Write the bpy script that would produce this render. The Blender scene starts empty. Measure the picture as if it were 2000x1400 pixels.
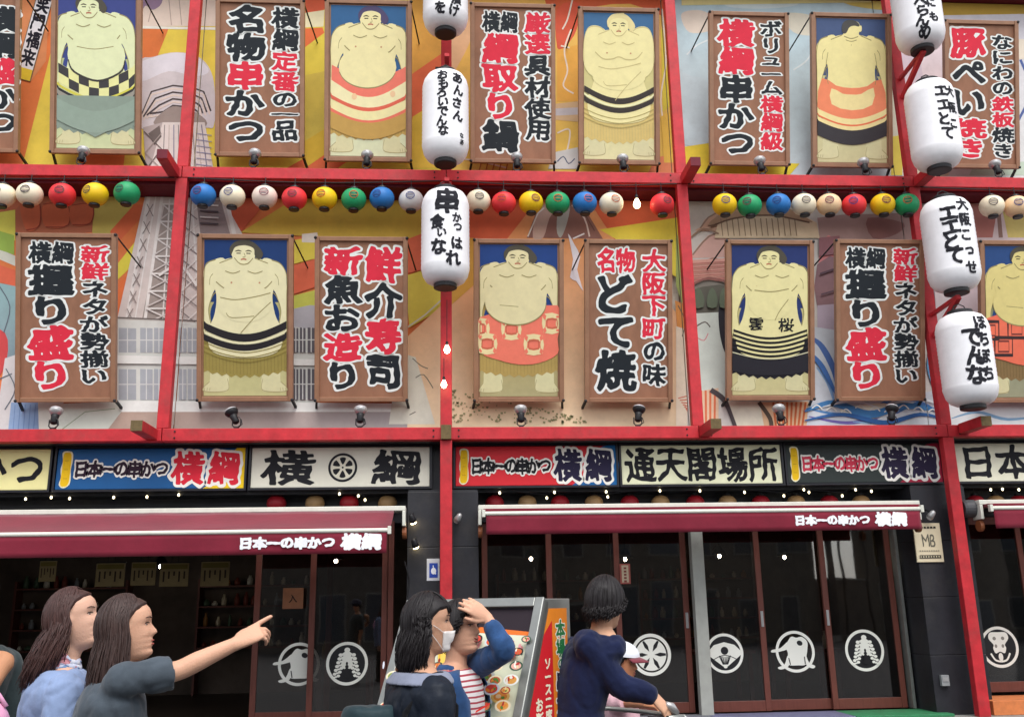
import bpy, math, random
import numpy as np
from mathutils import Vector, Matrix, noise
from mathutils.geometry import tessellate_polygon
random.seed(7)
SC = bpy.context.scene
COL = SC.collection
PI = math.pi

# ---------------------------------------------------------------- camera
FPX, PITCH, YAW, ROLL = 1851.7, 0.25445, 0.069963, -0.0175525
CAM = Vector((0.0, -12.5, 1.55))
_f = Vector((math.sin(YAW)*math.cos(PITCH), math.cos(YAW)*math.cos(PITCH), math.sin(PITCH)))
_r = Vector((math.cos(YAW), -math.sin(YAW), 0)); _u = _r.cross(_f)
CR = _r*math.cos(ROLL) + _u*math.sin(ROLL)
CU = -_r*math.sin(ROLL) + _u*math.cos(ROLL)
CF = _f
cam = bpy.data.cameras.new('camera'); cam.sensor_width = 36; cam.lens = 36*FPX/2000
cam.clip_end = 400; cam.clip_start = 0.1
camo = bpy.data.objects.new('camera', cam); COL.objects.link(camo)
m = Matrix((CR, CU, -CF)).transposed().to_4x4(); m.translation = CAM
camo.matrix_world = m
SC.camera = camo

# ---------------------------------------------------------------- world, sun, exposure
W = bpy.data.worlds.new("World"); SC.world = W; W.use_nodes = True
SUN_EL, SUN_AZ = 56, 168          # azimuth measured clockwise from +Y
nt = W.node_tree; nt.nodes.clear()
sky = nt.nodes.new('ShaderNodeTexSky'); sky.sky_type = 'NISHITA'; sky.sun_disc = False
sky.sun_elevation = math.radians(SUN_EL); sky.sun_rotation = math.radians(SUN_AZ)
sky.dust_density = 1.0; sky.air_density = 1.0; sky.ozone_density = 1.0
hs = nt.nodes.new('ShaderNodeHueSaturation'); hs.inputs['Saturation'].default_value = 0.22
bg = nt.nodes.new('ShaderNodeBackground'); bg.inputs['Strength'].default_value = 0.15
wo = nt.nodes.new('ShaderNodeOutputWorld')
nt.links.new(sky.outputs[0], hs.inputs['Color']); nt.links.new(hs.outputs[0], bg.inputs['Color'])
nt.links.new(bg.outputs[0], wo.inputs['Surface'])
sl = bpy.data.lights.new('sun', 'SUN'); sl.energy = 1.5; sl.angle = math.radians(40); sl.color = (1, .965, .92)
so = bpy.data.objects.new('sun', sl); COL.objects.link(so)
az, el = math.radians(SUN_AZ), math.radians(SUN_EL)
sd = Vector((math.sin(az)*math.cos(el), math.cos(az)*math.cos(el), math.sin(el)))
so.rotation_euler = sd.to_track_quat('Z', 'Y').to_euler()
so.location = (0, -20, 25)
SC.view_settings.view_transform = 'Standard'; SC.view_settings.look = 'None'
SC.view_settings.gamma = 1; SC.view_settings.use_curve_mapping = False
SC.view_settings.exposure = 0.80
SC.render.engine = 'CYCLES'
SC.cycles.max_bounces = 6; SC.cycles.transparent_max_bounces = 12
SC.cycles.use_adaptive_sampling = True
try: SC.cycles.use_denoising = True
except Exception: pass

# ---------------------------------------------------------------- helpers
def ray(px, py): return CF*FPX + CR*(px-1000) - CU*(py-700)
def at(px, py, Y):
    d = ray(px, py); return CAM + d*((Y-CAM.y)/d.y)
def lin(c):
    return c/12.92 if c <= .04045 else ((c+.055)/1.055)**2.4
def hx(s):
    return tuple(lin(int(s[i:i+2], 16)/255) for i in (0, 2, 4))

MATS = {}
def mat(name, col=None, rough=.6, metal=0, var=.12, vscale=6, bump=.0, bscale=60, spec=.4, emit=None, estr=0,
        attr=False, sss=0, coat=0, dirt=0.0, stretch=None, sheen=0):
    if name in MATS: return MATS[name]
    m = bpy.data.materials.new(name); m.use_nodes = True
    n = m.node_tree; N = n.nodes; L = n.links
    p = N['Principled BSDF']
    p.inputs['Roughness'].default_value = rough; p.inputs['Metallic'].default_value = metal
    p.inputs['Specular IOR Level'].default_value = spec
    if coat: p.inputs['Coat Weight'].default_value = coat; p.inputs['Coat Roughness'].default_value = .15
    if sheen: p.inputs['Sheen Weight'].default_value = sheen
    if sss:
        p.inputs['Subsurface Weight'].default_value = sss
        p.inputs['Subsurface Radius'].default_value = (.012, .005, .003); p.inputs['Subsurface Scale'].default_value = 1
    tc = N.new('ShaderNodeTexCoord')
    src = tc.outputs['Object']
    if stretch:
        mp = N.new('ShaderNodeMapping'); mp.inputs['Scale'].default_value = stretch
        L.new(src, mp.inputs['Vector']); src = mp.outputs[0]
    if attr:
        a = N.new('ShaderNodeAttribute'); a.attribute_name = 'Col'; base = a.outputs['Color']
    else:
        r = N.new('ShaderNodeRGB'); r.outputs[0].default_value = (*col, 1); base = r.outputs[0]
    if var:
        nz = N.new('ShaderNodeTexNoise'); nz.inputs['Scale'].default_value = vscale
        nz.inputs['Detail'].default_value = 6; nz.inputs['Roughness'].default_value = .65
        L.new(src, nz.inputs['Vector'])
        mr = N.new('ShaderNodeMapRange'); mr.inputs[1].default_value = .3; mr.inputs[2].default_value = .7
        mr.inputs[3].default_value = 1-var; mr.inputs[4].default_value = 1+var*.6
        L.new(nz.outputs[0], mr.inputs[0])
        mx = N.new('ShaderNodeVectorMath'); mx.operation = 'SCALE'
        L.new(base, mx.inputs[0]); L.new(mr.outputs[0], mx.inputs['Scale']); base = mx.outputs[0]
    if dirt:
        nz = N.new('ShaderNodeTexNoise'); nz.inputs['Scale'].default_value = 2.3; nz.inputs['Detail'].default_value = 9
        nz.inputs['Roughness'].default_value = .75
        L.new(tc.outputs['Object'], nz.inputs['Vector'])
        mr = N.new('ShaderNodeMapRange'); mr.inputs[1].default_value = .5; mr.inputs[2].default_value = .75
        mr.inputs[3].default_value = 0; mr.inputs[4].default_value = dirt
        L.new(nz.outputs[0], mr.inputs[0])
        mx = N.new('ShaderNodeMix'); mx.data_type = 'RGBA'
        L.new(mr.outputs[0], mx.inputs[0]); L.new(base, mx.inputs[6]); mx.inputs[7].default_value = (.09, .075, .06, 1)
        base = mx.outputs[2]
    L.new(base, p.inputs['Base Color'])
    if bump:
        nb = N.new('ShaderNodeTexNoise'); nb.inputs['Scale'].default_value = bscale; nb.inputs['Detail'].default_value = 4
        L.new(src, nb.inputs['Vector'])
        b = N.new('ShaderNodeBump'); b.inputs['Strength'].default_value = bump; b.inputs['Distance'].default_value = .01
        L.new(nb.outputs[0], b.inputs['Height']); L.new(b.outputs[0], p.inputs['Normal'])
    if emit:
        p.inputs['Emission Color'].default_value = (*emit, 1); p.inputs['Emission Strength'].default_value = estr
    MATS[name] = m
    return m

ORG = {}
def tag(o, label=None, cat=None, group=None, kind=None):
    if label: o['label'] = label
    if cat: o['category'] = cat
    if group: o['group'] = group
    if kind: o['kind'] = kind
    return o
def thing(name, loc, label, cat, group=None):
    o = bpy.data.objects.new(name, None); COL.objects.link(o); o.location = loc
    o.empty_display_size = .1
    ORG[o.name] = Vector(loc)
    return tag(o, label, cat, group)
def org(parent):
    if parent is None: return Vector((0, 0, 0))
    return ORG[parent.name]

class MB:
    def __init__(s, xf=None): s.v = []; s.f = []; s.mi = []; s.c = []; s.xf = xf; s.cm = 0; s.cc = (1, 1, 1)
    def add(s, vs, fs, m=None, cols=None):
        b = len(s.v)
        if s.xf: vs = [s.xf(Vector(p)) for p in vs]
        s.v += [tuple(p) for p in vs]
        s.f += [tuple(i+b for i in f) for f in fs]
        s.mi += [s.cm if m is None else m]*len(fs)
        s.c += cols if cols else [s.cc]*len(vs)
    def box(s, a, b, m=None):
        x0, y0, z0 = a; x1, y1, z1 = b
        x0, x1 = min(x0, x1), max(x0, x1); y0, y1 = min(y0, y1), max(y0, y1); z0, z1 = min(z0, z1), max(z0, z1)
        s.add([(x0,y0,z0),(x1,y0,z0),(x1,y1,z0),(x0,y1,z0),(x0,y0,z1),(x1,y0,z1),(x1,y1,z1),(x0,y1,z1)],
              [(0,3,2,1),(4,5,6,7),(0,1,5,4),(1,2,6,5),(2,3,7,6),(3,0,4,7)], m)
    def obox(s, c, ax, ay, az_, m=None):
        c, ax, ay, az_ = map(Vector, (c, ax, ay, az_))
        vs = [c+ax*i+ay*j+az_*k for k in (-1, 1) for (i, j) in ((-1,-1),(1,-1),(1,1),(-1,1))]
        s.add(vs, [(0,3,2,1),(4,5,6,7),(0,1,5,4),(1,2,6,5),(2,3,7,6),(3,0,4,7)], m)
    def bar(s, a, b, w, h, m=None, up=(0, 0, 1)):
        a, b = Vector(a), Vector(b); d = (b-a); L = d.length; d.normalize()
        u = Vector(up); sx = d.cross(u)
        if sx.length < 1e-4: sx = d.cross(Vector((1, 0, 0)))
        sx.normalize(); uu = sx.cross(d)
        s.obox((a+b)/2, d*L/2, sx*w/2, uu*h/2, m)
    def tube(s, pts, rad, seg=8, m=None, caps=True, flat=None, col=None):
        pts = [Vector(p) for p in pts]; n = len(pts)
        if not isinstance(rad, (list, tuple)): rad = [rad]*n
        vs = []; fs = []
        prev = None
        for i, p in enumerate(pts):
            d = (pts[min(i+1, n-1)]-pts[max(i-1, 0)])
            if d.length < 1e-9: d = Vector((0, 0, 1))
            d.normalize()
            if prev is None:
                u = Vector((0, 0, 1)) if abs(d.z) < .9 else Vector((0, 1, 0))
                if flat is not None: u = Vector(flat)
            else: u = prev
            sx = d.cross(u)
            if sx.length < 1e-6: sx = d.orthogonal()
            sx.normalize(); uu = sx.cross(d).normalized(); prev = uu
            r = rad[i]; ra, rb = (r if isinstance(r, tuple) else (r, r))
            for k in range(seg):
                t = 2*PI*k/seg
                vs.append(p+sx*math.cos(t)*ra+uu*math.sin(t)*rb)
        for i in range(n-1):
            for k in range(seg):
                a = i*seg+k; b = i*seg+(k+1) % seg
                fs.append((a, b, b+seg, a+seg))
        if caps:
            fs.append(tuple(range(seg-1, -1, -1))); fs.append(tuple((n-1)*seg+k for k in range(seg)))
        s.add(vs, fs, m, [col]*len(vs) if col else None)
    def lathe(s, prof, c=(0, 0, 0), seg=24, m=None, axis=(0, 0, 1), xaxis=None, ms=None, caps=True):
        c = Vector(c); ax = Vector(axis).normalized()
        sx = Vector(xaxis) if xaxis else (Vector((1, 0, 0)) if abs(ax.x) < .9 else Vector((0, 1, 0)))
        sy = ax.cross(sx).normalized(); sx = sy.cross(ax)
        vs = []; fs = []
        for (r, z) in prof:
            for k in range(seg):
                t = 2*PI*k/seg; vs.append(c+ax*z+(sx*math.cos(t)+sy*math.sin(t))*max(r, 1e-5))
        n = len(prof)
        for i in range(n-1):
            for k in range(seg):
                a = i*seg+k; b = i*seg+(k+1) % seg; fs.append((a, b, b+seg, a+seg))
        if caps:
            fs.append(tuple(range(seg-1, -1, -1))); fs.append(tuple((n-1)*seg+k for k in range(seg)))
        s.add(vs, fs, m)
    def ell(s, c, r, seg=16, rings=10, m=None, R=None):
        c = Vector(c); vs = []; fs = []
        for i in range(rings+1):
            p = PI*i/rings
            for k in range(seg):
                t = 2*PI*k/seg
                v = Vector((r[0]*math.sin(p)*math.cos(t), r[1]*math.sin(p)*math.sin(t), r[2]*math.cos(p)))
                if R: v = R @ v
                vs.append(c+v)
        for i in range(rings):
            for k in range(seg):
                a = i*seg+k; b = i*seg+(k+1) % seg; fs.append((a, a+seg, b+seg, b))
        s.add(vs, fs, m)
    def build(s, name, mats, parent=None, smooth=False, bevel=0, cols=False, label=None, kind=None, loc=None, voxel=0):
        o0 = org(parent) if loc is None else Vector(loc)
        me = bpy.data.meshes.new(name)
        me.from_pydata([(p[0]-o0.x, p[1]-o0.y, p[2]-o0.z) for p in s.v], [], s.f)
        mats = mats if isinstance(mats, (list, tuple)) else [mats]
        for mm in mats: me.materials.append(mm)
        if len(mats) > 1: me.polygons.foreach_set('material_index', s.mi)
        if cols:
            a = me.color_attributes.new('Col', 'FLOAT_COLOR', 'POINT')
            a.data.foreach_set('color', [x for c in s.c for x in (c[0], c[1], c[2], 1)])
        if smooth: me.polygons.foreach_set('use_smooth', [True]*len(me.polygons))
        me.update()
        o = bpy.data.objects.new(name, me); COL.objects.link(o)
        if parent is not None: o.parent = parent
        elif loc is not None: o.location = loc
        ORG[o.name] = o0
        if bevel:
            b = o.modifiers.new('bevel', 'BEVEL'); b.width = bevel; b.segments = 2; b.limit_method = 'ANGLE'
            b.harden_normals = False
        if label: o['label'] = label
        if kind: o['kind'] = kind
        return o

def copy_tree(o, loc=None, parent=None):
    c = o.copy(); COL.objects.link(c)
    if parent is not None: c.parent = parent
    if loc is not None: c.location = loc
    ORG[c.name] = Vector(loc) if loc is not None else ORG[o.name]
    for ch in list(o.children): copy_tree(ch, None, c)
    return c

# ---------------------------------------------------------------- glyph outlines -> signed distance -> fat lettering
GN = 60; G0, G1 = -.25, 1.25
_gc = {}; _cc = {}
_dg = None
def glyph(ch):
    if ch in _gc: return _gc[ch]
    c = bpy.data.curves.new('glyph', 'FONT'); c.body = ch; c.resolution_u = 4
    o = bpy.data.objects.new('glyph', c)
    COL.objects.link(o)
    dg = bpy.context.evaluated_depsgraph_get(); dg.update()
    cu = o.evaluated_get(dg).to_curve(dg)
    segs = []
    for sp in cu.splines:
        pts = []
        bp = sp.bezier_points; n = len(bp)
        for i in range(n):
            a, b = bp[i], bp[(i+1) % n]
            p0, p1, p2, p3 = a.co, a.handle_right, b.handle_left, b.co
            straight = (p1-p0).cross(p3-p0).length < 1e-5 and (p2-p0).cross(p3-p0).length < 1e-5
            st = 1 if straight else 4
            for k in range(st):
                t = k/st; u = 1-t
                q = p0*u*u*u+p1*3*u*u*t+p2*3*u*t*t+p3*t*t*t
                pts.append((q.x, q.y))
        for i in range(len(pts)): segs.append((*pts[i], *pts[(i+1) % len(pts)]))
    bpy.data.objects.remove(o); bpy.data.curves.remove(c)
    S = np.array(segs)
    xs = np.linspace(G0, G1, GN)
    X, Y = np.meshgrid(xs, xs-.12)
    ph = (ord(ch) % 97)*.37                          # brush wobble: bend the strokes and vary their weight
    X0, Y0 = X, Y
    X = X0+.020*np.sin(Y0*7.5+ph)+.008*np.sin(Y0*19+X0*11+ph*2); Y = Y0+.018*np.sin(X0*6.5+ph*1.3)+.008*np.cos(X0*17+Y0*9+ph)-.035*(X0-.5)*(X0-.5)
    P = np.stack([X.ravel(), Y.ravel()], 1)
    ax, ay, bx, by = S.T
    dx, dy = bx-ax, by-ay; L2 = dx*dx+dy*dy+1e-12
    t = ((P[:, :1]-ax)*dx+(P[:, 1:]-ay)*dy)/L2; t = np.clip(t, 0, 1)
    d = np.sqrt(((P[:, :1]-ax-t*dx)**2+(P[:, 1:]-ay-t*dy)**2).min(1))
    cr = dx*(P[:, 1:]-ay)-(P[:, :1]-ax)*dy
    up = (ay <= P[:, 1:]) & (by > P[:, 1:]) & (cr > 0); dn = (ay > P[:, 1:]) & (by <= P[:, 1:]) & (cr < 0)
    wn = up.sum(1)-dn.sum(1)
    D = np.where(wn != 0, -d, d).reshape(GN, GN)
    D = D-.014*np.sin(X0*9+Y0*13+ph)*np.sin(Y0*11-X0*5+ph*.7)
    bb = (min(ax), max(ax), min(ay)+.12, max(ay)+.12)
    _gc[ch] = (D, bb); return _gc[ch]
def cells(ch, thr, merge=True):
    """polygons (lists of (u,v) in the em square) of the glyph swollen by thr"""
    key = (ch, round(thr, 4), merge)
    if key in _cc: return _cc[key]
    D, bb = glyph(ch); S = D-thr; ins = S < 0
    xs = np.linspace(G0, G1, GN); out = []
    cnt = ins[:-1, :-1].astype(int)+ins[1:, :-1]+ins[:-1, 1:]+ins[1:, 1:]
    for j in range(GN-1):
        row = cnt[j]; i = 0
        y0, y1 = xs[j], xs[j+1]
        while i < GN-1:
            if row[i] == 4:
                k = i
                while merge and k+1 < GN-1 and row[k+1] == 4: k += 1
                out.append([(xs[i], y0), (xs[k+1], y0), (xs[k+1], y1), (xs[i], y1)]); i = k+1
            elif row[i] > 0:
                cs = [(xs[i], y0, S[j, i]), (xs[i+1], y0, S[j, i+1]), (xs[i+1], y1, S[j+1, i+1]), (xs[i], y1, S[j+1, i])]
                pl = []
                for a in range(4):
                    p, q = cs[a], cs[(a+1) % 4]
                    if p[2] < 0: pl.append((p[0], p[1]))
                    if (p[2] < 0) != (q[2] < 0):
                        t = p[2]/(p[2]-q[2]); pl.append((p[0]+(q[0]-p[0])*t, p[1]+(q[1]-p[1])*t))
                if len(pl) > 2: out.append(pl)
                i += 1
            else: i += 1
    _cc[key] = out; return out

def cr_closed(P, n=6):
    P = [Vector((p[0], p[1])) for p in P]; N = len(P); out = []
    for i in range(N):
        a, b, c, d = P[i-1], P[i], P[(i+1) % N], P[(i+2) % N]
        for k in range(n):
            t = k/n
            q = .5*((2*b)+(c-a)*t+(2*a-5*b+4*c-d)*t*t+(3*b-a-3*c+d)*t*t*t)
            out.append((q.x, q.y))
    return out
def cr_open(P, n=6):
    P = [Vector(p) for p in P]; N = len(P); out = []
    for i in range(N-1):
        a, b, c, d = P[max(i-1, 0)], P[i], P[i+1], P[min(i+2, N-1)]
        for k in range(n):
            t = k/n
            out.append(.5*((2*b)+(c-a)*t+(2*a-5*b+4*c-d)*t*t+(3*b-a-3*c+d)*t*t*t))
    out.append(P[-1]); return out

class Pr:
    """flat print: coloured shapes on a surface. fn(u,v,h)->world"""
    def __init__(s, fn, dh=.0003, clip=None): s.fn = fn; s.h = .001; s.dh = dh; s.mb = MB(); s.clip = clip
    def raw(s, polys, col, step=True, cols=None):
        c = hx(col) if isinstance(col, str) else col
        for i, pl in enumerate(polys):
            cl = cols[i] if cols else [c]*len(pl)
            s.mb.add([s.fn(p[0], p[1], s.h) for p in pl], [tuple(range(len(pl)))], 0, cl)
        if step: s.h += s.dh
    def poly(s, pts, col, smooth=0, grad=None):
        """grad=(axis, v0, v1, col2): second colour reached at v1 along the axis (printed gradient of the artwork)"""
        if smooth: pts = cr_closed(pts, smooth)
        tr = tessellate_polygon([[Vector((p[0], p[1], 0)) for p in pts]])
        tris = [[pts[i] for i in t] for t in tr]
        cols = None
        if grad:
            a, v0, v1, c2 = grad; c1 = hx(col); c2 = hx(c2)
            def cf(p):
                t = min(1, max(0, (p[a]-v0)/(v1-v0))); return tuple(c1[k]*(1-t)+c2[k]*t for k in range(3))
            cols = [[cf(p) for p in t] for t in tris]
        s.raw(tris, col, cols=cols)
    def line(s, pts, w, col, smooth=0, taper=False):
        if smooth: pts = [(q[0], q[1]) for q in cr_open([(p[0], p[1], 0) for p in pts], smooth)]
        out = []; n = len(pts); E = []
        for i in range(n):
            a, b = pts[max(i-1, 0)], pts[min(i+1, n-1)]
            dx, dy = b[0]-a[0], b[1]-a[1]; L = math.hypot(dx, dy) or 1
            ww = w/2*((.25+.75*math.sin(PI*i/(n-1))) if taper else 1)
            E.append(((pts[i][0]-dy/L*ww, pts[i][1]+dx/L*ww), (pts[i][0]+dy/L*ww, pts[i][1]-dx/L*ww)))
        for i in range(n-1): out.append([E[i][0], E[i][1], E[i+1][1], E[i+1][0]])
        s.raw(out, col)
    def ell(s, cx, cy, rx, ry, col, n=28, a0=0, a1=360, rot=0):
        c, q = math.cos(rot), math.sin(rot)
        pts = []
        for k in range(n+(0 if a1-a0 == 360 else 1)):
            t = math.radians(a0+(a1-a0)*k/n); x, y = rx*math.cos(t), ry*math.sin(t)
            pts.append((cx+x*c-y*q, cy+x*q+y*c))
        s.poly(pts, col)
    def ring(s, cx, cy, r0, r1, col, n=48, asp=1):
        out = []
        for k in range(n):
            a, b = 2*PI*k/n, 2*PI*(k+1)/n
            out.append([(cx+r0*math.cos(a), cy+r0*asp*math.sin(a)), (cx+r1*math.cos(a), cy+r1*asp*math.sin(a)),
                        (cx+r1*math.cos(b), cy+r1*asp*math.sin(b)), (cx+r0*math.cos(b), cy+r0*asp*math.sin(b))])
        s.raw(out, col)
    def glyphs(s, items, layers, merge=True):
        """items: (ch,cx,cy,w,h,colour key,rot); layers: list of (threshold, {key:colour} or colour)"""
        for thr, cols in layers:
            for it in items:
                ch, cx, cy, w, h, key = it[:6]; rot = it[6] if len(it) > 6 else 0
                if ch == ' ': continue
                c = cols[key] if isinstance(cols, dict) else cols
                if c is None: continue
                D, bb = glyph(ch)
                ex = .5 if (bb[1]-bb[0]) < .55 or (bb[3]-bb[2]) < .5 else None
                mx, my = (bb[0]+bb[1])/2, (bb[2]+bb[3])/2
                cc, ss = math.cos(rot), math.sin(rot)
                out = []
                for pl in cells(ch, thr, merge):
                    q = []
                    for (u, v) in pl:
                        x, y = (u-mx)*w, (v-my)*h
                        q.append((cx+x*cc-y*ss, cy+x*ss+y*cc))
                    out.append(q)
                s.raw(out, c, step=False)
            s.h += s.dh*2
    def build(s, name, material, parent, label=None, kind=None):
        mb = s.mb
        if s.clip:   # cut to the board: (x0,x1,z0,z1)
            x0, x1, z0, z1 = s.clip; nb = MB()
            for f in mb.f:
                P = [(mb.v[i], mb.c[i]) for i in f]
                xs = [p[0][0] for p in P]; zs = [p[0][2] for p in P]
                if max(xs) < x0 or min(xs) > x1 or max(zs) < z0 or min(zs) > z1: continue
                for ax, lim, sg in ((0, x0, 1), (0, x1, -1), (2, z0, 1), (2, z1, -1)):
                    Q = []
                    for i in range(len(P)):
                        a, b = P[i], P[(i+1) % len(P)]
                        ia, ib = (a[0][ax]-lim)*sg >= 0, (b[0][ax]-lim)*sg >= 0
                        if ia: Q.append(a)
                        if ia != ib:
                            t = (lim-a[0][ax])/(b[0][ax]-a[0][ax])
                            Q.append((tuple(a[0][k]+(b[0][k]-a[0][k])*t for k in range(3)), tuple(a[1][k]+(b[1][k]-a[1][k])*t for k in range(3))))
                    P = Q
                    if len(P) < 3: break
                if len(P) >= 3: nb.add([p[0] for p in P], [tuple(range(len(P)))], 0, [p[1] for p in P])
            mb = nb
        if not mb.v: return None
        return mb.build(name, material, parent, cols=True, label=label, kind=kind)

# ---------------------------------------------------------------- materials
M_print = mat('printed_vinyl', attr=True, rough=.62, var=.10, vscale=5, spec=.25, bump=.05, bscale=25)
M_art = mat('printed_picture_sheet', attr=True, rough=.55, var=.07, vscale=9, spec=.3)
M_mural = mat('mural_print', attr=True, rough=.8, var=.10, vscale=3, spec=.15, dirt=.18)
M_paperprint = mat('brush_ink', attr=True, rough=.7, var=.15, vscale=30, spec=.1)
M_red = mat('red_painted_timber', hx('be2c34'), rough=.5, var=.24, vscale=6, bump=.2, bscale=22, spec=.3, dirt=.38, stretch=None)
M_maroon = mat('maroon_soffit', hx('6a1426'), rough=.7, var=.25, vscale=4)
M_beamend = mat('weathered_beam_end', hx('6b5a3a'), rough=.8, var=.3, vscale=20)
M_boardbrown = mat('brown_board', hx('9a6e56'), rough=.6, var=.2, vscale=3, bump=.08, bscale=40, spec=.25, stretch=(2, 2, .6))
M_frame = mat('brown_metal_frame', hx('9a7258'), rough=.45, var=.15, vscale=8, spec=.4)
M_dark = mat('black_metal', hx('1d1c20'), rough=.5, var=.2)
M_black = mat('black_facade', hx('24242a'), rough=.45, var=.3, vscale=5, dirt=.25, bump=.05)
M_blackframe = mat('black_sign_frame', hx('1c1a22'), rough=.4, var=.2)
M_inside = mat('dark_interior', hx('5c5048'), rough=.8, var=.4, vscale=2)
M_door = mat('red_brown_door_wood', hx('6b3a30'), rough=.45, var=.22, vscale=5, stretch=(6, 6, .8), bump=.06)
M_steel = mat('galvanised_steel', hx('9a9c98'), rough=.38, metal=.6, var=.15, vscale=8)
M_alu = mat('white_aluminium', hx('d8d8cc'), rough=.35, var=.08, vscale=8, dirt=.15)
M_awn = mat('wine_red_canvas', hx('7a1c30'), rough=.75, var=.2, vscale=2.2, bump=.25, bscale=14, spec=.2, sheen=.2)
M_lant = mat('white_lantern_skin', hx('f0eff2'), rough=.42, var=.05, vscale=6, spec=.4, dirt=.12)
M_cap = mat('black_lantern_cap', hx('1e1c20'), rough=.45, var=.2)
M_bulb = mat('warm_bulb', hx('fff0c8'), rough=.3, emit=(1, .80, .45), estr=9, var=0)
M_smallbulb = mat('small_warm_bulb', hx('fff0c8'), rough=.3, emit=(1, .82, .5), estr=3, var=0)
M_silver = mat('brushed_silver', hx('b9b8b8'), rough=.3, metal=.5, var=.1)
M_lens = mat('spot_glass', hx('c3c1c4'), rough=.15, var=.05)
M_asph = mat('asphalt', hx('4a4a4c'), rough=.9, var=.25, vscale=40, bump=.3, bscale=120, dirt=.3)
M_conc = mat('pale_concrete', hx('8b8a86'), rough=.85, var=.15, vscale=6, bump=.1, dirt=.3)

def glass(name, tint, refl=.9):
    m = bpy.data.materials.new(name); m.use_nodes = True; n = m.node_tree; N = n.nodes; L = n.links; N.clear()
    o = N.new('ShaderNodeOutputMaterial'); t = N.new('ShaderNodeBsdfTransparent'); t.inputs[0].default_value = (*tint, 1)
    g = N.new('ShaderNodeBsdfGlossy'); g.inputs['Roughness'].default_value = .02; g.inputs[0].default_value = (refl, refl, refl, 1)
    lw = N.new('ShaderNodeFresnel'); lw.inputs['IOR'].default_value = 1.95
    nz = N.new('ShaderNodeTexNoise'); nz.inputs['Scale'].default_value = .9
    tc = N.new('ShaderNodeTexCoord'); L.new(tc.outputs['Object'], nz.inputs['Vector'])
    b = N.new('ShaderNodeBump'); b.inputs['Strength'].default_value = .04; b.inputs['Distance'].default_value = .05
    L.new(nz.outputs[0], b.inputs['Height']); L.new(b.outputs[0], g.inputs['Normal'])
    x = N.new('ShaderNodeMixShader'); L.new(lw.outputs[0], x.inputs[0]); L.new(t.outputs[0], x.inputs[1]); L.new(g.outputs[0], x.inputs[2])
    L.new(x.outputs[0], o.inputs['Surface']); return m
M_glass = glass('dark_door_glass', (.72, .70, .68))
# ================================================================ ground and setting
def ground():
    mb = MB(); mb.box((-60, -60, -.3), (60, 12, 0)); mb.build('street', M_asph, kind='structure', loc=(0, 0, 0))
    mb = MB(); mb.box((-9, -.75, .004), (12, .22, .13))
    mb.build('pavement', M_conc, kind='structure', loc=(0, 0, 0), bevel=.01)
    # painted sections of the step below the doors
    for x0, x1, c in ((-9, .4, '3a3a3e'), (.4, 3.3, '6f7078'), (3.3, 5.0, '6a6a88'), (5.0, 6.25, '2f7a50'), (6.75, 12, 'd07a45')):
        nm = 'paint_'+c
        mb = MB(); mb.box((x0+.003, -.45, .131), (x1-.003, .20, .165 if c != 'd07a45' else .30))
        mb.build('painted_step', mat(nm, hx(c), rough=.7, var=.2, vscale=10, dirt=.4), kind='structure', loc=(0, 0, 0), bevel=.006)
ground()

PX = [-7.05, -3.56, -.02, 3.25, 6.58, 10.0]      # post lines
YF = -.5                                          # front plane of the red frame
BLD = thing('restaurant_building', (0, 0, 0), 'red framed restaurant front with sumo pictures, lanterns and black glazed doors', 'restaurant')

def wallmass():
    mb = MB()
    mb.box((-9, .02, 3.62), (12, .3, 13)); mb.box((-9, .3, 3.62), (12, 6, 3.8))
    mb.build('upper_wall', mat('plain_wall', hx('8c8478'), rough=.9), BLD)
    # soffits behind the red beams
    for z, nm in ((7.13, 0), (10.55, 1), (3.60, 2)):
        mb = MB(); mb.box((-9, YF+.09, z), (12, .015, z+.05)); mb.build('soffit_board', M_maroon if nm < 2 else M_black, BLD)
wallmass()

def frame():
    # horizontal beams, spliced over the posts
    for z0, z1 in ((7.17, 7.33), (3.60, 3.76), (10.62, 10.78)):
        for a, b in zip([-9]+PX, PX+[12]):
            mb = MB(); j = random.uniform(-.006, .006)
            mb.box((a+.004, YF-.06+j, z0), (b-.004, YF+.08, z1))
            mb.build('beam', M_red, BLD, bevel=.008)
    for i, x in enumerate(PX):
        for z0, z1 in ((3.763, 7.167), (7.333, 10.617)):
            mb = MB(); w = .075
            mb.box((x-w, YF-.052, z0), (x+w, YF+.07, z1)); mb.build('post', M_red, BLD, bevel=.008)
    # lower posts reach the ground at the bay lines that show
    for x, z in ((-7.05, .13), (-.02, .13), (6.58, .13)):
        mb = MB(); mb.box((x-.075, YF-.054, z), (x+.075, YF+.066, 3.597)); mb.build('post', M_red, BLD, bevel=.008)
    # outrigger arms poking forward through the frame
    for x, z, L in ((-3.66, 7.15, .55), (3.30, 7.15, .55), (6.64, 7.15, .75), (-3.68, 3.60, .6), (3.32, 3.60, .55), (6.80, 3.62, .55)):
        mb = MB(); mb.box((x-.07, YF-.06-L, z+.02), (x+.07, YF-.063, z+.15)); o = mb.build('outrigger_beam', M_red, BLD, bevel=.008)
        mb = MB(); mb.box((x-.068, YF-.064-L, z+.022), (x+.068, YF-.061-L, z+.148)); mb.build('end_cap', M_beamend if z < 4 else M_maroon, o)
    mb = MB(); mb.box((-.085, YF-.12, 3.60), (.045, YF-.063, 3.78)); mb.build('end_cap', M_beamend, BLD)
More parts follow.
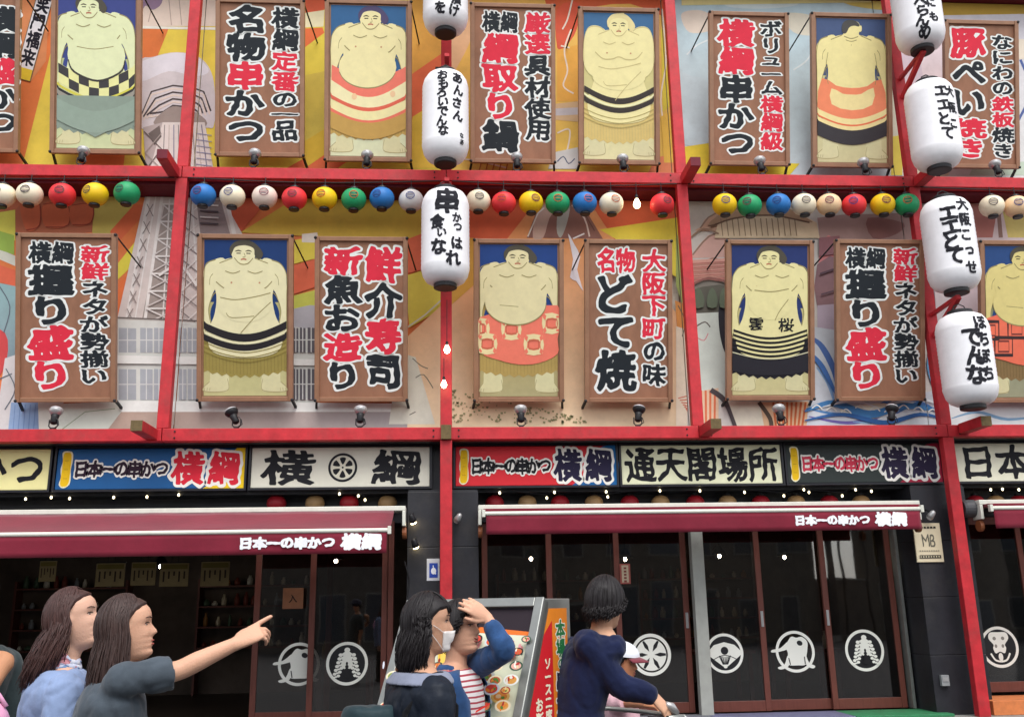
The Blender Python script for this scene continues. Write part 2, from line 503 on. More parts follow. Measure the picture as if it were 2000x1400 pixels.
# bolts where the beams cross the posts
mb0 = MB(); mb0.lathe([(.001, .009), (.007, .009), (.011, .006), (.012, 0), (.001, 0)], (0, 0, 0), 10, axis=(0, -1, 0))
frame()
bolt = mb0.build('bolt', M_dark, BLD, smooth=False)
first = True
for z in (7.21, 7.29, 3.64, 3.72):
    for x in PX:
        for dx in (-.16, .16):
            o = bolt if first else bolt.copy()
            if not first: COL.objects.link(o)
            first = False; o.location = (x+dx, YF-.067, z)

# ---------------------------------------------------------------- mural: one board per bay, artwork drawn in photo pixels and laid on the wall plane
def pmap(px, py, h):
    p = at(px, py, 0); return (p.x, -h, p.z)
class Faded:
    """sun-faded vinyl: every printed colour is a little paler than fresh ink"""
    def __init__(s, P): s.P = P
    @staticmethod
    def c(c):
        if isinstance(c, str):
            r = [int(c[i:i+2], 16) for i in (0, 2, 4)] if len(c) == 6 else [119]*3
            t = (222, 210, 196); f = .07
            return '%02x%02x%02x' % tuple(int(a*(1-f)+b*f) for a, b in zip(r, t))
        return c
    def poly(s, p, c, sm=0, g=None): s.P.poly(p, s.c(c), sm, (g[0], g[1], g[2], s.c(g[3])) if g else None)
    def line(s, p, w, c, sm=0, tp=False): s.P.line(p, w, s.c(c), sm, tp)
    def raw(s, q, c): s.P.raw(q, s.c(c))
def mural_shapes(P, row):
    P = Faded(P)
    o, y, r = 'e5793f', 'ecd04e', 'd9503e'
    if row == 1:
        P.poly([(-400,-300),(480,-300),(480,420),(-400,420)], y)
        # sun rays fanning up from the lower left
        for a in ((( -60,420),(20,420),(140,-60),(60,-60)), ((20,420),(60,200),(80,0),(30,-60),(0,0)), ((120,420),(230,420),(250,250),(165,300)),
                  ((270,55),(330,55),(300,130),(262,240))):
            P.poly(a, o)
        P.poly([(0,0),(60,0),(62,20),(38,120),(30,240),(0,200)], 'e0764a')
        P.poly([(36,0),(90,0),(95,40),(90,120),(60,160),(36,140)], 'dd8a58')
        P.poly([(262,-200),(430,-200),(430,52),(262,52)], 'eed9c8'); P.line([(262,54),(430,57)], 5, 'f2eee0')
        for q in ((330,0,335,50),(350,0,355,50),(300,0,290,44)): P.line([(q[0],q[1]),(q[2],q[3])], 1.6, 'b9a093')
        P.poly([(268,-60),(310,-60),(318,0),(300,20),(285,12),(272,22)], '9a7f9a', 5)
        # observation deck of the tower
        P.poly([(272,128),(300,112),(345,103),(388,112),(412,140),(420,185),(418,245),(395,250),(272,250)], 'd9cfd2', 4)
        P.poly([(274,126),(300,113),(345,104),(385,113),(408,140),(380,150),(330,140),(276,160)], 'e8e4ec', 4)
        for k, yy in enumerate((172, 185, 198, 211)):
            d = k*8
            P.line([(274+d*.8,232-k*3),(296+d,yy+8),(338,yy-4),(376,yy),(398-d*.5,yy+8),(412-d,218+k*2)], 3.2, '4a4144')
            P.line([(274+d*.8,238-k*3),(296+d,yy+14),(338,yy+2),(376,yy+6),(398-d*.5,yy+14),(410-d,224+k*2)], 3.4, 'e6d3c8')
        P.poly([(300,240),(330,212),(352,210),(385,222),(405,242),(380,262),(330,262)], '9b8a84', 3)
        P.poly([(280,250),(318,240),(318,340),(286,340)], 'b7a8a5'); P.poly([(318,240),(400,240),(420,345),(290,345)], 'e0d3cd')
        P.poly([(290,262),(312,246),(316,268),(302,285)], '6c5f5c')
        for k in range(9): P.line([(322+k*9,245),(318+k*11,340)], 1.8, ('8f8583', 'c3b2aa', '7f7890')[k % 3])
        for k in range(7): P.line([(384,262+k*12),(414,266+k*12)], 1.6, '8d8ba5')
        P.line([(282,258),(316,292),(288,330)], 2.2, '6d6361'); P.line([(316,262),(284,300),(316,332)], 2.2, 'a3958f')
    if row == 1:
        # second bay
        P.poly([(425,-300),(880,-300),(880,420),(425,420)], 'e6cf4c')
        P.poly([(425,-80),(520,-80),(600,0),(636,20),(612,30),(596,60),(560,60),(425,60)], 'e0a25a')
        P.poly([(590,0),(640,0),(640,20),(596,28)], 'dd5f40'); P.poly([(592,58),(630,56),(634,66),(594,96)], 'e8703e')
        P.poly([(592,28),(634,22),(632,54),(592,56)], 'eee3b8')
        P.poly([(596,310),(560,330),(660,330),(800,230),(872,150),(872,120),(800,170),(640,290)], 'e46a40')
        P.poly([(800,-60),(872,-60),(872,130),(800,180)], 'e3a64a'); P.poly([(800,150),(872,100),(872,262),(806,290)], 'e86f48')
        P.poly([(596,250),(640,230),(640,300),(596,330)], 'dfb83c'); P.poly([(592,150),(640,140),(640,250),(592,280)], 'd8bf52')
        P.poly([(806,230),(870,190),(870,330),(790,330)], 'ecc748')
        # third bay: big yellow figure with pale outlines
        P.poly([(872,-300),(1320,-300),(1320,420),(872,420)], 'efa95a', 0, (1, 0, 330, 'eec95c'))
        P.poly([(872,0),(920,0),(925,60),(900,120),(872,150)], 'e8b98c', 4)
        P.poly([(1080,-30),(1320,-30),(1320,40),(1230,10),(1130,25),(1090,70)], 'd8603a', 3)
        P.poly([(1088,20),(1130,8),(1126,60),(1106,90),(1088,96)], 'de5a40', 3)
        P.poly([(1290,60),(1320,40),(1320,200),(1294,220)], 'e3cf48'); P.poly([(1088,100),(1128,90),(1128,200),(1088,200)], 'efb04e')
        P.poly([(1084,205),(1130,200),(1128,240),(1085,236)], 'd9b88e'); P.poly([(1085,214),(1128,212),(1128,226),(1085,228)], 'c9c3c9')
        for L in (((1115,60),(1102,100),(1108,140),(1100,170),(1120,185)), ((1118,0),(1108,40),(1098,60)), ((1292,20),(1300,120),(1290,200),(1305,300)),
                  ((1088,262),(1112,256),(1106,300),(1090,330)), ((880,310),(930,316),(990,330)), ((1095,92),(1112,96))):
            P.line(L, 3, 'f3e3cf', 5)
        for k in range(7): P.line([(940+k*13,318),(936+k*13,335)], 2.2, 'c06c3c')
        P.poly([(1080,300),(1128,290),(1130,332),(1070,332)], 'd9d9d6'); P.line([(1088,318),(1100,308),(1110,322),(1122,312)], 2.2, '55617a', 3)
        P.poly([(1128,325),(1300,322),(1320,345),(1128,345)], 'ecd04e'); P.poly([(1280,310),(1330,300),(1330,345),(1262,345)], 'e98a60')
        P.poly([(1290,230),(1320,215),(1320,320),(1296,320)], 'efc052')
        # fourth bay: pale blue sky and clouds
        P.poly([(1316,-300),(1790,-300),(1790,420),(1316,420)], 'a9ccd6', 0, (1, 0, 330, 'cfdbe0'))
        P.poly([(1330,30),(1370,24),(1400,45),(1390,62),(1345,66)], 'e6d6c4', 5); P.poly([(1530,30),(1590,36),(1592,70),(1548,66)], 'e4dcc8', 5)
        P.poly([(1400,-10),(1520,-14),(1560,10),(1500,20),(1420,16)], 'd5e2e2', 5); P.poly([(1640,-10),(1760,-20),(1760,22),(1660,14)], 'e0c86a', 4)
        for L in (((1340,110),(1360,92),(1385,80)), ((1548,140),(1575,120),(1590,90)), ((1345,200),(1370,215),(1390,230)), ((1735,240),(1765,250))):
            P.line(L, 3, 'dfe7e8', 5)
        P.poly([(1316,150),(1350,152),(1384,170),(1384,280),(1316,270)], 'c6d6dc', 3)
        P.poly([(1330,290),(1384,282),(1390,345),(1320,345)], 'ecd23f'); P.poly([(1384,318),(1560,322),(1540,345),(1380,345)], 'e8d33c')
        P.poly([(1330,0),(1700,-10),(1700,8),(1330,14)], 'e8dc9a')
        P.poly([(1736,160),(1790,140),(1790,345),(1736,345)], 'd9d6c0', 0); P.poly([(1738,270),(1760,266),(1762,345),(1738,345)], 'e4cf58')
        # fifth bay
        P.poly([(1760,-300),(2300,-300),(2300,420),(1760,420)], 'cfc2d6', 0, (1, 0, 330, 'd9ddda'))
        P.poly([(1750,35),(2050,30),(2050,-40),(1740,-40)], 'b9963e'); P.poly([(1800,60),(1850,50),(1845,150),(1790,140)], 'e8d8dc', 4)
        P.poly([(1745,90),(1790,110),(1800,200),(1760,230),(1745,200)], 'dccbd6', 4)
        P.line([(1990,120),(2010,180),(1985,240)], 5, '4c5f9a', 4); P.poly([(1985,80),(2060,80),(2060,110),(1985,120)], 'e6dac8')
        P.poly([(1900,322),(2060,316),(2060,345),(1890,345)], 'b9cbb9'); P.poly([(1775,322),(1830,315),(1850,345),(1775,345)], 'd9d2b4', 3)
    if row == 2:
        # first and second bay: tower legs over sun rays
        P.poly([(-400,340),(880,340),(880,900),(-400,900)], 'e27a45')
        P.poly([(-200,330),(240,330),(200,450),(-200,450)], 'c06a4a')
        for q in (((0,440),(60,380),(150,380),(240,400),(225,450),(0,470)),): P.poly(q, 'b06448')
        P.poly([(185,380),(270,380),(225,470),(180,455)], 'c6b45a'); P.poly([(225,480),(300,400),(262,400),(215,452)], 'e06a42')
        P.poly([(226,520),(290,440),(300,480),(226,550)], 'e7d84a'); P.poly([(226,560),(300,480),(290,620),(226,620)], 'e8743f')
        P.poly([(-30,420),(30,410),(30,470),(-30,480)], 'dcd558'); P.poly([(-40,470),(30,500),(30,520),(-40,490)], 'd8d8c8')
        P.poly([(-40,440),(28,460),(28,498),(-40,475)], '9dbb52'); P.poly([(-40,505),(30,528),(30,560),(-40,540)], 'e2674a')
        P.poly([(-40,545),(34,560),(36,700),(-40,720)], '8fb3b5', 0, (1, 545, 700, '8296a0'))
        P.poly([(-40,640),(10,650),(14,700),(-6,740),(-40,740)], 'cc4648', 3)
        P.poly([(10,700),(40,690),(42,840),(-10,840)], 'd6d0d0'); P.poly([(22,786),(95,786),(85,845),(16,845)], '8fa9cf')
        for k in range(6): P.line([(30+k*10,790),(26+k*10,840)], 1.5, '6f8dbd')
        for L in (((0,560),(20,600),(8,650)), ((12,720),(30,760),(10,800)), ((0,740),(24,730))): P.line(L, 2, '5c6672', 4)
        # red fist shapes along the top
        for q in (((40,395),(75,392),(78,440),(52,450)), ((85,400),(130,398),(134,440),(90,444)), ((140,402),(180,400),(178,436),(142,440))):
            P.poly(q, 'c2603f', 4); P.line([q[0], q[1], q[2], q[3]], 2.2, '8c3a2c', 4)
        # second bay rays
        P.poly([(430,350),(560,350),(470,455),(440,455)], 'cf5a3e'); P.poly([(470,455),(590,380),(870,400),(870,470),(600,462)], 'd3ae44')
        P.poly([(574,520),(620,505),(620,560),(574,575)], 'e2694a'); P.poly([(574,470),(620,462),(620,505),(574,516)], 'e6cf4e')
        P.poly([(574,578),(620,566),(620,620),(574,625)], 'c9cc58'); P.poly([(590,458),(620,455),(622,475),(590,474)], 'e8ded2')
        P.poly([(790,470),(870,440),(870,515),(796,535)], 'e0694a'); P.poly([(790,540),(870,515),(870,600),(800,640)], 'dcca50')
        # tower legs
        P.poly([(285,380),(430,380),(475,460),(600,640),(226,640)], 'dccfca')
        P.poly([(322,400),(350,400),(352,640),(275,640)], 'a39690'); P.poly([(384,392),(432,392),(450,458),(392,458)], '9c8c8c')
        for (a, b, c, d, w) in ((292,380,246,640,7),(318,380,282,640,6),(306,380,262,640,2.5),(352,380,352,640,6),(440,380,500,640,8),(376,400,392,640,4),(332,390,318,640,3)):
            P.line([(a,b),(c,d)], w, 'efe8e4')
        for k in range(7):
            yy = 400+k*34; xa, xb = 318-k*5.2, 352
            P.line([(xa,yy),(xb,yy+30)], 2.6, 'e9e2de'); P.line([(xb,yy),(xa-4,yy+30)], 2.6, 'd6ccc8'); P.line([(xa,yy),(xb,yy)], 3, 'f0eae6')
            P.line([(300-k*6.4,yy),(286-k*6.4,yy+24)], 1.6, '8b7f7b'); P.line([(288-k*6.4,yy),(300-k*6.4,yy+24)], 1.6, '8b7f7b')
            P.line([(356,yy+6),(386,yy+30)], 2, '857a7a'); P.line([(386,yy+6),(356,yy+34)], 2, 'f0e8e4')
        for k in range(4): P.line([(392,402+k*12),(428,404+k*12)], 3, '544a50' if k % 2 else 'ece4e0')
        P.line([(312,540),(352,520),(386,560)], 5, 'f2ece8', 3)
        # building at the foot of the tower
        P.poly([(228,622),(395,632),(395,660),(228,652)], 'c5beb8'); P.line([(228,622),(620,638)], 3, '6c625e')
        P.poly([(228,626),(620,640),(620,830),(228,830)], 'd7d8d2')
        P.poly([(574,605),(640,600),(660,640),(574,640)], 'b7b6bd', 2)
        for x0, x1 in ((234,268),(276,300),(303,322),(352,366),(369,386),(574,584),(587,598),(602,616)):
            for y0, y1 in ((642,690),(722,782)):
                P.poly([(x0,y0),(x1,y0+1),(x1,y1),(x0,y1)], 'a9adb4' if x0 < 560 else '5d5a62')
                P.line([((x0+x1)/2,y0),((x0+x1)/2,y1)], 2, 'd9dad8'); P.line([(x0,(y0+y1)/2),(x1,(y0+y1)/2)], 2, 'd9dad8')
        P.poly([(228,696),(620,704),(620,716),(228,712)], 'efefea'); P.poly([(228,784),(800,790),(800,806),(228,806)], 'eeeeea')
        P.poly([(210,806),(860,806),(860,840),(180,840)], 'b59a8a', 0, (0, 210, 640, 'a9a2a4'))
        P.poly([(120,790),(228,786),(240,806),(210,845),(95,845)], 'd9dccf'); P.line([(125,840),(170,806),(228,800)], 1.5, '8a9a78')
        P.poly([(78,780),(130,780),(112,845),(80,845)], 'dcd8cc'); 
        # volcano slope across bays two and three
        P.poly([(796,660),(872,590),(990,470),(1045,400),(1150,398),(1230,520),(1345,640),(1380,845),(796,845)], 'e79a60', 0, (1, 480, 800, 'ecd3ae'))
        P.line([(796,642),(830,618),(872,580),(930,520),(1000,452),(1042,400)], 3, 'c9c3b0')
        P.poly([(780,690),(812,700),(850,830),(760,830)], 'd9d7c8'); P.line([(800,700),(815,730),(840,745)], 2, '777', 3) if False else None
        for L in (((806,702),(822,716),(836,722)), ((812,740),(828,734),(846,760)), ((800,812),(812,806))): P.line(L, 1.8, '6d6a60', 3)
    if row == 2:
        # third bay sky
        P.poly([(872,340),(1345,340),(1345,470),(1230,520),(1150,398),(1045,400),(990,470),(872,590)], 'd8623f')
        P.poly([(1170,452),(1345,425),(1345,560),(1320,545),(1200,470)], 'e3cf48'); P.poly([(872,470),(925,468),(925,560),(880,600),(872,600)], 'd5a045')
        P.poly([(1330,440),(1345,436),(1345,640),(1318,560),(1318,470)], '9fae62')
        P.poly([(1028,468),(1046,420),(1070,398),(1135,396),(1152,430),(1176,470)], '8d6258', 0)
        P.poly([(1046,425),(1066,400),(1090,402),(1072,430),(1060,468),(1040,468)], 'c9a898', 3); P.poly([(1092,402),(1112,402),(1106,440),(1094,468),(1086,450)], 'b4b0a8', 3)
        P.line([(1030,466),(1050,420),(1062,410)], 2.6, 'e9e2d6'); P.line([(1116,405),(1140,430),(1150,466)], 3, 'e6cfc4', 3); P.line([(1128,400),(1160,455)], 2, '6d4a44')
        P.poly([(1108,460),(1120,480),(1132,505),(1126,530),(1138,572),(1124,552),(1112,545),(1118,510)], 'eee6ea', 2)
        P.line([(1118,470),(1140,460)], 3, 'f0e8e8')
        P.poly([(1316,590),(1345,600),(1350,660),(1320,640)], 'e0944e')
        P.poly([(1318,640),(1350,650),(1372,840),(1318,840)], 'ecdcc4'); P.line([(1322,600),(1336,630),(1330,660)], 2, '6b5c50', 3)
        rnd = random.Random(4)
        dots = []
        for k in range(170):
            x = 884+rnd.random()**1.5*260; yy = 828-rnd.random()*max(4, 66-(x-884)*.22)
            q = rnd.uniform(1, 2.6); dots.append([(x-q, yy-q*.7), (x+q, yy-q*.6), (x+q*.7, yy+q), (x-q*.8, yy+q*.8)])
        P.raw(dots, '8d8b62')
        for k in range(7): P.line([(1322+k*3,780+k*4),(1352,772+k*9)], 2, 'd8735a')
        # fourth bay: castle roofs, pale faces, striped robe, sea
        P.poly([(1340,340),(1850,340),(1850,900),(1340,900)], 'c3bcb4', 0, (1, 380, 620, 'd6cfc9'))
        P.poly([(1345,380),(1400,378),(1400,450),(1345,470)], 'bdb4aa')
        for k, (x0, x1, yy, w) in enumerate(((1365,1520,448,16),(1350,1440,500,22),(1345,1432,548,22))):
            P.poly([(x0,yy),(x0+30,yy-w-14),(x1-30,yy-w-16),(x1,yy-4),(x1,yy+4),(x0,yy+8)], ('c79f86', 'd3a79c', 'cf8f84')[k], 2)
            P.line([(x0,yy+2),(x0+32,yy-w-12),(x1-28,yy-w-14),(x1,yy-2)], 3, '8f7464', 3)
        P.line([(1420,418),(1470,404),(1495,430)], 3, 'a58c70', 3)
        P.poly([(1345,512),(1418,508),(1418,545),(1345,548)], 'd89f90'); P.poly([(1345,556),(1418,556),(1424,610),(1345,606)], '7f7a72', 2)
        P.poly([(1345,572),(1425,562),(1425,612),(1345,618)], '5b5a52', 3)
        P.poly([(1345,616),(1420,612),(1418,790),(1345,770)], 'd3dcd4'); P.line([(1358,640),(1374,632),(1384,642)], 2.5, '5c5650', 3); P.line([(1358,662),(1372,668),(1380,654)], 2, 'd58a90', 3)
        P.poly([(1402,600),(1425,590),(1425,700),(1412,690),(1402,650)], '2c2c34', 4)
        P.poly([(1592,430),(1640,424),(1790,420),(1800,470),(1600,500)], 'a28480'); P.poly([(1596,480),(1632,476),(1632,590),(1600,600)], 'cf7f80', 2)
        P.poly([(1592,520),(1640,510),(1640,600),(1592,605)], '8c6a70', 2); P.poly([(1690,430),(1760,440),(1745,462),(1700,470)], '8a5f5c', 3)
        P.poly([(1592,600),(1640,596),(1640,700),(1592,700)], 'b9a9b9'); P.poly([(1345,770),(1400,760),(1400,845),(1345,845)], 'e6c3a4')
        for k in range(6): P.line([(1348+k*9,765),(1352+k*8,845)], 4, 'd9714e')
        P.line([(1385,764),(1412,785),(1432,830),(1438,850)], 10, '4b4548', 4)
        P.poly([(1418,785),(1520,788),(1480,845),(1440,845)], 'e9e2cc'); P.poly([(1480,788),(1580,786),(1570,845),(1490,845)], 'e4b890')
        for k in range(8): P.line([(1506+k*9,788),(1512+k*7,842)], 4, 'c9663c')
        P.line([(1478,788),(1500,820),(1502,845)], 8, '56493f', 4)
        # generic rolling sea
        P.poly([(1572,640),(1640,650),(1640,700),(1700,786),(1850,760),(1850,900),(1565,900),(1575,780)], 'c9cfd8')
        for L, w, c in ((((1575,660),(1600,680),(1625,730),(1635,790)), 12, '4d6fb0'), (((1590,720),(1612,750),(1625,790)), 7, '7fa3cf'),
                        (((1570,800),(1640,812),(1700,800),(1745,780),(1800,790)), 8, '4f83bd'), (((1575,816),(1650,828),(1720,816),(1790,806)), 7, '6d62a8'),
                        (((1600,790),(1680,806),(1760,798)), 4, '9cc3df'), (((1800,620),(1815,660),(1808,720),(1822,770)), 9, '5f9cc8'),
                        (((1740,812),(1790,790),(1830,812)), 6, '3f6ba8'), (((1660,826),(1740,830),(1830,824)), 5, '88b6da')):
            P.line(L, w, c, 6, True)
        P.poly([(1640,800),(1720,790),(1745,806),(1700,820),(1650,816)], 'efe9d4', 4)
        P.poly([(1720,815),(1830,806),(1834,845),(1700,845)], 'd9dfe4', 3); P.poly([(1808,540),(1850,530),(1850,640),(1812,640)], 'cfc0cf')
        # castle keep above the pictures and heavier water at the foot of the fourth bay
        P.poly([(1392,470),(1400,432),(1420,420),(1560,424),(1590,440),(1596,470)], 'd6bfa0')
        P.poly([(1378,446),(1420,412),(1480,398),(1530,410),(1582,438),(1560,436),(1500,424),(1430,430)], 'a8876c', 3)
        for k in range(14): P.line([(1404+k*11,432),(1408+k*11,466)], 1.8, '8f7460')
        P.line([(1384,448),(1430,432),(1500,426),(1576,440)], 3, '6f5444', 3); P.line([(1345,470),(1370,452),(1400,462)], 3, '8f7460', 3)
        for k in range(5): P.line([(1348,520+k*8),(1416,516+k*8)], 1.6, 'a8645c')
        P.line([(1350,560),(1380,548),(1418,556)], 4, '8a5a54', 3)
        for (x, w) in ((1350,20),(1378,18),(1402,14)): P.poly([(x,582),(x+w*.5,566),(x+w,582),(x+w,604),(x,604)], '5f6a58', 2)
        P.poly([(1594,470),(1634,466),(1634,500),(1594,506)], '8f5f66'); P.line([(1596,540),(1632,528)], 4, '5a4650'); P.line([(1598,580),(1632,570)], 3, '5a4650')
        for L, w, c in ((((1566,806),(1620,790),(1690,812),(1760,796),(1836,806)), 15, '3f7cb8'), (((1566,824),(1640,812),(1720,828),(1790,812),(1838,822)), 9, '2f5fa0'),
                        (((1600,798),(1660,786),(1710,800)), 5, 'e8eef2'), (((1740,790),(1790,782),(1834,796)), 5, 'e8eef2'), (((1572,690),(1600,720),(1630,780)), 10, '3f6cb0')):
            P.line(L, w, c, 6, True)
        for k in range(9): P.line([(1580+k*28,800+4*(k%3)),(1590+k*28,794+4*(k%3)),(1600+k*28,802+4*(k%3))], 2.4, 'f0f0e8', 3)
        # fifth bay
        P.poly([(1800,340),(2300,340),(2300,900),(1842,900)], 'cfb3b4', 0, (1, 380, 800, 'c9d2d8'))
        P.poly([(1870,400),(1940,410),(1930,470),(1880,470)], 'a86a64'); P.poly([(1950,420),(2010,410),(2010,470),(1960,470)], 'c9b46a')
        P.line([(1940,400),(1946,470)], 8, '8a6a62'); P.poly([(1850,560),(1910,560),(1910,800),(1850,800)], 'd3c4cc')
        P.poly([(1845,790),(2060,792),(2060,845),(1845,845)], 'dfe4e6'); P.line([(1850,820),(1900,808),(1960,822),(2040,812)], 6, '7ba3c4', 5, True)
def mural():
    for row, (z0, z1) in ((1, (7.335, 10.54)), (2, (3.77, 7.125))):
        for a, b in zip([-9]+PX, PX+[12]):
            mb = MB(); mb.box((a+.004, .003, z0), (b-.004, .018, z1)); pb = mb.build('mural_board', mat('board_edge', hx('c9bfae')), BLD)
            P = Pr(pmap, .0004, (a+.006, b-.006, z0+.002, z1-.002)); mural_shapes(P, row)
            it = []
            if row == 1 and a < -5 < b or row == 1 and b < 0 and a < -3.5 and b > -4:
                pass
            P.build('mural_picture', M_mural, pb)
    # two printed vertical banners in the mural, each its own sheet on the wall
    for (cx, cy, w, h, rot, txt, tail) in ((68, 70, 30, 178, .27, '笑門福来', 'e8c83c'), (1556, 248, 34, 200, .05, '天下泰平', 'dfe03c')):
        P = Pr(pmap); P.h = .012
        c, s = math.cos(rot), math.sin(rot)
        def q(x, y): return (cx+x*c-y*s, cy+x*s+y*c)
        P.poly([q(-w/2-1.5,-h/2),q(w/2+1.5,-h/2),q(w/2+1.5,h/2+1),q(-w/2-1.5,h/2+1)], '6d6450')
        P.poly([q(-w/2,-h/2),q(w/2,-h/2),q(w/2,h/2),q(-w/2,h/2)], 'e6e2e4'); P.poly([q(-w/2,h/2-22),q(w/2,h/2-22),q(w/2,h/2),q(-w/2,h/2)], tail)
        P.poly([q(-w/2,-h/2),q(w/2,-h/2),q(w/2,-h/2+16),q(-w/2,-h/2+16)], 'd3a9b4')
        n = len(txt); it = []
        for k, ch in enumerate(txt):
            X, Y = q(0, -h/2+10+(k+.5)*(h-36)/n); it.append((ch, X, Y, w*.92, -(h-36)/n*.98, 0, rot))
        P.glyphs(it, [(.035, {0: '25232c'})])
        P.build('printed_banner', M_mural, BLD)
mural()

# ================================================================ framed panels
def panel_frame(px, Yt=-.78, Yb=-.27):
    """four corner pixels tl,tr,bl,br -> rectified tilted rectangle: origin (bottom centre), U, V(up), N(out)"""
    tl, tr, bl, br = px
    B0, B1 = at(*bl, Yb), at(*br, Yb); T0, T1 = at(*tl, Yt), at(*tr, Yt)
    xc = (B0.x+B1.x+T0.x+T1.x)/4; w = ((B1.x-B0.x)+(T1.x-T0.x))/2
    zb = (B0.z+B1.z)/2; zt = (T0.z+T1.z)/2
    O = Vector((xc, Yb, zb)); V = Vector((0, Yt-Yb, zt-zb)); h = V.length; V.normalize()
    U = Vector((1, 0, 0)); N = U.cross(V)
    return O, U, V, N, w, h
def make_panel(px, name, label, cat, group, content):
    O, U, V, N, w, h = panel_frame(px)
    t = thing(name, O, label, cat, group)
    def fr(v): return O+U*v.x+V*v.z+N*v.y*1.0
    # local: x across, z up, y out
    mb = MB(fr); mb.box((-w/2+.03, -.03, .03), (w/2-.03, .0, h-.03))
    bd = mb.build('board', M_boardbrown if content[0] == 'text' else M_frame, t)
    fw = .06
    for a, b in (((-w/2, -.05, 0), (-w/2+fw, .035, h)), ((w/2-fw, -.05, 0), (w/2, .035, h)),
                 ((-w/2+fw+.001, -.048, .002), (w/2-fw-.001, .030, fw)), ((-w/2+fw+.001, -.048, h-fw), (w/2-fw-.001, .030, h-.002))):
        mb = MB(fr); mb.box(a, b); mb.build('frame_rail', M_frame, t, bevel=.006)
    for sx in (-1, 1):
        for z in (.02, h-.02):
            mb = MB(fr); mb.ell((sx*(w/2-.01), .03, z), (.022, .022, .022), 8, 6)
            mb.build('corner_bolt', M_dark, t, smooth=True)
        # lower bracket and upper stay to the wall
        b = fr(Vector((sx*(w/2-.02), -.04, .02))); mb = MB(); mb.bar(b, (b.x+sx*.03, -.02, b.z-.08), .03, .03); mb.build('lower_bracket', M_dark, t)
        b = fr(Vector((sx*(w/2-.02), -.04, h-.03))); mb = MB(); mb.tube([b, (b.x+(.10 if b.x < .5 else -.10), -.02, b.z-.16)], .011, 6); mb.build('upper_stay', M_dark, t)
    P = Pr(lambda u, v, hh: fr(Vector(((u-.5)*w, .002+hh, v*h))), .00012)
    P.w, P.hh = w, h
    if content[0] == 'text': text_panel(P, content[1], w, h)
    else: art_panel(P, content[1], w, h)
    P.build('lettering' if content[0] == 'text' else 'picture', M_print if content[0] == 'text' else M_art, t)
    return t
K = {'k': '20262c', 'r': 'e03046'}
def text_panel(P, cols, w, h):
    items_b, items_s = [], []
    for (x0, x1, y0, y1, s) in cols:      # fractions of the board, y down; s: list of (char, colour key, relative height) ; two chars = side by side
        tot = sum(e[2] for e in s); y = y0
        for ch, key, rh in s:
            hh = (y1-y0)*rh/tot; cy = 1-(y+hh/2)
            if len(ch) == 2:
                for k in (0, 1): items_s.append((ch[k], x0+(x1-x0)*(.25+.5*k), cy, (x1-x0)*.50, hh*.98, key))
            else:
                lst = items_b if (x1-x0) > .32 else items_s
                lst.append((ch, (x0+x1)/2, cy, (x1-x0)*1.02, hh*1.0, key))
            y += hh
    P.glyphs(items_b, [(.104, 'eef0ec')]); P.glyphs(items_b, [(.045, K)])
    P.glyphs(items_s, [(.110, 'eef0ec')]); P.glyphs(items_s, [(.036, K)])
def T(s, hs=None):
    """'名k物k' -> list"""
    out = []; i = 0; n = 0
    toks = s.split()
    for k, t in enumerate(toks): out.append((t[:-1], t[-1], hs[k] if hs else 1))
    return out

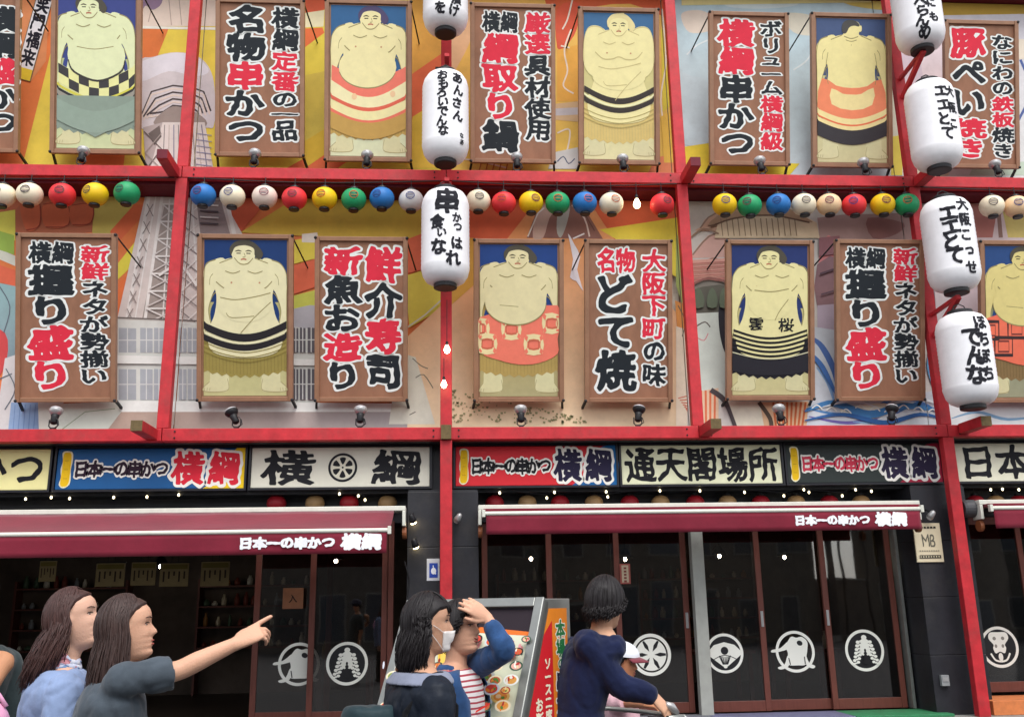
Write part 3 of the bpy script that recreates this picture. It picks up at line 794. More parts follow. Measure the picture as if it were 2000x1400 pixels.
SK, SKL, NAVY = 'ece0a0', '9a8d5c', '1d4578'
def art_panel(P, kind, w, h):
    # fractions; v measured DOWN here -> helper flips
    a = h/w
    class D: pass
    d = D()
    kx = kind.get('kx', 1.13)
    ln = kind.get('lean', 0)
    def f(p): return [(.07+.86*max(0, min(1, .5+(x-.5)*kx+ln*(.6-y if y < .6 else 0))), 1-(.035+.93*max(0, min(1, y)))) for x, y in p]
    def poly(p, c, sm=0): P.poly(f(p), c, sm)
    def line(p, wd, c, sm=5, tp=False): P.line(f(p), wd, c, sm, tp)
    bgc, skin, ground_ = kind.get('bg', NAVY), kind.get('skin', SK), kind.get('ground', 'c8b97c')
    hz = kind.get('horizon', .45)
    poly([(0,0),(1,0),(1,1),(0,1)], bgc)
    P.poly(f([(0,hz),(1,hz),(1,1),(0,1)]), ground_, 0, (1, .6, .05, kind.get('ground2', 'd3cf9c')))
    ol = kind.get('ol', SKL)
    hxp = kind.get('headx', .5); v = kind.get('v', 0)
    # --- feet, skirt of the apron
    fy = .93
    for fx, sg in ((.2, -1), (.8, 1)):
        poly([(fx-sg*.10,fy-.10),(fx+sg*.06,fy-.10),(fx+sg*.08,fy-.02),(fx+sg*.19,fy+.015),(fx+sg*.17,fy+.04),(fx-sg*.02,fy+.045),(fx-sg*.12,fy+.03)], kind.get('foot', 'd8d2a4'), 4)
        line([(fx-sg*.11,fy-.04),(fx-sg*.12,fy+.03),(fx,fy+.046),(fx+sg*.17,fy+.04),(fx+sg*.19,fy+.015),(fx+sg*.08,fy-.02)], .005, 'a89c70')
        for q in range(4): line([(fx+sg*(.08+.028*q),fy+.038),(fx+sg*(.075+.028*q),fy+.018)], .004, 'a89c70', 0)
    ft = kind.get('fringe', 'a8944e'); yb = kind.get('hem', .86)
    sk = [(.04,.62),(.96,.62),(.99,.75),(.97,yb-.02)]+[(x/20, yb+.0+.045*math.sin(PI*(x/20))+(.012 if x % 2 else -.006)) for x in range(19, 0, -1)]+[(.02,yb-.02),(0,.75)]
    poly(sk, ft)
    for k in range(26):
        x = .04+.92*k/25; line([(x,yb-.10+.03*math.sin(PI*x)),(x+.004,yb-.01+.045*math.sin(PI*x))], .006, kind.get('fringe2', '8b7a40'), 0)
    # --- arms
    if kind.get('arms', 1) == 1:
        for s in (-1, 1):
            def X(x): return .5+s*x
            poly([(X(.20),.125),(X(.34),.135),(X(.44),.19),(X(.49),.30),(X(.50),.42),(X(.475),.52),(X(.46),.60),(X(.40),.625),(X(.345),.60),(X(.36),.54),(X(.385),.47),(X(.36),.38),(X(.30),.31),(X(.18),.27)], skin, 5)
            line([(X(.30),.128),(X(.40),.155),(X(.465),.23),(X(.495),.36),(X(.485),.48),(X(.46),.60),(X(.40),.627),(X(.35),.605)], .007, ol)
            line([(X(.24),.325),(X(.33),.35),(X(.385),.44),(X(.375),.51),(X(.35),.57)], .007, ol)
            line([(X(.43),.60),(X(.425),.575)], .005, ol); line([(X(.395),.61),(X(.395),.58)], .005, ol); line([(X(.30),.20),(X(.36),.24),(X(.37),.29)], .005, ol)
            poly([(X(.30),.40),(X(.345),.42),(X(.37),.48),(X(.345),.56),(X(.31),.56)], bgc if not kind.get('back') else bgc, 3)
    else:   # arms folded behind the head
        for s in (-1, 1):
            def X(x): return .5+s*x
            poly([(X(.08),.20),(X(.22),.10),(X(.38),.10),(X(.46),.20),(X(.44),.36),(X(.32),.44),(X(.14),.42)], skin, 5)
            line([(X(.10),.19),(X(.22),.105),(X(.38),.105),(X(.46),.20),(X(.44),.35)], .006, ol)
    # --- torso
    poly([(.24,.15),(.38,.115),(.62,.115),(.76,.15),(.84,.24),(.80,.36),(.825,.48),(.90,.60),(.84,.72),(.5,.76),(.16,.72),(.10,.60),(.175,.48),(.20,.36),(.16,.24)], skin, 6)
    line([(.24,.15),(.38,.118)], .006, ol); line([(.62,.118),(.76,.15)], .006, ol)
    # --- head
    if kind.get('back'):
        poly([(hxp-.115,.06),(hxp-.09,.025),(hxp,.012),(hxp+.09,.025),(hxp+.12,.065),(hxp+.10,.11),(hxp+.15,.16),(hxp-.15,.16),(hxp-.10,.11)], skin, 5)
        poly([(hxp-.12,.075),(hxp-.105,.035),(hxp-.05,.012),(hxp+.04,.012),(hxp+.10,.034),(hxp+.105,.055),(hxp+.04,.05),(hxp-.02,.062),(hxp-.06,.10),(hxp-.10,.105)], kind.get('hair', '4c4a48'), 4)
        poly([(hxp+.10,.055),(hxp+.135,.05),(hxp+.135,.085),(hxp+.105,.09)], skin, 3); line([(hxp-.09,.125),(hxp,.14),(hxp+.09,.125)], .006, ol); line([(hxp-.07,.15),(hxp,.16),(hxp+.07,.15)], .005, ol)
    else:
        poly([(hxp-.13,.05),(hxp-.06,.015),(hxp+.06,.015),(hxp+.13,.05),(hxp+.12,.11),(hxp+.05,.155),(hxp-.05,.155),(hxp-.12,.11)], skin, 6)
        poly([(hxp-.135,.10),(hxp-.145,.05),(hxp-.07,.008),(hxp+.07,.005),(hxp+.16,.04),(hxp+.21,.09),(hxp+.17,.125),(hxp+.12,.10),(hxp+.11,.055),(hxp+.02,.035),(hxp-.08,.045),(hxp-.115,.075)], kind.get('hair', '4f4a3e'), 5)
        poly([(hxp-.02,.012),(hxp+.02,-.012),(hxp+.07,-.004),(hxp+.05,.018)], kind.get('hair', '4f4a3e'), 4)
        line([(hxp-.09,.074),(hxp-.055,.068),(hxp-.02,.074)], .008, '4a4230', 3, True); line([(hxp+.02,.074),(hxp+.055,.068),(hxp+.09,.076)], .008, '4a4230', 3, True)
        line([(hxp-.075,.086),(hxp-.03,.086)], .006, '3c3628', 0); line([(hxp+.03,.086),(hxp+.075,.087)], .006, '3c3628', 0)
        line([(hxp+.005,.084),(hxp+.018,.108),(hxp-.01,.112)], .005, ol, 3); line([(hxp-.03,.127),(hxp,.123),(hxp+.03,.127)], .008, 'b5604a', 3)
        line([(hxp-.10,.115),(hxp-.04,.153),(hxp+.04,.153),(hxp+.10,.118)], .006, ol)
    # --- chest and belly
    if kind.get('back'):
        line([(hxp,.18),(hxp+.01,.3),(hxp,.40)], .005, ol); line([(.28,.26),(.36,.30),(.42,.28)], .005, ol)
    else:
        line([(.20,.27),(.30,.315),(.42,.315),(.5,.30),(.60,.318),(.72,.31),(.80,.265)], .007, ol)
        for x in (.33, .67): P.ell(.07+.86*x, 1-(.035+.93*.275), .010, .010/a, 'c78f6a', 10)
        line([(.30,.20),(.38,.215),(.46,.20)], .005, ol); line([(.54,.20),(.62,.215),(.70,.20)], .005, ol)
    bel = kind.get('belly', (.5, .44, .30, .155))
    bx, by, rx, ry = bel
    ts = [(bx+rx*math.cos(t), by+ry*math.sin(t)) for t in [math.radians(q) for q in range(0, 360, 15)]]
    st = kind['style']
    belt_top = .50
    def band(y0, y1, sag, c, xa=.02, xb=.98):
        up = [(xa+(xb-xa)*k/16, y0+sag*math.sin(PI*k/16)) for k in range(17)]; dn = [(xa+(xb-xa)*k/16, y1+sag*math.sin(PI*k/16)) for k in range(16, -1, -1)]
        poly(up+dn, c)
    if st == 'checker':
        band(.45, .58, .10, 'e9e6a0', .08, .99)
        for r in range(2):
            for k in range(8):
                if (k+r) % 2 == 0:
                    x0, x1 = .08+.114*k, .08+.114*(k+1); s0, s1 = .10*math.sin(PI*(k/8)), .10*math.sin(PI*(k+1)/8)
                    y = .452+.062*r; poly([(x0,y+s0),(x1,y+s1),(x1,y+.062+s1),(x0,y+.062+s0)], '3d3a3c')
        band(.575, .592, .10, 'd8cf52', .04, .99); band(.592, .61, .10, '2e2c30'); band(.61, .645, .10, '9b968a'); band(.645, .662, .10, '2e2c30')
        poly([(.02,.662),(.98,.662),(1,.80),(.5,.93),(0,.80)], '8b9a8c'); band(.66, .80, .10, '93a495', 0, 1)
        poly(ts, skin); line([(bx-rx*.98,by+.03),(bx-rx*.8,by+ry*.65),(bx,by+ry),(bx+rx*.8,by+ry*.65),(bx+rx*.98,by+.03)], .012, '3a3633')
        line([(.30,.345),(.5,.36),(.72,.34)], .005, ol)
    elif st == 'salmon':
        band(.40, .57, .08, 'ee7a66', .06, .95); band(.48, .60, .13, 'f1e6b4', .03, .97); band(.44, .50, .10, 'ee7a66', .06, .94)
        band(.58, .605, .10, 'e0664e', .01, .99); band(.605, .665, .10, 'efe3a8', 0, 1); band(.665, .69, .10, 'e8745c', 0, 1); band(.69, .80, .09, 'c29a50', 0, 1)
        poly(ts, skin); line(ts[1:12], .007, ol)
        P.ell(.34, .40, .03, .02, 'efc79a'); P.ell(.78, .42, .03, .02, 'efc79a')
    elif st in ('stripes', 'stripes2'):
        poly(ts, skin)
        s = .085
        if st == 'stripes2':
            band(.50, .54, s, '38302c', .06, .95); band(.548, .562, s, 'f1eebc', .04, .97); band(.565, .60, s, '38302c', .03, .98)
        else:
            band(.52, .57, s, '231f22', .03, .95); band(.575, .585, s, 'efe8c0', .01, .97); band(.588, .628, s, '231f22', 0, .98)
        for k in range(3): line([(.02,.655+k*.03),(.25,.70+k*.03),(.5,.725+k*.03),(.75,.70+k*.03),(.98,.655+k*.03)], .005, '8d7d3c' if st == 'stripes' else 'b8a868')
        line([(.24,.37),(.40,.385),(.62,.365),(.78,.34)], .006, ol); line([(.78,.40),(.60,.50),(.45,.60)], .006, ol); line([(.3,.47),(.36,.50),(.60,.49)], .005, ol)
    elif st == 'squares':
        ac, bc = kind.get('ac', 'f08868'), kind.get('bc', 'ecd9a4')
        poly([(.06,.48),(.94,.40),(1,.62),(.97,.72),(.72,.78),(.5,.79),(.28,.76),(.02,.70)], ac, 3)
        for cx, cy in kind.get('sq', ((.08,.555),(.42,.56),(.86,.52),(.16,.655),(.66,.66))):
            u = .105; q = .058
            if kind.get('dark'):
                line([(cx-u,cy-q),(cx+u,cy-q),(cx+u,cy+q),(cx-u,cy+q),(cx-u,cy-q)], .022, bc, 0)
                line([(cx-u*.6,cy-q*.6),(cx+u*.6,cy-q*.6),(cx+u*.6,cy+q*.6),(cx-u*.6,cy+q*.6),(cx-u*.6,cy-q*.6)], .012, '7a3a34', 0)
            else:
                for r_, wd in ((.80, .040), (.50, .012)):
                    line([(cx-u*r_,cy-q*r_*.9),(cx,cy-q*r_*1.08),(cx+u*r_,cy-q*r_*.9),(cx+u*r_*1.08,cy),(cx+u*r_,cy+q*r_*.9),(cx,cy+q*r_*1.08),(cx-u*r_,cy+q*r_*.9),(cx-u*r_*1.08,cy),(cx-u*r_,cy-q*r_*.9)], wd, bc if wd > .02 else 'c9684e', 0)
                for (dx, dy) in ((-.85,-.85),(.85,-.85),(.85,.85),(-.85,.85)): line([(cx+dx*u*.75,cy+dy*q*.75),(cx+dx*u*1.05,cy+dy*q*1.05)], .030, ac, 0)
        poly(ts, skin); line(ts[0:13], .007, ol); line([(.30,.40),(.5,.41)], .004, ol)
    elif st == 'black':
        poly(ts, skin)
        for k in range(5): band(.56+k*.030, .575+k*.030, .055, '17161a', .07-k*.006, .93+k*.006)
        line([(.05,.715),(.3,.75),(.5,.76),(.7,.75),(.95,.715)], .006, 'd8d3b0'); 
        poly([(.03,.72),(.3,.765),(.5,.775),(.7,.765),(.97,.72),(.99,.84),(.75,.865),(.5,.87),(.25,.865),(.01,.84)], '26242c')
        P.glyphs([('雲', .34, .475, .17, .085, 0), ('桜', .68, .47, .18, .09, 0)], [(.02, {0: '17161a'})])
        line([(.30,.30),(.5,.31),(.70,.29)], .006, ol); line([(.70,.36),(.60,.44),(.55,.50)], .006, ol)
    elif st == 'backapron':
        poly(ts, skin)
        poly([(.12,.42),(.3,.47),(.5,.485),(.7,.47),(.88,.42),(.96,.62),(.75,.685),(.5,.70),(.25,.685),(.04,.62)], 'f08a62', 2)
        poly([(.24,.49),(.38,.525),(.5,.53),(.62,.525),(.78,.48),(.76,.60),(.5,.64),(.24,.60)], 'f0dc9c', 2)
        band(.62, .66, .08, 'f3df9e', .02, .97); band(.66, .672, .08, 'ea7650', .02, .97); band(.672, .70, .08, 'f3df9e', .01, .98); band(.70, .80, .08, '383438', 0, .99)
        line([(.2,.24),(.17,.36),(.2,.46)], .006, ol); line([(.8,.24),(.83,.36),(.8,.46)], .006, ol)
U_ = 'framed boards on the upper storey'; L_ = 'framed boards on the lower storey'
def TX(px, label, cols, grp): make_panel(px, 'menu_board', label, 'menu board', grp, ('text', cols))
def AR(px, label, kind, grp): make_panel(px, 'wrestler_picture', label, 'framed picture', grp, ('art', kind))
GM, GP = 'framed menu boards on the front', 'framed wrestler pictures on the front'
# upper row
TX(((-122,-28),(40,-25),(-118,297),(38,300)), 'brown menu board lettered 横綱串かつ cut off by the left edge of the view', [(.10,.5,.05,.95,T('横k 綱k 串r か盛k つk'.replace('か盛k','かk'))),(.62,.9,.05,.6,T('人r 気r 一k 番k'))][:1]+[(.56,.98,.12,.90,T('横k 綱k 盛r かk つk'))], GM)
AR(((97,-24),(272,-20),(103,300),(280,303)), 'framed wrestler picture with black and cream chequered belt over a grey green apron', dict(style='checker', lean=-.10, bg='3a4586', skin='e4e8b8', horizon=.42, ground='b9c08c', ground2='ccd4a4', fringe='8b9a8c', fringe2='8b9a8c', belly=(.52,.40,.33,.165), headx=.45), GP)
TX(((418,0),(592,-2),(424,306),(598,308)), 'brown menu board lettered 名物串かつ right of the leftmost upper red post', [(.12,.55,.04,.93,T('名k 物k 串r かk つk')),(.63,.93,.05,.90,T('横k 綱k 定r 番r のk 一k 品k',[1,1.05,.95,.95,.8,.55,1.0]))], GM)
AR(((631,0),(803,2),(637,315),(806,318)), 'framed wrestler picture with salmon belt and cream and red bands below the big belly', dict(style='salmon', lean=.06, bg='2f6190', skin='efe3aa', horizon=.42, ground='d0d2a8', ground2='d7dab4', fringe='c4a258', fringe2='a98c48', hem=.84, belly=(.48,.41,.34,.14), hair='4d4468'), GP)
TX(((920,6),(1087,10),(917,318),(1082,321)), 'brown menu board lettered 横綱綱取り鍋 right of the middle column of lanterns, upper row', [(.14,.56,.05,.93,T('横綱k 綱r 取r りr 鍋k',[.75,1.05,1,.95,1.1])),(.64,.94,.05,.86,T('厳r 選r 具k 材k 使k 用k'))], GM)
AR(((1131,15),(1290,17),(1128,321),(1285,324)), 'framed wrestler picture with hands behind the head and two dark curved belt bands', dict(style='stripes2', arms=2, bg='3c6a94', skin='f0e4a6', horizon=.36, ground='d2c684', ground2='ddd7a6', fringe='d8bf76', fringe2='cbb878', hem=.84, belly=(.5,.43,.34,.10), ol='cdbd84', hair='e6d69a'), GP)
TX(((1386,24),(1546,25),(1384,322),(1535,326)), 'brown menu board lettered 横綱串かつ in front of the pale blue painted sky', [(.12,.56,.05,.95,T('横r 綱r 串k かk つk')),(.64,.92,.05,.90,T('ボk リk ュk ーk ムk 横r 綱r 級r',[1,1,.8,.7,.9,1,1.1,1.1]))], GM)
AR(((1590,26),(1746,28),(1579,326),(1736,330)), 'framed picture of a wrestler from behind with coral apron and black fringe', dict(style='backapron', back=True, bg='46587f', skin='f1e3a0', horizon=.40, ground='cfc78e', ground2='cfc89a', fringe='383438', fringe2='2c2a2e', hem=.80, belly=(.5,.33,.30,.14)), GP)
TX(((1850,40),(1996,42),(1838,328),(1981,331)), 'brown menu board lettered 豚ぺい焼き partly behind a white lantern at upper right', [(.10,.56,.05,.93,T('豚r ぺk いk 焼r きr',[1.1,1,1.1,.7,.7])),(.64,.94,.09,.93,T('なk にk わk のk 鉄r 板r 焼k きk'))], GM)
# lower row
TX(((26,454),(222,457),(38,783),(233,788)), 'brown menu board lettered 横綱握り盛り on the far left below the red lantern', [(.12,.57,.05,.93,T('横綱k 握k りk 盛r りr',[.72,1,.95,1.1,.95])),(.64,.92,.07,.90,T('新r 鮮r ネk タk がk 勢k 揃k いk'))], GM)
AR(((383,456),(572,459),(388,783),(574,785)), 'framed wrestler picture with two plain black belt bands over an olive fringe', dict(style='stripes', lean=-.05, bg='17386e', skin='e8e0b4', horizon=.40, ground='b9b179', ground2='c5c08a', fringe='9c8c48', hem=.83, belly=(.5,.40,.30,.13)), GP)
TX(((614,461),(797,464),(616,783),(796,786)), 'brown menu board lettered 新魚お造り and 鮮介寿司 in two equal wide columns, lower row', [(.10,.50,.06,.93,T('新r 魚k おk 造r りk')),(.54,.93,.06,.93,T('鮮r 介k 寿r 司k'))], GM)
AR(((925,466),(1106,468),(925,783),(1096,787)), 'framed wrestler picture with red apron of cream squares fading to gold', dict(style='squares', lean=-.03, kx=1.2, bg='1e4080', skin='e4d8a8', horizon=.40, ground='b89c58', ground2='b0a87c', fringe='b59a58', fringe2='a58c50', hem=.82, belly=(.47,.38,.33,.15), ac='ef7c66'), GP)
TX(((1144,467),(1316,469),(1139,784),(1309,787)), 'brown menu board lettered 名物どて焼 beside the painted volcano, lower row', [(.13,.58,.05,.93,T('名物r どk てk 焼k',[.72,1.15,1,1.15])),(.66,.93,.06,.90,T('大r 阪r 下r 町r のk 味k'))], GM)
AR(((1420,468),(1593,470),(1415,780),(1586,784)), 'framed wrestler picture with calligraphy on the belly and a black banded apron', dict(style='black', lean=.07, bg='25356c', skin='eae0a4', horizon=.42, ground='cabf84', ground2='cbc390', fringe='26242c', fringe2='26242c', hem=.84, belly=(.5,.37,.27,.13), headx=.46), GP)
TX(((1635,467),(1809,469),(1628,781),(1800,785)), 'brown menu board lettered 横綱握り盛り below the right string of lanterns', [(.12,.57,.05,.93,T('横綱k 握k りk 盛r りr',[.72,1,.95,1.1,.95])),(.66,.93,.05,.90,T('新r 鮮r ネk タk がk 勢k 揃k いk'))], GM)
AR(((1912,469),(2085,471),(1915,785),(2078,788)), 'framed wrestler picture with coral apron of dark squares cut off by the right edge', dict(style='squares', dark=1, bg='284a80', skin='e0d088', horizon=.40, ground='8f9270', ground2='9c9c80', fringe='8a7048', fringe2='75603c', hem=.84, belly=(.5,.38,.36,.15), ac='ef7458', bc='3a2a2c', sq=((.10,.56),(.42,.55),(.76,.56),(.26,.665),(.62,.665))), GP)

# ================================================================ big white lanterns
def lprof(R, H):
    pr = [(R*.45, 0), (R*.62, .012), (R*.80, .045), (R*.93, .11), (R, .20)]
    n = 30
    for k in range(1, n):
        z = .20+(H-.40)*k/n; pr.append((R*(1.0+.006*(1 if k % 2 else -1)), z))
    pr += [(R, H-.20), (R*.93, H-.11), (R*.80, H-.045), (R*.62, H-.012), (R*.45, H)]
    return pr
def big_lantern(x, Y, z, R, H, label, cols, xtilt=0):
    t = thing('paper_lantern', (x, Y, z), label, 'lantern', 'big white lanterns')
    pr = lprof(R, H)
    mb = MB(); mb.lathe(pr, (x, Y, z), 40, caps=True); mb.build('lantern_skin', M_lant, t, smooth=True)
    for zz, nm in ((-.055, 'bottom_cap'), (H-.01, 'top_cap')):
        mb = MB(); mb.lathe([(R*.40, 0), (R*.48, .008), (R*.48, .058), (R*.40, .066)], (x, Y, z+zz), 28); mb.build(nm, M_cap, t, smooth=False, bevel=.004)
    mb = MB()
    for s in (-1, 1): mb.tube([(x+s*R*.3, Y, z+H+.05), (x+s*R*.2, Y, z+H+.12), (x, Y, z+H+.15)], .008, 6)
    mb.build('hanging_wire', M_dark, t)
    rs = [p[0] for p in pr]; zs = [p[1] for p in pr]
    def fn(u, v, h):
        r = float(np.interp(v, zs, rs)) + h + .004; a = u/R
        return (x+r*math.sin(a), Y-r*math.cos(a), z+v)
    P = Pr(fn)
    # cols: (arc centre m, [(char, size, vcentre fraction, dx)])
    for ua, chs in cols:
        P.glyphs([(c, ua*R+dx, H*(1-v), s, s*1.05, 0, r) for (c, s, v, dx, r) in chs], [(.045, {0: '2a2a30'})], merge=False)
    P.build('brush_lettering', M_paperprint, t)
def col(s, size, v0, v1, dx=0, rot=0):
    n = len(s); return [(c, size, v0+(v1-v0)*(k+.5)/n, dx+.012*math.sin(k*2.3), rot+.08*math.sin(k*1.7)) for k, c in enumerate(s)]
def zpx(x, y, Y): return at(x, y, Y).z
YL = -1.2
H1 = zpx(870,375,YL)-zpx(870,556,YL)
big_lantern(-.03, YL, zpx(870,62,YL), .305, H1, 'white lantern over the middle post, topmost and cut off by the top of the view', [(-.2, col('一つを', .17, .52, .93)), (.45, col('度漬け', .16, .55, .95))])
big_lantern(-.03, YL, zpx(870,316,YL), .305, H1, 'white lantern over the middle post lettered あんさんおもろいでんな', [(-.12, col('おもろいでんな', .15, .08, .82)), (.55, col('あんさん', .16, .08, .66)), (.75, col('なあ', .07, .76, .90))])
big_lantern(-.03, YL, zpx(870,556,YL), .305, H1, 'white lantern over the middle post headed by a big 串, the lowest of its column', [(.08, [('串', .34, .19, 0, 0)]), (-.34, [('食', .19, .42, 0, -.1), ('い', .13, .54, .06, 0), ('な', .22, .68, .02, 0)]), (.50, col('かつ', .13, .32, .52)+[('は', .17, .64, .0, 0), ('れ', .20, .80, -.05, 0)])])
R2 = .325; H2 = 1.25
for (yb, lab, cs) in ((96, 'white lantern of the right column, topmost and cut off by the top of the view', [(-.33, col('べらんめ', .19, .50, .98)), (.10, col('にも', .15, .50, .85))]),
                      (328, 'white lantern of the right column in front of the board lettered 豚ぺい焼き', [(-.02, col('エエとて', .19, .14, .80)), (.38, col('大阪こ', .15, .12, .7))]),
                      (567, 'white lantern of the right column just below the red beam, lettered エエとて', [(-.42, col('エエとて', .24, .16, .78)), (.18, col('大阪こっせ', .17, .05, .92))]),
                      (792, 'lowest white lantern of the right column, lettered ぼちぼちでんな', [(-.20, col('でんな', .26, .22, .82)), (.22, col('ぼちぼち', .19, .06, .80))])):
    big_lantern(6.60, YL, zpx(1890 if yb > 700 else 1855 if yb > 500 else 1822 if yb > 300 else 1800, yb, YL), R2, H2 if yb < 700 else 1.19, lab, cs)
# lantern brackets on posts: part of the building front
for (x, z) in ((6.58, 8.85), (6.58, 5.26), (-.02, 8.62), (-.02, 6.82)):
    mb = MB(); mb.bar((x-.0, YF-.06, z-.28), (x+.01, YL-.05, z+.05), .06, .07); mb.bar((x, YF-.06, z+.02), (x, YL-.05, z+.05), .05, .05)
    mb.build('lantern_bracket', M_red, BLD, bevel=.005)
mb = MB(); mb.bar((-.15, YF-.06, 8.1), (-.15, YF-.06, 8.9), .03, .05); mb.build('lantern_bracket', M_dark, BLD)

# ================================================================ strings of small coloured lanterns
LC = dict(tan='a8845a', shaded_red='9c1a26', cream='f0e2c6', pink='ecd6c8', red='e2363c', yellow='f0c418', green='249a62', blue='2a74bc', grey='d2cecc', peach='f2cda2')  # first two are red and peach with the entrance shade put into the colour
def small_lantern(c, R=.165, key='cream', mark=0):
    mb = MB(); pr = []
    n = 14
    for k in range(n+1):
        a = -PI/2*.80+PI*.80*k/n; pr.append((R*math.cos(a)**.85, .88*R*math.sin(a)*1.0+R*.012*0))
        if k < n:
            a2 = a+PI*.80/n/2; pr.append((R*math.cos(a2)**.85*.985, .88*R*math.sin(a2)))
    return pr
tmpl = {}
def place_small(px, py, key, label, Y=-.58, R=.168, name='small_lantern', group='small coloured lanterns under the beam', lit=False):
    c = at(px, py, Y)
    t = thing(name, c, label, 'lantern', group)
    col_ = LC[key]
    mm = mat('lantern_paper_'+key, hx(col_), rough=.5, var=.06, vscale=9, spec=.35)
    mb = MB(); mb.lathe(small_lantern(None, R), c, 24); mb.build('lantern_skin', mm, t, smooth=True)
    mb = MB(); mb.lathe([(R*.36, 0), (R*.42, .008), (R*.40, .035), (R*.3, .037)], (c.x, c.y, c.z-.88*R*.95-.032), 16); mb.build('bottom_cap', M_cap, t)
    mb = MB(); mb.lathe([(R*.36, 0), (R*.40, .01), (R*.36, .03)], (c.x, c.y, c.z+.88*R*.93), 16); mb.tube([(c.x, c.y, c.z+.88*R), (c.x, c.y, 7.17 if c.z > 5 else 3.03)], .006, 5)
    mb.build('hanging_loop', M_cap, t)
    rnd = random.Random(int(px)*7+3)
    ma = rnd.uniform(-.5, .15) if px < 900 else rnd.uniform(-.3, .5)
    if px > 1400: ma = rnd.uniform(-.55, -.1)
    def fn(u, v, h):
        r = R*math.cos(math.asin(max(-.95, min(.95, v/(R*.93)))))+h+.003
        a = ma+u/R; return (c.x+r*math.sin(a), c.y-r*math.cos(a), c.z+v*.98)
    P = Pr(fn); dk = '4a3a5c' if key not in ('blue', 'green') else '263050'
    if R > .15:
        ac = rnd.choice(['7a2d4a', '3f4a86', 'c25a30', '55504c'])
        bl = []
        # a small painted face-like crest: worn brush marks
        for k in range(5):
            y = .045-k*.022; L = .055*math.cos(k*.5-.8)
            P.line([(-L+rnd.uniform(-.008,.008), y), (-.01, y+rnd.uniform(-.006,.008)), (L, y+rnd.uniform(-.008,.006))], .007, dk if k % 2 else ac, 3)
        P.ring(0, .01, .052, .060, ac, 20)
    P.build('painted_crest', M_paperprint, t)
    return t
ROW = [(5,382,'cream','cut off by the left edge'),(58,380,'cream','second from the left edge'),(122,381,'red','above the far left menu board'),(186,380,'yellow','between the red and green ones on the left'),
 (248,378,'green','just left of the leftmost red post'),(397,382,'blue','just right of the leftmost red post'),(454,384,'cream','next to the blue one'),(517,385,'pink','left of the red one, second bay'),
 (575,388,'red','over the gap left of the two column board'),(634,388,'yellow','over the left of the two column board'),(691,390,'green','over the two column board'),(746,388,'blue','over the right of the two column board'),
 (803,392,'grey','left of the middle white lantern'),(934,393,'cream','right of the middle white lantern'),(984,397,'red','second right of the middle lanterns'),(1037,396,'yellow','over the picture with cream squares'),
 (1089,397,'green','over the volcano peak'),(1142,397,'blue','over the volcano peak'),(1194,398,'cream','left of the bare bulb'),(1293,400,'red','just left of the third red post'),
 (1415,400,'yellow','first to the right of the third red post'),(1464,402,'green','over the calligraphy picture'),(1520,400,'blue','over the calligraphy picture'),(1570,400,'cream','over the calligraphy picture'),
 (1619,400,'peach','left of the red one'),(1668,401,'red','over the lower right board'),(1724,400,'yellow','over the lower right board'),(1771,400,'green','last before the right lantern column'),
 (1937,403,'cream','right of the right lantern column'),(1985,404,'peach','cut off by the right edge')]
for (px, py, k, where) in ROW:
    nm = dict(cream='cream', pink='pale pink', peach='peach', grey='pale grey').get(k, k)
    place_small(px, py, k, 'small round %s lantern on the string, %s' % (nm, where))
for a, b in ((-8.9, -3.65), (-3.47, -.1), (.06, 3.17), (3.33, 6.5), (6.66, 11.5)):
    mb = MB(); mb.tube([(a+(b-a)*k/12, -.56, 7.165-.05*math.sin(PI*k/12)-.0) for k in range(13)], .008, 6)
    tag(mb.build('lantern_cable', M_dark, None, loc=((a+b)/2, -.56, 7.1)), 'black cable of the lantern string %s' % {-8.9:'in the leftmost bay', -3.47:'left of the middle post', .06:'right of the middle post', 3.33:'before the right lantern column', 6.66:'right of the right lantern column'}[a], 'cable', 'lantern string cables')

def bulb(px, py, Y, top, label, r=.035):
    c = at(px, py, Y); t = thing('light_bulb', c, label, 'light bulb')
    mb = MB(); mb.lathe([(.005, -r*1.1), (r*.7, -r*.8), (r, 0), (r*.85, r*.7), (r*.5, r*1.4), (r*.4, r*1.7)], c, 14); mb.build('glass_bulb', M_bulb, t, smooth=True)
    mb = MB(); mb.lathe([(r*.45, r*1.7), (r*.45, r*2.8), (r*.2, r*3)], c, 10); mb.tube([(c.x, c.y, c.z+r*2.9), (c.x, c.y, top)], .005, 5); mb.build('socket', M_dark, t)
bulb(1244, 400, -.58, 7.17, 'bare lit bulb hanging in a gap of the lantern string', .05)
bulb(873, 684, -.75, 5.4, 'upper bare lit bulb in front of the middle post', .040)
bulb(867, 752, -.75, zpx(870,700,-.75), 'lower bare lit bulb in front of the middle post', .038)

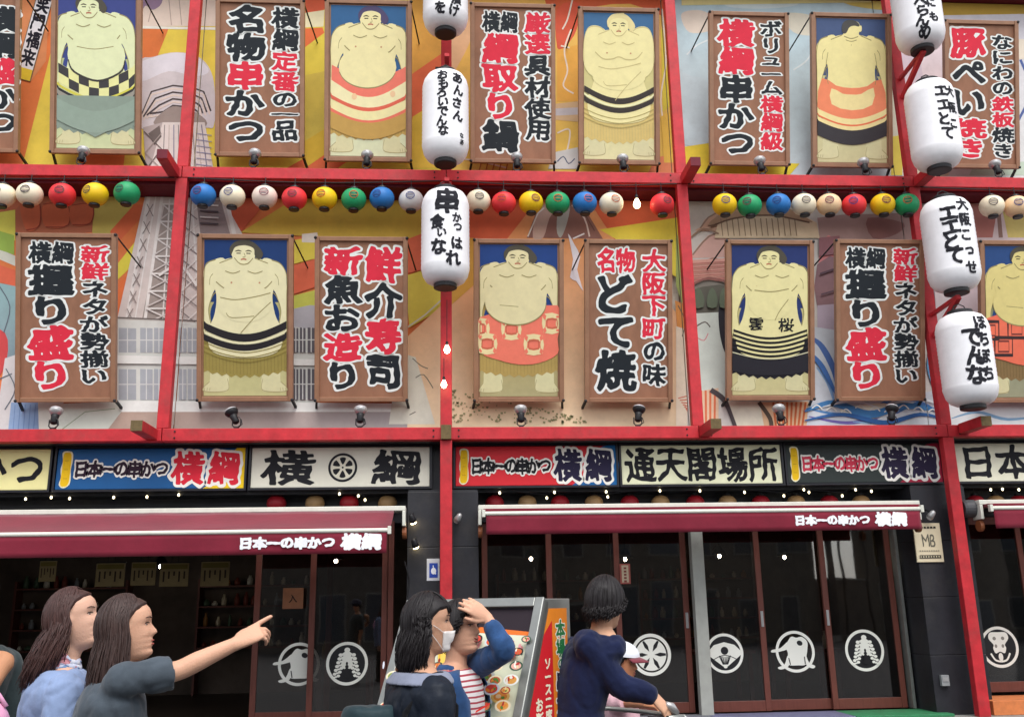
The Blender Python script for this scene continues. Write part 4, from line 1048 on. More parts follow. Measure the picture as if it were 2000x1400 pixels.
# ================================================================ spotlights clipped to the beams
def spotlight(c, label, tilt=0, first=None, capped=True):
    t = thing('spotlight', c, label, 'spotlight', 'clip spotlights on the beams')
    R_ = Matrix.Rotation(tilt, 3, 'Y') @ Matrix.Rotation(math.radians(-16), 3, 'X')
    def xf(v): return Vector(c)+Vector((0, 0, .07))+R_ @ v
    mb = MB(xf); mb.lathe([(.030, 0), (.042, .01), (.045, .09), (.052, .115)], (0, 0, 0), 18); mb.build('lamp_holder', M_dark, t, smooth=True)
    mb = MB(xf); mb.lathe([(.048, .117), (.075, .150), (.086, .175), (.086, .188)], (0, 0, 0), 20); mb.build('reflector_cup', M_silver if capped else M_dark, t, smooth=True)
    mb = MB(xf); mb.lathe([(.084, .189), (.078, .205), (.055, .222), (.02, .232)], (0, 0, 0), 20); mb.build('lamp_glass', M_lens, t, smooth=True)
    mb = MB(); c = Vector(c)
    for s in (-1, 1): mb.tube([c+Vector((s*.05, 0, .12)), c+Vector((s*.052, .0, .04)), c+Vector((s*.02, .0, .01))], .008, 6)
    mb.build('bracket', M_dark, t)
    mb = MB(); mb.box((c.x-.028, c.y-.03, c.z-.002), (c.x+.028, c.y+.05, c.z+.02)); mb.tube([c+Vector((.02, 0, .02)), c+Vector((.075, -.02, .05)), c+Vector((.06, -.01, .11)), c+Vector((.02, 0, .15))], .006, 5)
    mb.build('clamp', M_dark, t)
for px, lab in ((157,'the picture with the chequered belt'),(495,'the board right of the leftmost upper post'),(716,'the picture with the salmon belt'),(1010,'the board right of the middle lanterns'),(1218,'the picture with hands behind the head'),(1487,'the board on the pale blue painted sky'),(1690,'the back view picture'),(1948,'the board behind the right lanterns')):
    spotlight((at(px, 325, YF-.03).x, YF-.03, 7.331), 'clip spotlight on the upper beam below '+lab)
for px, lab, tl, cp in ((104,'the far left lower board',0,1),(462,'the picture with black bands, head tipped left',-.5,0),(703,'the board with two equal columns',0,1),(1018,'the picture with cream squares',0,1),(1246,'the board beside the painted volcano',.2,0),(1526,'the picture with calligraphy',0,1),(1742,'the board left of the right lanterns',.3,0)):
    spotlight((at(px, 828, YF-.03).x, YF-.03, 3.761), 'clip spotlight on the lower beam below '+lab, tl, capped=cp)

# ================================================================ shop signs over the awnings
def sign(px0, px1, z0, z1, Y, label, draw, face, lit=0, name='shop_sign'):
    xa, xb = at(px0, 910, Y).x, at(px1, 910, Y).x
    t = thing(name, ((xa+xb)/2, Y, z0), label, 'sign', 'shop signs above the awnings')
    mb = MB(); mb.box((xa, Y, z0), (xb, Y+.12, z1)); mb.build('light_box', mat('signface_'+face, hx(face), rough=.5, var=.08, vscale=3, spec=.35), t, bevel=.006)
    w = (xb-xa); h = z1-z0
    P = Pr(lambda u, v, hh: (xa+u, Y-.002-hh, z0+v)); draw(P, w, h)
    P.build('lettering', M_print, t)
    for a, b in (((xa-.03, z0-.03), (xb+.03, z0-.004)), ((xa-.03, z1+.004), (xb+.03, z1+.03)), ((xa-.03, z0-.003), (xa-.004, z1+.003)), ((xb+.004, z0-.003), (xb+.03, z1+.003))):
        mb = MB(); mb.box((a[0], Y-.02, a[1]), (b[0], Y+.12, b[1])); mb.build('sign_frame', M_blackframe, t)
    return t
def row_text(P, s, x0, x1, yc, ch, layers, key=0):
    n = len(s); w = (x1-x0)/n
    P.glyphs([(c, x0+w*(k+.5), yc, w*1.08, ch, key) for k, c in enumerate(s)], layers)
def wheel(P, cx, cy, R, fg, bgc, inv=False):
    P.ring(cx, cy, R*.84, R, fg)
    P.ell(cx, cy, R*.76, R*.76, fg if inv else bgc, 40)
    for k in range(6):
        a = PI/2+k*PI/3+(PI/6 if inv else 0)
        if inv:   # dark spokes on a pale disc
            pts = [(cx+R*r*math.cos(a)+R*w*math.sin(a), cy+R*r*math.sin(a)-R*w*math.cos(a)) for r, w in ((.16,0),(.45,.095),(.74,.05),(.74,-.05),(.45,-.095))]
            P.poly(pts, bgc)
        else:     # dark petals on a pale disc
            pts = [(cx+R*r*math.cos(a+w), cy+R*r*math.sin(a+w)) for r, w in ((.20,0),(.62,.34),(.70,.22),(.72,0),(.70,-.22),(.62,-.34))]
            P.poly(pts, fg, 3)
    P.ell(cx, cy, R*(.12 if inv else .07), R*(.12 if inv else .07), fg, 12)
def logo_sign(face, text_c, big_c, corner, corner_c):
    def d(P, w, h):
        if corner: P.poly([(w*.72,.0),(w,0),(w,h),(w*.95,h),(w*.90,h*.93),(w*.88,h*.6),(w*.80,h*.15)], corner_c, 2) if face != '2f68a8' else P.poly([(w*.78,0),(w,0),(w,h),(w*.955,h),(w*.93,h*.90),(w*.90,h*.5),(w*.84,h*.14)], corner_c, 0)
        # yellow tab
        P.poly([(w*.02,h*.12),(w*.045,h*.03),(w*.075,h*.12),(w*.080,h*.3),(w*.076,h*.5),(w*.082,h*.7),(w*.078,h*.90),(w*.05,h*.95),(w*.024,h*.90),(w*.03,h*.7),(w*.022,h*.5),(w*.028,h*.3)], 'efe9c8', 3)
        P.poly([(w*.027,h*.13),(w*.048,h*.07),(w*.070,h*.14),(w*.074,h*.5),(w*.072,h*.86),(w*.05,h*.91),(w*.031,h*.86),(w*.030,h*.5)], 'f2c416', 3)
        for k in range(3): P.line([(w*.04,h*(.27+.22*k)),(w*.062,h*(.27+.22*k))], .006, 'b98a20')
        P.glyphs([(c, w*(.095+.495*(k+.5)/7), h*.49, w*.078, h*.42, 0) for k, c in enumerate('日本一の串かつ')], [(.15, 'f0ece4'), (.045, {0: text_c})])
        P.glyphs([(c, w*(.600+.385*(k+.5)/2), h*.50, w*.172, h*.84, 0) for k, c in enumerate('横綱')], [(.12, 'f2eee6'), (.035, {0: big_c})])
    return d
def plain_text(s, x0, x1):
    def d(P, w, h):
        n = len(s); cw = (x1-x0)*w/n
        P.glyphs([(c, x0*w+cw*(k+.5), h*.49, cw*1.02, h*.92, 0) for k, c in enumerate(s)], [(.026, {0: '16161c'})])
    return d
def d_yokozuna(P, w, h):
    P.glyphs([('横', w*.205, h*.49, w*.30, h*.90, 0), ('綱', w*.81, h*.49, w*.29, h*.90, 0)], [(.026, {0: '16161c'})])
    wheel(P, w*.51, h*.49, h*.36, '16161c', 'dcd8c4')
Z0, Z1, YS = 3.05, 3.565, -.22
sign(-220, 97, Z0, Z1, YS, 'cream shop sign ending in かつ, cut off by the left edge', plain_text('串かつ', .28, .97), 'f2eaa6')
sign(111, 478, Z0, Z1, YS, 'blue and yellow shop sign with red 横綱 lettering', logo_sign('2f68a8', '2a1428', 'd8263a', 1, 'f2cc1c'), '0f5590')
sign(491, 839, Z0, Z1, YS, 'plain cream shop sign with a wheel crest between 横 and 綱', d_yokozuna, 'd9d6c6')
sign(890, 1203, Z0, Z1, YS, 'red shop sign with a blue corner, next to the middle post', logo_sign('d0242e', '16161c', '211b3a', 1, '1a64a2'), 'd8222e')
sign(1214, 1526, Z0, Z1, YS, 'cream shop sign lettered 通天閣場所', plain_text('通天閣場所', .02, .98), 'e9e9c6')
sign(1537, 1838, Z0, Z1, YS, 'dark green black shop sign with red and purple lettering', logo_sign('2a3034', 'cf3850', '2c2340', 1, 'b02240'), '28302e')
sign(1868, 2230, Z0, Z1, YS, 'cream shop sign starting with 日本一, cut off by the right edge', plain_text('日本一の串', .02, .98), 'e6e3cc')
# dark fascia behind the signs
mb = MB(); mb.box((-9, YS+.121, 2.98), (12, .28, 3.598)); mb.build('sign_fascia', M_black, BLD)
mb = MB(); mb.box((-9, .27, 2.63), (12, .35, 2.978)); mb.build('transom_wall', M_black, BLD)

# ================================================================ pillars and doors
def pillar(x0, x1, y0, y1):
    # tiled dark pillar: slabs with recessed joints
    mb = MB(); mb.box((x0+.01, y0+.01, .13), (x1-.01, y1, 3.0)); mb.build('pillar_core', M_black, BLD)
    for k in range(4):
        z = .135+k*.715; mb = MB(); mb.box((x0, y0, z), (x1, y1-.01, min(z+.708, 2.975))); mb.build('pillar_cladding', M_black, BLD, bevel=.005)
pillar(-.51, .39, -.28, .30); pillar(6.11, 6.85, -.28, .30)
def emblem(P, kind, cx, cz, R):
    fg, bk = 'ecebe2', '17161a'
    if kind == 'wheel': wheel(P, cx, cz, R, fg, bk, True)
    else:
        P.ell(cx, cz, R*.98, R*.98, bk, 48) if kind != 'torso' else None
        P.ring(cx, cz, R*.86, R, fg)
    if kind == 'fan':
        P.poly([(cx-R*.98,cz),(cx-R*.55,cz+R*.42),(cx,cz+R*.56),(cx+R*.55,cz+R*.42),(cx+R*.98,cz),(cx+R*.55,cz-R*.33),(cx+R*.12,cz-R*.66),(cx-R*.12,cz-R*.66),(cx-R*.55,cz-R*.33)], fg)
        P.ell(cx, cz+R*.13, R*.20, R*.20, bk, 24)
        for k in range(-3, 4):
            a = -PI/2+k*.33; P.line([(cx+R*.30*math.cos(a)*1.2, cz-R*.18+R*.02*abs(k)), (cx+R*.14*math.cos(a), cz-R*.56)], R*.05, bk)
        P.line([(cx-R*.6,cz-R*.30),(cx-R*.3,cz-R*.16),(cx,cz-R*.10),(cx+R*.3,cz-R*.16),(cx+R*.6,cz-R*.30)], R*.035, bk, 4)
        P.ell(cx, cz-R*.68, R*.10, R*.07, fg, 12)
    if kind == 'torso':
        P.poly([(cx-R*.30,cz+R*.55),(cx-R*.12,cz+R*.72),(cx+R*.12,cz+R*.66),(cx+R*.40,cz+R*.70),(cx+R*.66,cz+R*.45),(cx+R*.62,cz+R*.05),(cx+R*.55,cz-R*.25),(cx+R*.48,cz-R*.62),(cx+R*.1,cz-R*.66),(cx-R*.42,cz-R*.60),(cx-R*.38,cz-R*.1),(cx-R*.46,cz+R*.25)], fg, 4)
        P.poly([(cx-R*.3,cz+R*.5),(cx-R*.75,cz+R*.18),(cx-R*1.18,cz+R*.10),(cx-R*1.2,cz-R*.02),(cx-R*.75,cz+R*.02),(cx-R*.2,cz+R*.2)], fg, 3)
        P.poly([(cx-R*.42,cz-R*.2),(cx-R*.60,cz-R*.6),(cx-R*.95,cz-R*.74),(cx-R*.80,cz-R*.84),(cx-R*.42,cz-R*.70),(cx-R*.25,cz-R*.3)], fg, 3)
        P.poly([(cx+R*.50,cz-R*.1),(cx+R*.66,cz-R*.55),(cx+R*.95,cz-R*.70),(cx+R*.84,cz-R*.82),(cx+R*.55,cz-R*.70),(cx+R*.36,cz-R*.3)], fg, 3)
        P.ell(cx+R*.26, cz+R*.40, R*.15, R*.12, bk, 16, rot=-.4); P.line([(cx-R*.36,cz-R*.3),(cx-R*.30,cz-R*.62)], R*.05, bk); P.line([(cx+R*.44,cz-R*.25),(cx+R*.46,cz-R*.6)], R*.05, bk)
    if kind == 'wisteria':
        for k in range(7):
            t = k/6
            for s in (-1, 1):
                x = cx+s*R*(.16+.35*t); z = cz+R*(.44-1.04*t); r = R*(.105-.02*t)
                for dx in (-.13, .13): P.ell(x+dx*R*(1.15-.25*t), z+dx*s*R*-.35, r, r*.80, fg, 12)
                P.ell(x, z, r*.9, r*.5, fg, 8)
        P.ell(cx, cz+R*.62, R*.14, R*.12, fg, 12)
        for z, w in ((.42,.22),(.24,.26),(.06,.26),(-.12,.26)): P.ell(cx, cz+R*z, R*w, R*.14, fg, 14)
        for z, w in ((.0,.055),(-.14,.085),(-.28,.11),(-.42,.14),(-.57,.17)): P.ell(cx, cz+R*z, R*w, R*.085, bk, 10)
    if kind == 'gunbai':
        P.ell(cx, cz, R*.80, R*.80, bk, 40)
        P.poly([(cx,cz+R*.72),(cx-R*.42,cz+R*.70),(cx-R*.52,cz+R*.42),(cx-R*.30,cz+R*.12),(cx-R*.34,cz-R*.05),(cx-R*.24,cz-R*.30),(cx,cz-R*.22),(cx+R*.24,cz-R*.30),(cx+R*.34,cz-R*.05),(cx+R*.30,cz+R*.12),(cx+R*.52,cz+R*.42),(cx+R*.42,cz+R*.70)], fg, 4)
        for s in (-1, 1):
            P.ell(cx+s*R*.22, cz+R*.42, R*.09, R*.09, '8a887f', 12); P.ell(cx+s*R*.18, cz+R*.05, R*.07, R*.09, '8a887f', 12)
            P.line([(cx+s*R*.5,cz-R*.30),(cx+s*R*.30,cz-R*.62),(cx,cz-R*.70)], R*.09, fg, 4)
        P.ell(cx, cz-R*.48, R*.12, R*.2, fg, 12)
def door(x0, x1, Y, kind=None, ex=None, z0=.17, z1=2.62, hand=1, R=.265, ez=.895):
    mb = MB(); s = .075
    mb.box((x0, Y, z0), (x0+s, Y+.05, z1)); leaf = mb.build('sliding_door', M_door, BLD, bevel=.004)
    mb = MB(); mb.box((x1-s, Y, z0), (x1, Y+.05, z1)); mb.box((x0+s+.001, Y+.003, z0), (x1-s-.001, Y+.047, z0+.13)); mb.box((x0+s+.001, Y+.003, z1-.10), (x1-s-.001, Y+.047, z1))
    mb.build('door_rail', M_door, leaf, bevel=.004)
    mb = MB(); mb.box((x0+s-.01, Y+.020, z0+.12), (x1-s+.01, Y+.027, z1-.09)); mb.build('glass_pane', M_glass, leaf)
    if kind:
        P = Pr(lambda u, v, h: (u, Y+.017-h, v)); emblem(P, kind, ex if ex is not None else (x0+x1)/2, ez, R); P.build('crest_sticker', mat('white_crest_sticker', attr=True, rough=.5, var=.03), leaf)
    if hand:
        hxp = (x0+s/2) if hand > 0 else x1-s/2
        mb = MB(); mb.box((hxp-.018, Y-.012, 1.22), (hxp+.018, Y-.001, 1.42)); mb.build('door_pull', M_silver, leaf, bevel=.004)
door(-2.50, -1.50, .36, 'torso', -1.90, hand=0, ez=.87); door(-1.78, -.78, .27, 'wisteria', -1.28, hand=0, ez=.87)
door(.45, 1.42, .34, hand=0); door(1.30, 2.28, .27, hand=0); door(2.18, 3.20, .34, 'wheel', 2.66, hand=-1)
door(3.36, 4.20, .30, 'fan', 3.63, hand=-1, R=.25); door(4.12, 5.12, .36, 'torso', 4.60, hand=1); door(5.02, 6.02, .30, 'wisteria', 5.52, hand=1)
door(6.90, 7.90, .30, 'gunbai', 7.38, z0=.33, hand=0, ez=.90); door(7.85, 8.9, .36, z0=.33, hand=0)
mb = MB(); mb.box((3.21, .06, .135), (3.37, .20, 2.70)); mb.build('steel_post', mat('pale_grey_paint', hx('9fa09a'), rough=.5, var=.12, dirt=.25), BLD, bevel=.005)
mb = MB(); mb.box((6.045, .20, .17), (6.085, .34, 2.65)); mb.build('door_jamb', M_steel, BLD)
mb = MB(); mb.box((-.77, .20, .14), (-.70, .34, 2.65)); mb.build('door_jamb', M_door, BLD)
# interior room
def interior():
    mb = MB(); mb.box((-9, 5.4, 0), (12, 5.5, 3.6)); mb.build('inner_back_wall', M_inside, BLD)
    mb = MB(); mb.box((-9, .3, 2.985), (12, 5.4, 3.05)); mb.build('inner_ceiling', M_inside, BLD)
    mb = MB(); mb.box((-9, .22, .1), (12, 5.4, .14)); mb.build('inner_floor', mat('dark_floor', hx('2a211c'), rough=.4, var=.3), BLD)
    for x in (-9.1, .0, 6.5, 12): mb = MB(); mb.box((x, .31, .14), (x+.1, 5.4, 2.98)); mb.build('inner_partition', M_inside, BLD)
interior()
rnd = random.Random(11)
mstrip = mat('aged_menu_paper', hx('b09a6c'), rough=.8, var=.2)
YM = 2.4
for i, (px, py, w, h) in enumerate(((93,1115,.24,.30),(215,1122,.42,.34),(280,1120,.36,.34),(340,1122,.42,.34),(420,1120,.42,.36))):
    c = at(px, py, YM); x, z = c.x, c.z
    t = thing('menu_sheet', (x, YM, z-h/2), ['small framed notice hanging in the open doorway at the far left','dim menu sheet hanging inside the open doorway, first of four','dim menu sheet hanging inside the open doorway, second of four','dim menu sheet hanging inside the open doorway, third of four','dim menu sheet hanging inside the open doorway, last of four'][i], 'menu sheet', 'menu sheets inside the doorway')
    mb = MB(); mb.box((x-w/2, YM, z-h/2), (x+w/2, YM+.015, z+h/2)); mb.build('sheet', mstrip, t)
    P = Pr(lambda u, v, hh: (x+u*w, YM-.002-hh, z+v*h))
    P.poly([(-.46,.25),(.46,.25),(.46,.45),(-.46,.45)], '8a7a3c')
    for k in range(5): P.line([(-.36+.18*k, .15), (-.36+.18*k, -.3+.13*(k % 3))], .06, '4c3c2c')
    P.build('faint_lines', M_print, t)
    mb = MB(); mb.box((x-w/2-.01, YM-.005, z+h/2), (x+w/2+.01, YM+.02, z+h/2+.015)); mb.tube([(x-.05, YM+.01, z+h/2+.01), (x-.05, YM+.01, 2.98)], .004, 4); mb.tube([(x+.05, YM+.01, z+h/2+.01), (x+.05, YM+.01, 2.98)], .004, 4); mb.build('hanging_rail', M_dark, t)
# wooden plate with 入
def plate():
    c = at(572, 1168, .22); t = thing('wooden_plate', c, 'small wooden plate with the character 入 on the left glass door', 'sign')
    mb = MB(); mb.box((c.x-.13, c.y, c.z-.13), (c.x+.13, c.y+.03, c.z+.13)); mb.build('plate', mat('plate_wood', hx('8b5a3e'), rough=.6, var=.2), t, bevel=.005)
    P = Pr(lambda u, v, h: (c.x+u, c.y-.002-h, c.z+v)); P.glyphs([('入', 0, 0, .11, .11, 0)], [(.02, {0: '1c1614'})]); P.build('character', M_print, t)
plate()
# tables and shelf inside, dimly seen through the glass
for i, x in enumerate((1.6, 4.0, 5.3, -1.5)):
    t = thing('dining_table', (x, 2.0, .14), 'dark dining table inside behind the %s' % ['sliding doors beside the wheel crest','door with the fan crest','doors between wrestler and wisteria crests','left glass doors'][i], 'table', 'tables inside the restaurant')
    mb = MB(); mb.box((x-.45, 1.6, .82), (x+.45, 2.4, .86)); mb.build('tabletop', M_door, t)
    for sx in (-.38, .38):
        for sy in (1.68, 2.32): mb = MB(); mb.box((x+sx-.03, sy-.03, .14), (x+sx+.03, sy+.03, .819)); mb.build('leg', M_door, t)
    for k in range(3):
        c = (x-.25+.25*k, 1.75, .861)
        mb = MB(); mb.lathe([(.02, 0), (.035, .01), (.04, .12), (.03, .17), (.014, .2), (.014, .25)], c, 10)
        tag(mb.build('sauce_bottle', mat('sauce_bottle_'+str(k), hx(('b08a50', '8a2d24', 'c9c2b0')[k]), rough=.3), None, True, loc=c), '%s sauce bottle on the dark table inside behind the %s' % (('tan', 'red', 'pale')[k], ['wheel crest doors','fan crest door','wrestler and wisteria crest doors','left glass doors'][i]), 'bottle', 'bottles on the inside tables')

# lit pendant lamps and dish shelves inside
M_pend = mat('pendant_bulb', hx('fff0d0'), rough=.3, emit=(1, .86, .66), estr=60, var=0)
for i, (x, y) in enumerate(((-7.2, 3.0), (-4.6, 3.4), (-1.7, 2.4), (1.3, 2.6), (2.9, 3.2), (4.3, 2.6), (5.6, 3.3), (8.2, 2.8))):
    z = 2.25
    t = thing('pendant_lamp', (x, y, z), 'small lit pendant lamp inside the restaurant, %s' % ['far left in the doorway','in the left doorway','behind the left glass doors','behind the menu stand','behind the wheel crest','behind the fan crest','behind the wisteria crest','behind the rightmost door'][i], 'lamp', 'pendant lamps inside')
    mb = MB(); mb.ell((x, y, z), (.026, .026, .032), 12, 8); mb.build('bulb', M_pend, t, smooth=True)
    mb = MB(); mb.lathe([(.02, .17), (.05, .15), (.13, .03), (.135, .02), (.12, .03), (.045, .14), (.02, .15)], (x, y, z), 18, caps=False); mb.build('lamp_shade', M_dark, t, smooth=True)
    mb = MB(); mb.tube([(x, y, z+.16), (x, y, 2.985)], .005, 5); mb.build('cord', M_dark, t)
rnd = random.Random(31)
for i, (x, w) in enumerate(((-6.6, 1.9), (-3.4, 2.0), (1.9, 2.0), (4.6, 2.2), (8.3, 2.0))):
    t = thing('wall_shelf', (x, 5.2, .9), 'dark shelf unit with rows of jars on the inside back wall, %s' % ['far left','behind the left doorway','behind the menu stand','behind the fan crest','behind the rightmost door'][i], 'shelf', 'shelves on the inside back wall')
    for z in (.9, 1.25, 1.6, 1.95):
        mb = MB(); mb.box((x-w/2, 5.12, z), (x+w/2, 5.39, z+.03)); mb.build('shelf_board', M_door, t)
    for sx in (-1, 1): mb = MB(); mb.box((x+sx*w/2-.02, 5.11, .14), (x+sx*w/2+.02, 5.395, 2.1)); mb.build('side_panel', M_door, t)
    for z in (.93, 1.28, 1.63, 1.98):
        xx = x-w/2+.12
        while xx < x+w/2-.12:
            h = rnd.uniform(.08, .24); r = rnd.uniform(.035, .06)
            mb = MB(); mb.lathe([(r*.6, 0), (r, .02), (r*.95, h*.6), (r*.5, h*.8), (r*.45, h)], (xx, 5.24, z), 10); c_ = rnd.choice(['c9bda4','a8763f','7d3a2e','d8d4c8','4c6450','8f959c'])
            mb.build('jar', mat('jar_'+c_, hx(c_), rough=.4), t, smooth=True); xx += rnd.uniform(.13, .24)

# ================================================================ small lanterns and bulbs between signs and awnings
for i, (px, k) in enumerate(((540,'red'),(615,'peach'),(682,'red'),(757,'peach'),(966,'red'),(1030,'peach'),(1094,'red'),(1160,'peach'),(1230,'red'),(1290,'peach'),(1358,'red'),(1421,'peach'),(1486,'red'),(1555,'peach'),(1620,'red'),(1682,'peach'),(1905,'red'),(1945,'peach'),(1990,'red'))):
    own = ['first red one from the left','under the wheel crest sign, left','under the wheel crest sign, middle','last one before the middle post','first right of the middle post','under the red sign, second','under the red sign, third','under the blue corner of the red sign','under the left end of the five character sign','under the second character of that sign','under the third character of that sign','under the fourth character of that sign','under the last character of that sign','under the left end of the dark sign','under the middle of the dark sign','under the right end of the dark sign','first past the right post','second past the right post','cut off by the right edge'][i]
    place_small(px, 983, {'red': 'shaded_red', 'peach': 'tan'}[k], 'round %s lantern behind an awning rail, %s' % ('red' if k == 'red' else 'tan', own), Y=.08, R=.125, name='entrance_lantern', group='lanterns behind the awning rails')  # paper colours darkened to stand for the shade behind the rails
def string(pts, label, Y=-.14):
    t = thing('bulb_string', at(*pts[0], Y), label, 'string lights', 'bulb strings over the entrances')
    P_ = []
    for (px, py) in pts:
        c = at(px, py, Y); P_.append((c.x, c.y, c.z+.04))
        mb = MB(); mb.ell(c, (.015, .015, .020), 8, 6); mb.build('bulb', M_smallbulb, t, smooth=True)
    mb = MB(); mb.tube(P_, .005, 5); mb.build('wire', M_dark, t)
string([(50,974),(100,971),(136,973),(222,971),(287,970),(349,966)], 'string of small lit bulbs under the blue sign on the left')
string([(663,964),(700,968),(713,976)], 'short string of small lit bulbs under the wheel crest sign')
string([(976,962),(1068,972),(1083,961),(1184,960),(1187,970),(1289,958)], 'string of small lit bulbs under the red sign')
string([(1367,958),(1454,961),(1531,968),(1570,956),(1580,961),(1645,968),(1671,956),(1702,959)], 'string of small lit bulbs under the dark sign')
string([(1935,956),(1958,955),(1990,956)], 'string of small lit bulbs at the right edge')

# ================================================================ awnings
def awning(x0, x1, ext, zb, label, xin0=.06, xin1=.06, text_at=None, open_l=False):
    t = thing('awning', ((x0+x1)/2, -.5, 2.75), label, 'awning', 'wine red awnings')
    mb = MB(); mb.box((x0, -.62, 2.705), (x1, -.36, 2.765)); mb.build('cassette_rail', M_alu, t, bevel=.008)
    for x in ((x0+.02) if not open_l else None, x1-.02):
        if x is None: continue
        mb = MB(); mb.box((x-.02, -.625, 2.52), (x+.02, -.42, 2.704)); mb.build('end_bracket', M_alu, t, bevel=.006)
        mb = MB(); mb.lathe([(.001, 0), (.07, .0), (.075, .03), (.07, .05), (.001, .05)], (x-.02, -.52, 2.44), 14, axis=(1, 0, 0)); mb.build('pivot_cover', mat('orange_brown_plastic', hx('8a5030'), rough=.5), t)
    yb = -.62-ext
    a, b = x0+xin0, x1-xin1
    # sloping canvas with a little sag
    if ext > .3:
        mb = MB(); vs = []; nx, ny = 40, 8; fs = []
        for j in range(ny+1):
            for i in range(nx+1):
                u, v = i/nx, j/ny; e = (1-v)*.0
                vs.append((a+(b-a)*u+(0.04 if i == nx else 0)*0, -.60+(yb+.60)*v, 2.71+(zb+.02-2.71)*v-.035*math.sin(PI*v)+.006*math.sin(u*60)))
        for j in range(ny):
            for i in range(nx): k = j*(nx+1)+i; fs.append((k, k+1, k+nx+2, k+nx+1))
        mb.add(vs, fs); o = mb.build('canvas', M_awn, t, smooth=True); so_ = o.modifiers.new('thick', 'SOLIDIFY'); so_.thickness = .004
        for x in (a+.5, b-.25, (a+b)/2):
            mb = MB(); mb.bar((x, -.6, 2.58), (x-.25, -.6-ext*.55, 2.42), .035, .05); mb.bar((x-.25, -.6-ext*.55, 2.42), (x, yb+.03, zb-.01), .03, .045); mb.build('folding_arm', M_alu, t)
    else:
        mb = MB(); mb.box((a, yb+.03, zb+.03), (b, -.40, zb+.062)); mb.build('canvas', M_awn, t)
    mb = MB(); mb.lathe([(.001, 0), (.026, 0), (.026, b-a), (.001, b-a)], (a, yb, zb), 16, axis=(1, 0, 0)); mb.build('front_bar', M_alu, t, smooth=False)
    for x in (a, b): mb = MB(); mb.box((x-.02, yb-.03, zb-.045), (x+.02, yb+.03, zb+.045)); mb.build('bar_end_cap', M_alu, t, bevel=.006)
    # valance
    vs = []; fs = []; nx = 120; hv = .235
    for i in range(nx+1):
        u = i/nx; x = a+.03+(b-a-.06)*u
        for j in range(5):
            v = j/4; vs.append((x, yb-.005-.010*v*math.sin(u*(b-a)*5.0)-.006*v*math.sin(u*(b-a)*13), zb-.02-hv*v))
    for i in range(nx):
        for j in range(4): k = i*5+j; fs.append((k, k+5, k+6, k+1))
    mb = MB(); mb.add(vs, fs); o = mb.build('valance', M_awn, t, smooth=True); so_ = o.modifiers.new('thick', 'SOLIDIFY'); so_.thickness = .003
    if text_at:
        x, s = text_at
        P = Pr(lambda u, v, h: (u, yb-.020-h, v)); zc = zb-.02-hv*.47
        W7 = .95*s
        P.glyphs([(c, x+W7*(k+.5)/7, zc, W7/7*1.02, .125*s**.5, 0) for k, c in enumerate('日本一の串かつ')], [(.07, 'eeeef2')])
        P.glyphs([(c, x+W7+.07+.20*s*(k+.5), zc+.005, .20*s, .17*s**.5, 0) for k, c in enumerate('横綱')], [(.06, 'f4f4f8')])
        o = P.build('lettering', M_print, t)
xt1 = at(467, 1066, -1.52).x; xt2 = at(1553, 1015, -.8).x
awning(-9, -.52, .90, 2.40, 'wine red awning on the left, rolled out with sloping canvas', xin1=.14, text_at=(xt1, 1.12), open_l=True)
awning(.38, 6.05, .14, 2.645, 'wine red awning over the right glass doors, nearly closed', text_at=(xt2, 1.02))
awning(6.84, 12, .14, 2.645, 'wine red awning cut off by the right edge, nearly closed')

# ================================================================ small fittings
def wall_lamp(px, py, Y, label, lit, dx=.04):
    c = at(px, py, Y); t = thing('wall_lamp', c, label, 'wall lamp', 'lamps on the dark pillars')
    R_ = Matrix.Rotation(dx*8, 3, 'Y') @ Matrix.Rotation(.5, 3, 'X')
    mb = MB(lambda v: c+R_ @ v); mb.lathe([(.012, .09), (.03, .075), (.042, .02), (.046, -.02)], (0, 0, 0), 14); mb.build('lamp_shade', M_dark if lit else M_silver, t, smooth=True)
    mb = MB(lambda v: c+R_ @ v); mb.lathe([(.044, -.018), (.035, -.04), (.01, -.05)], (0, 0, 0), 14); mb.build('lamp_glass', M_bulb if lit else M_lens, t, smooth=True)
    mb = MB(); mb.bar((c.x, c.y, c.z+.06), (c.x, -.28, c.z+.10), .015, .015); mb.build('arm', M_dark, t)
wall_lamp(806, 1016, -.40, 'lit lamp on the black pillar left of the middle post, upper one', 1, -.04)
wall_lamp(811, 1064, -.40, 'lit lamp on the black pillar left of the middle post, lower one', 1, -.04)
wall_lamp(893, 1014, -.40, 'unlit silver lamp on the black pillar right of the middle post', 0, .07)
wall_lamp(1817, 1008, -.40, 'unlit silver lamp above the cream notice on the right pillar', 0, .07)
def box_thing(name, px, py, Y, w, h, d, m, label, cat, draw=None, back=-.28):
    c = at(px, py, Y); t = thing(name, c, label, cat)
    mb = MB(); mb.box((c.x-w/2, Y-d/2, c.z-h/2), (c.x+w/2, back-.002, c.z+h/2)); mb.build('plate' if draw else 'casing', m, t, bevel=.003)
    if draw:
        P = Pr(lambda u, v, hh: (c.x+u*w, Y-d/2-.002-hh, c.z+v*h)); draw(P, w, h); P.build('print', M_print, t)
    return c, t
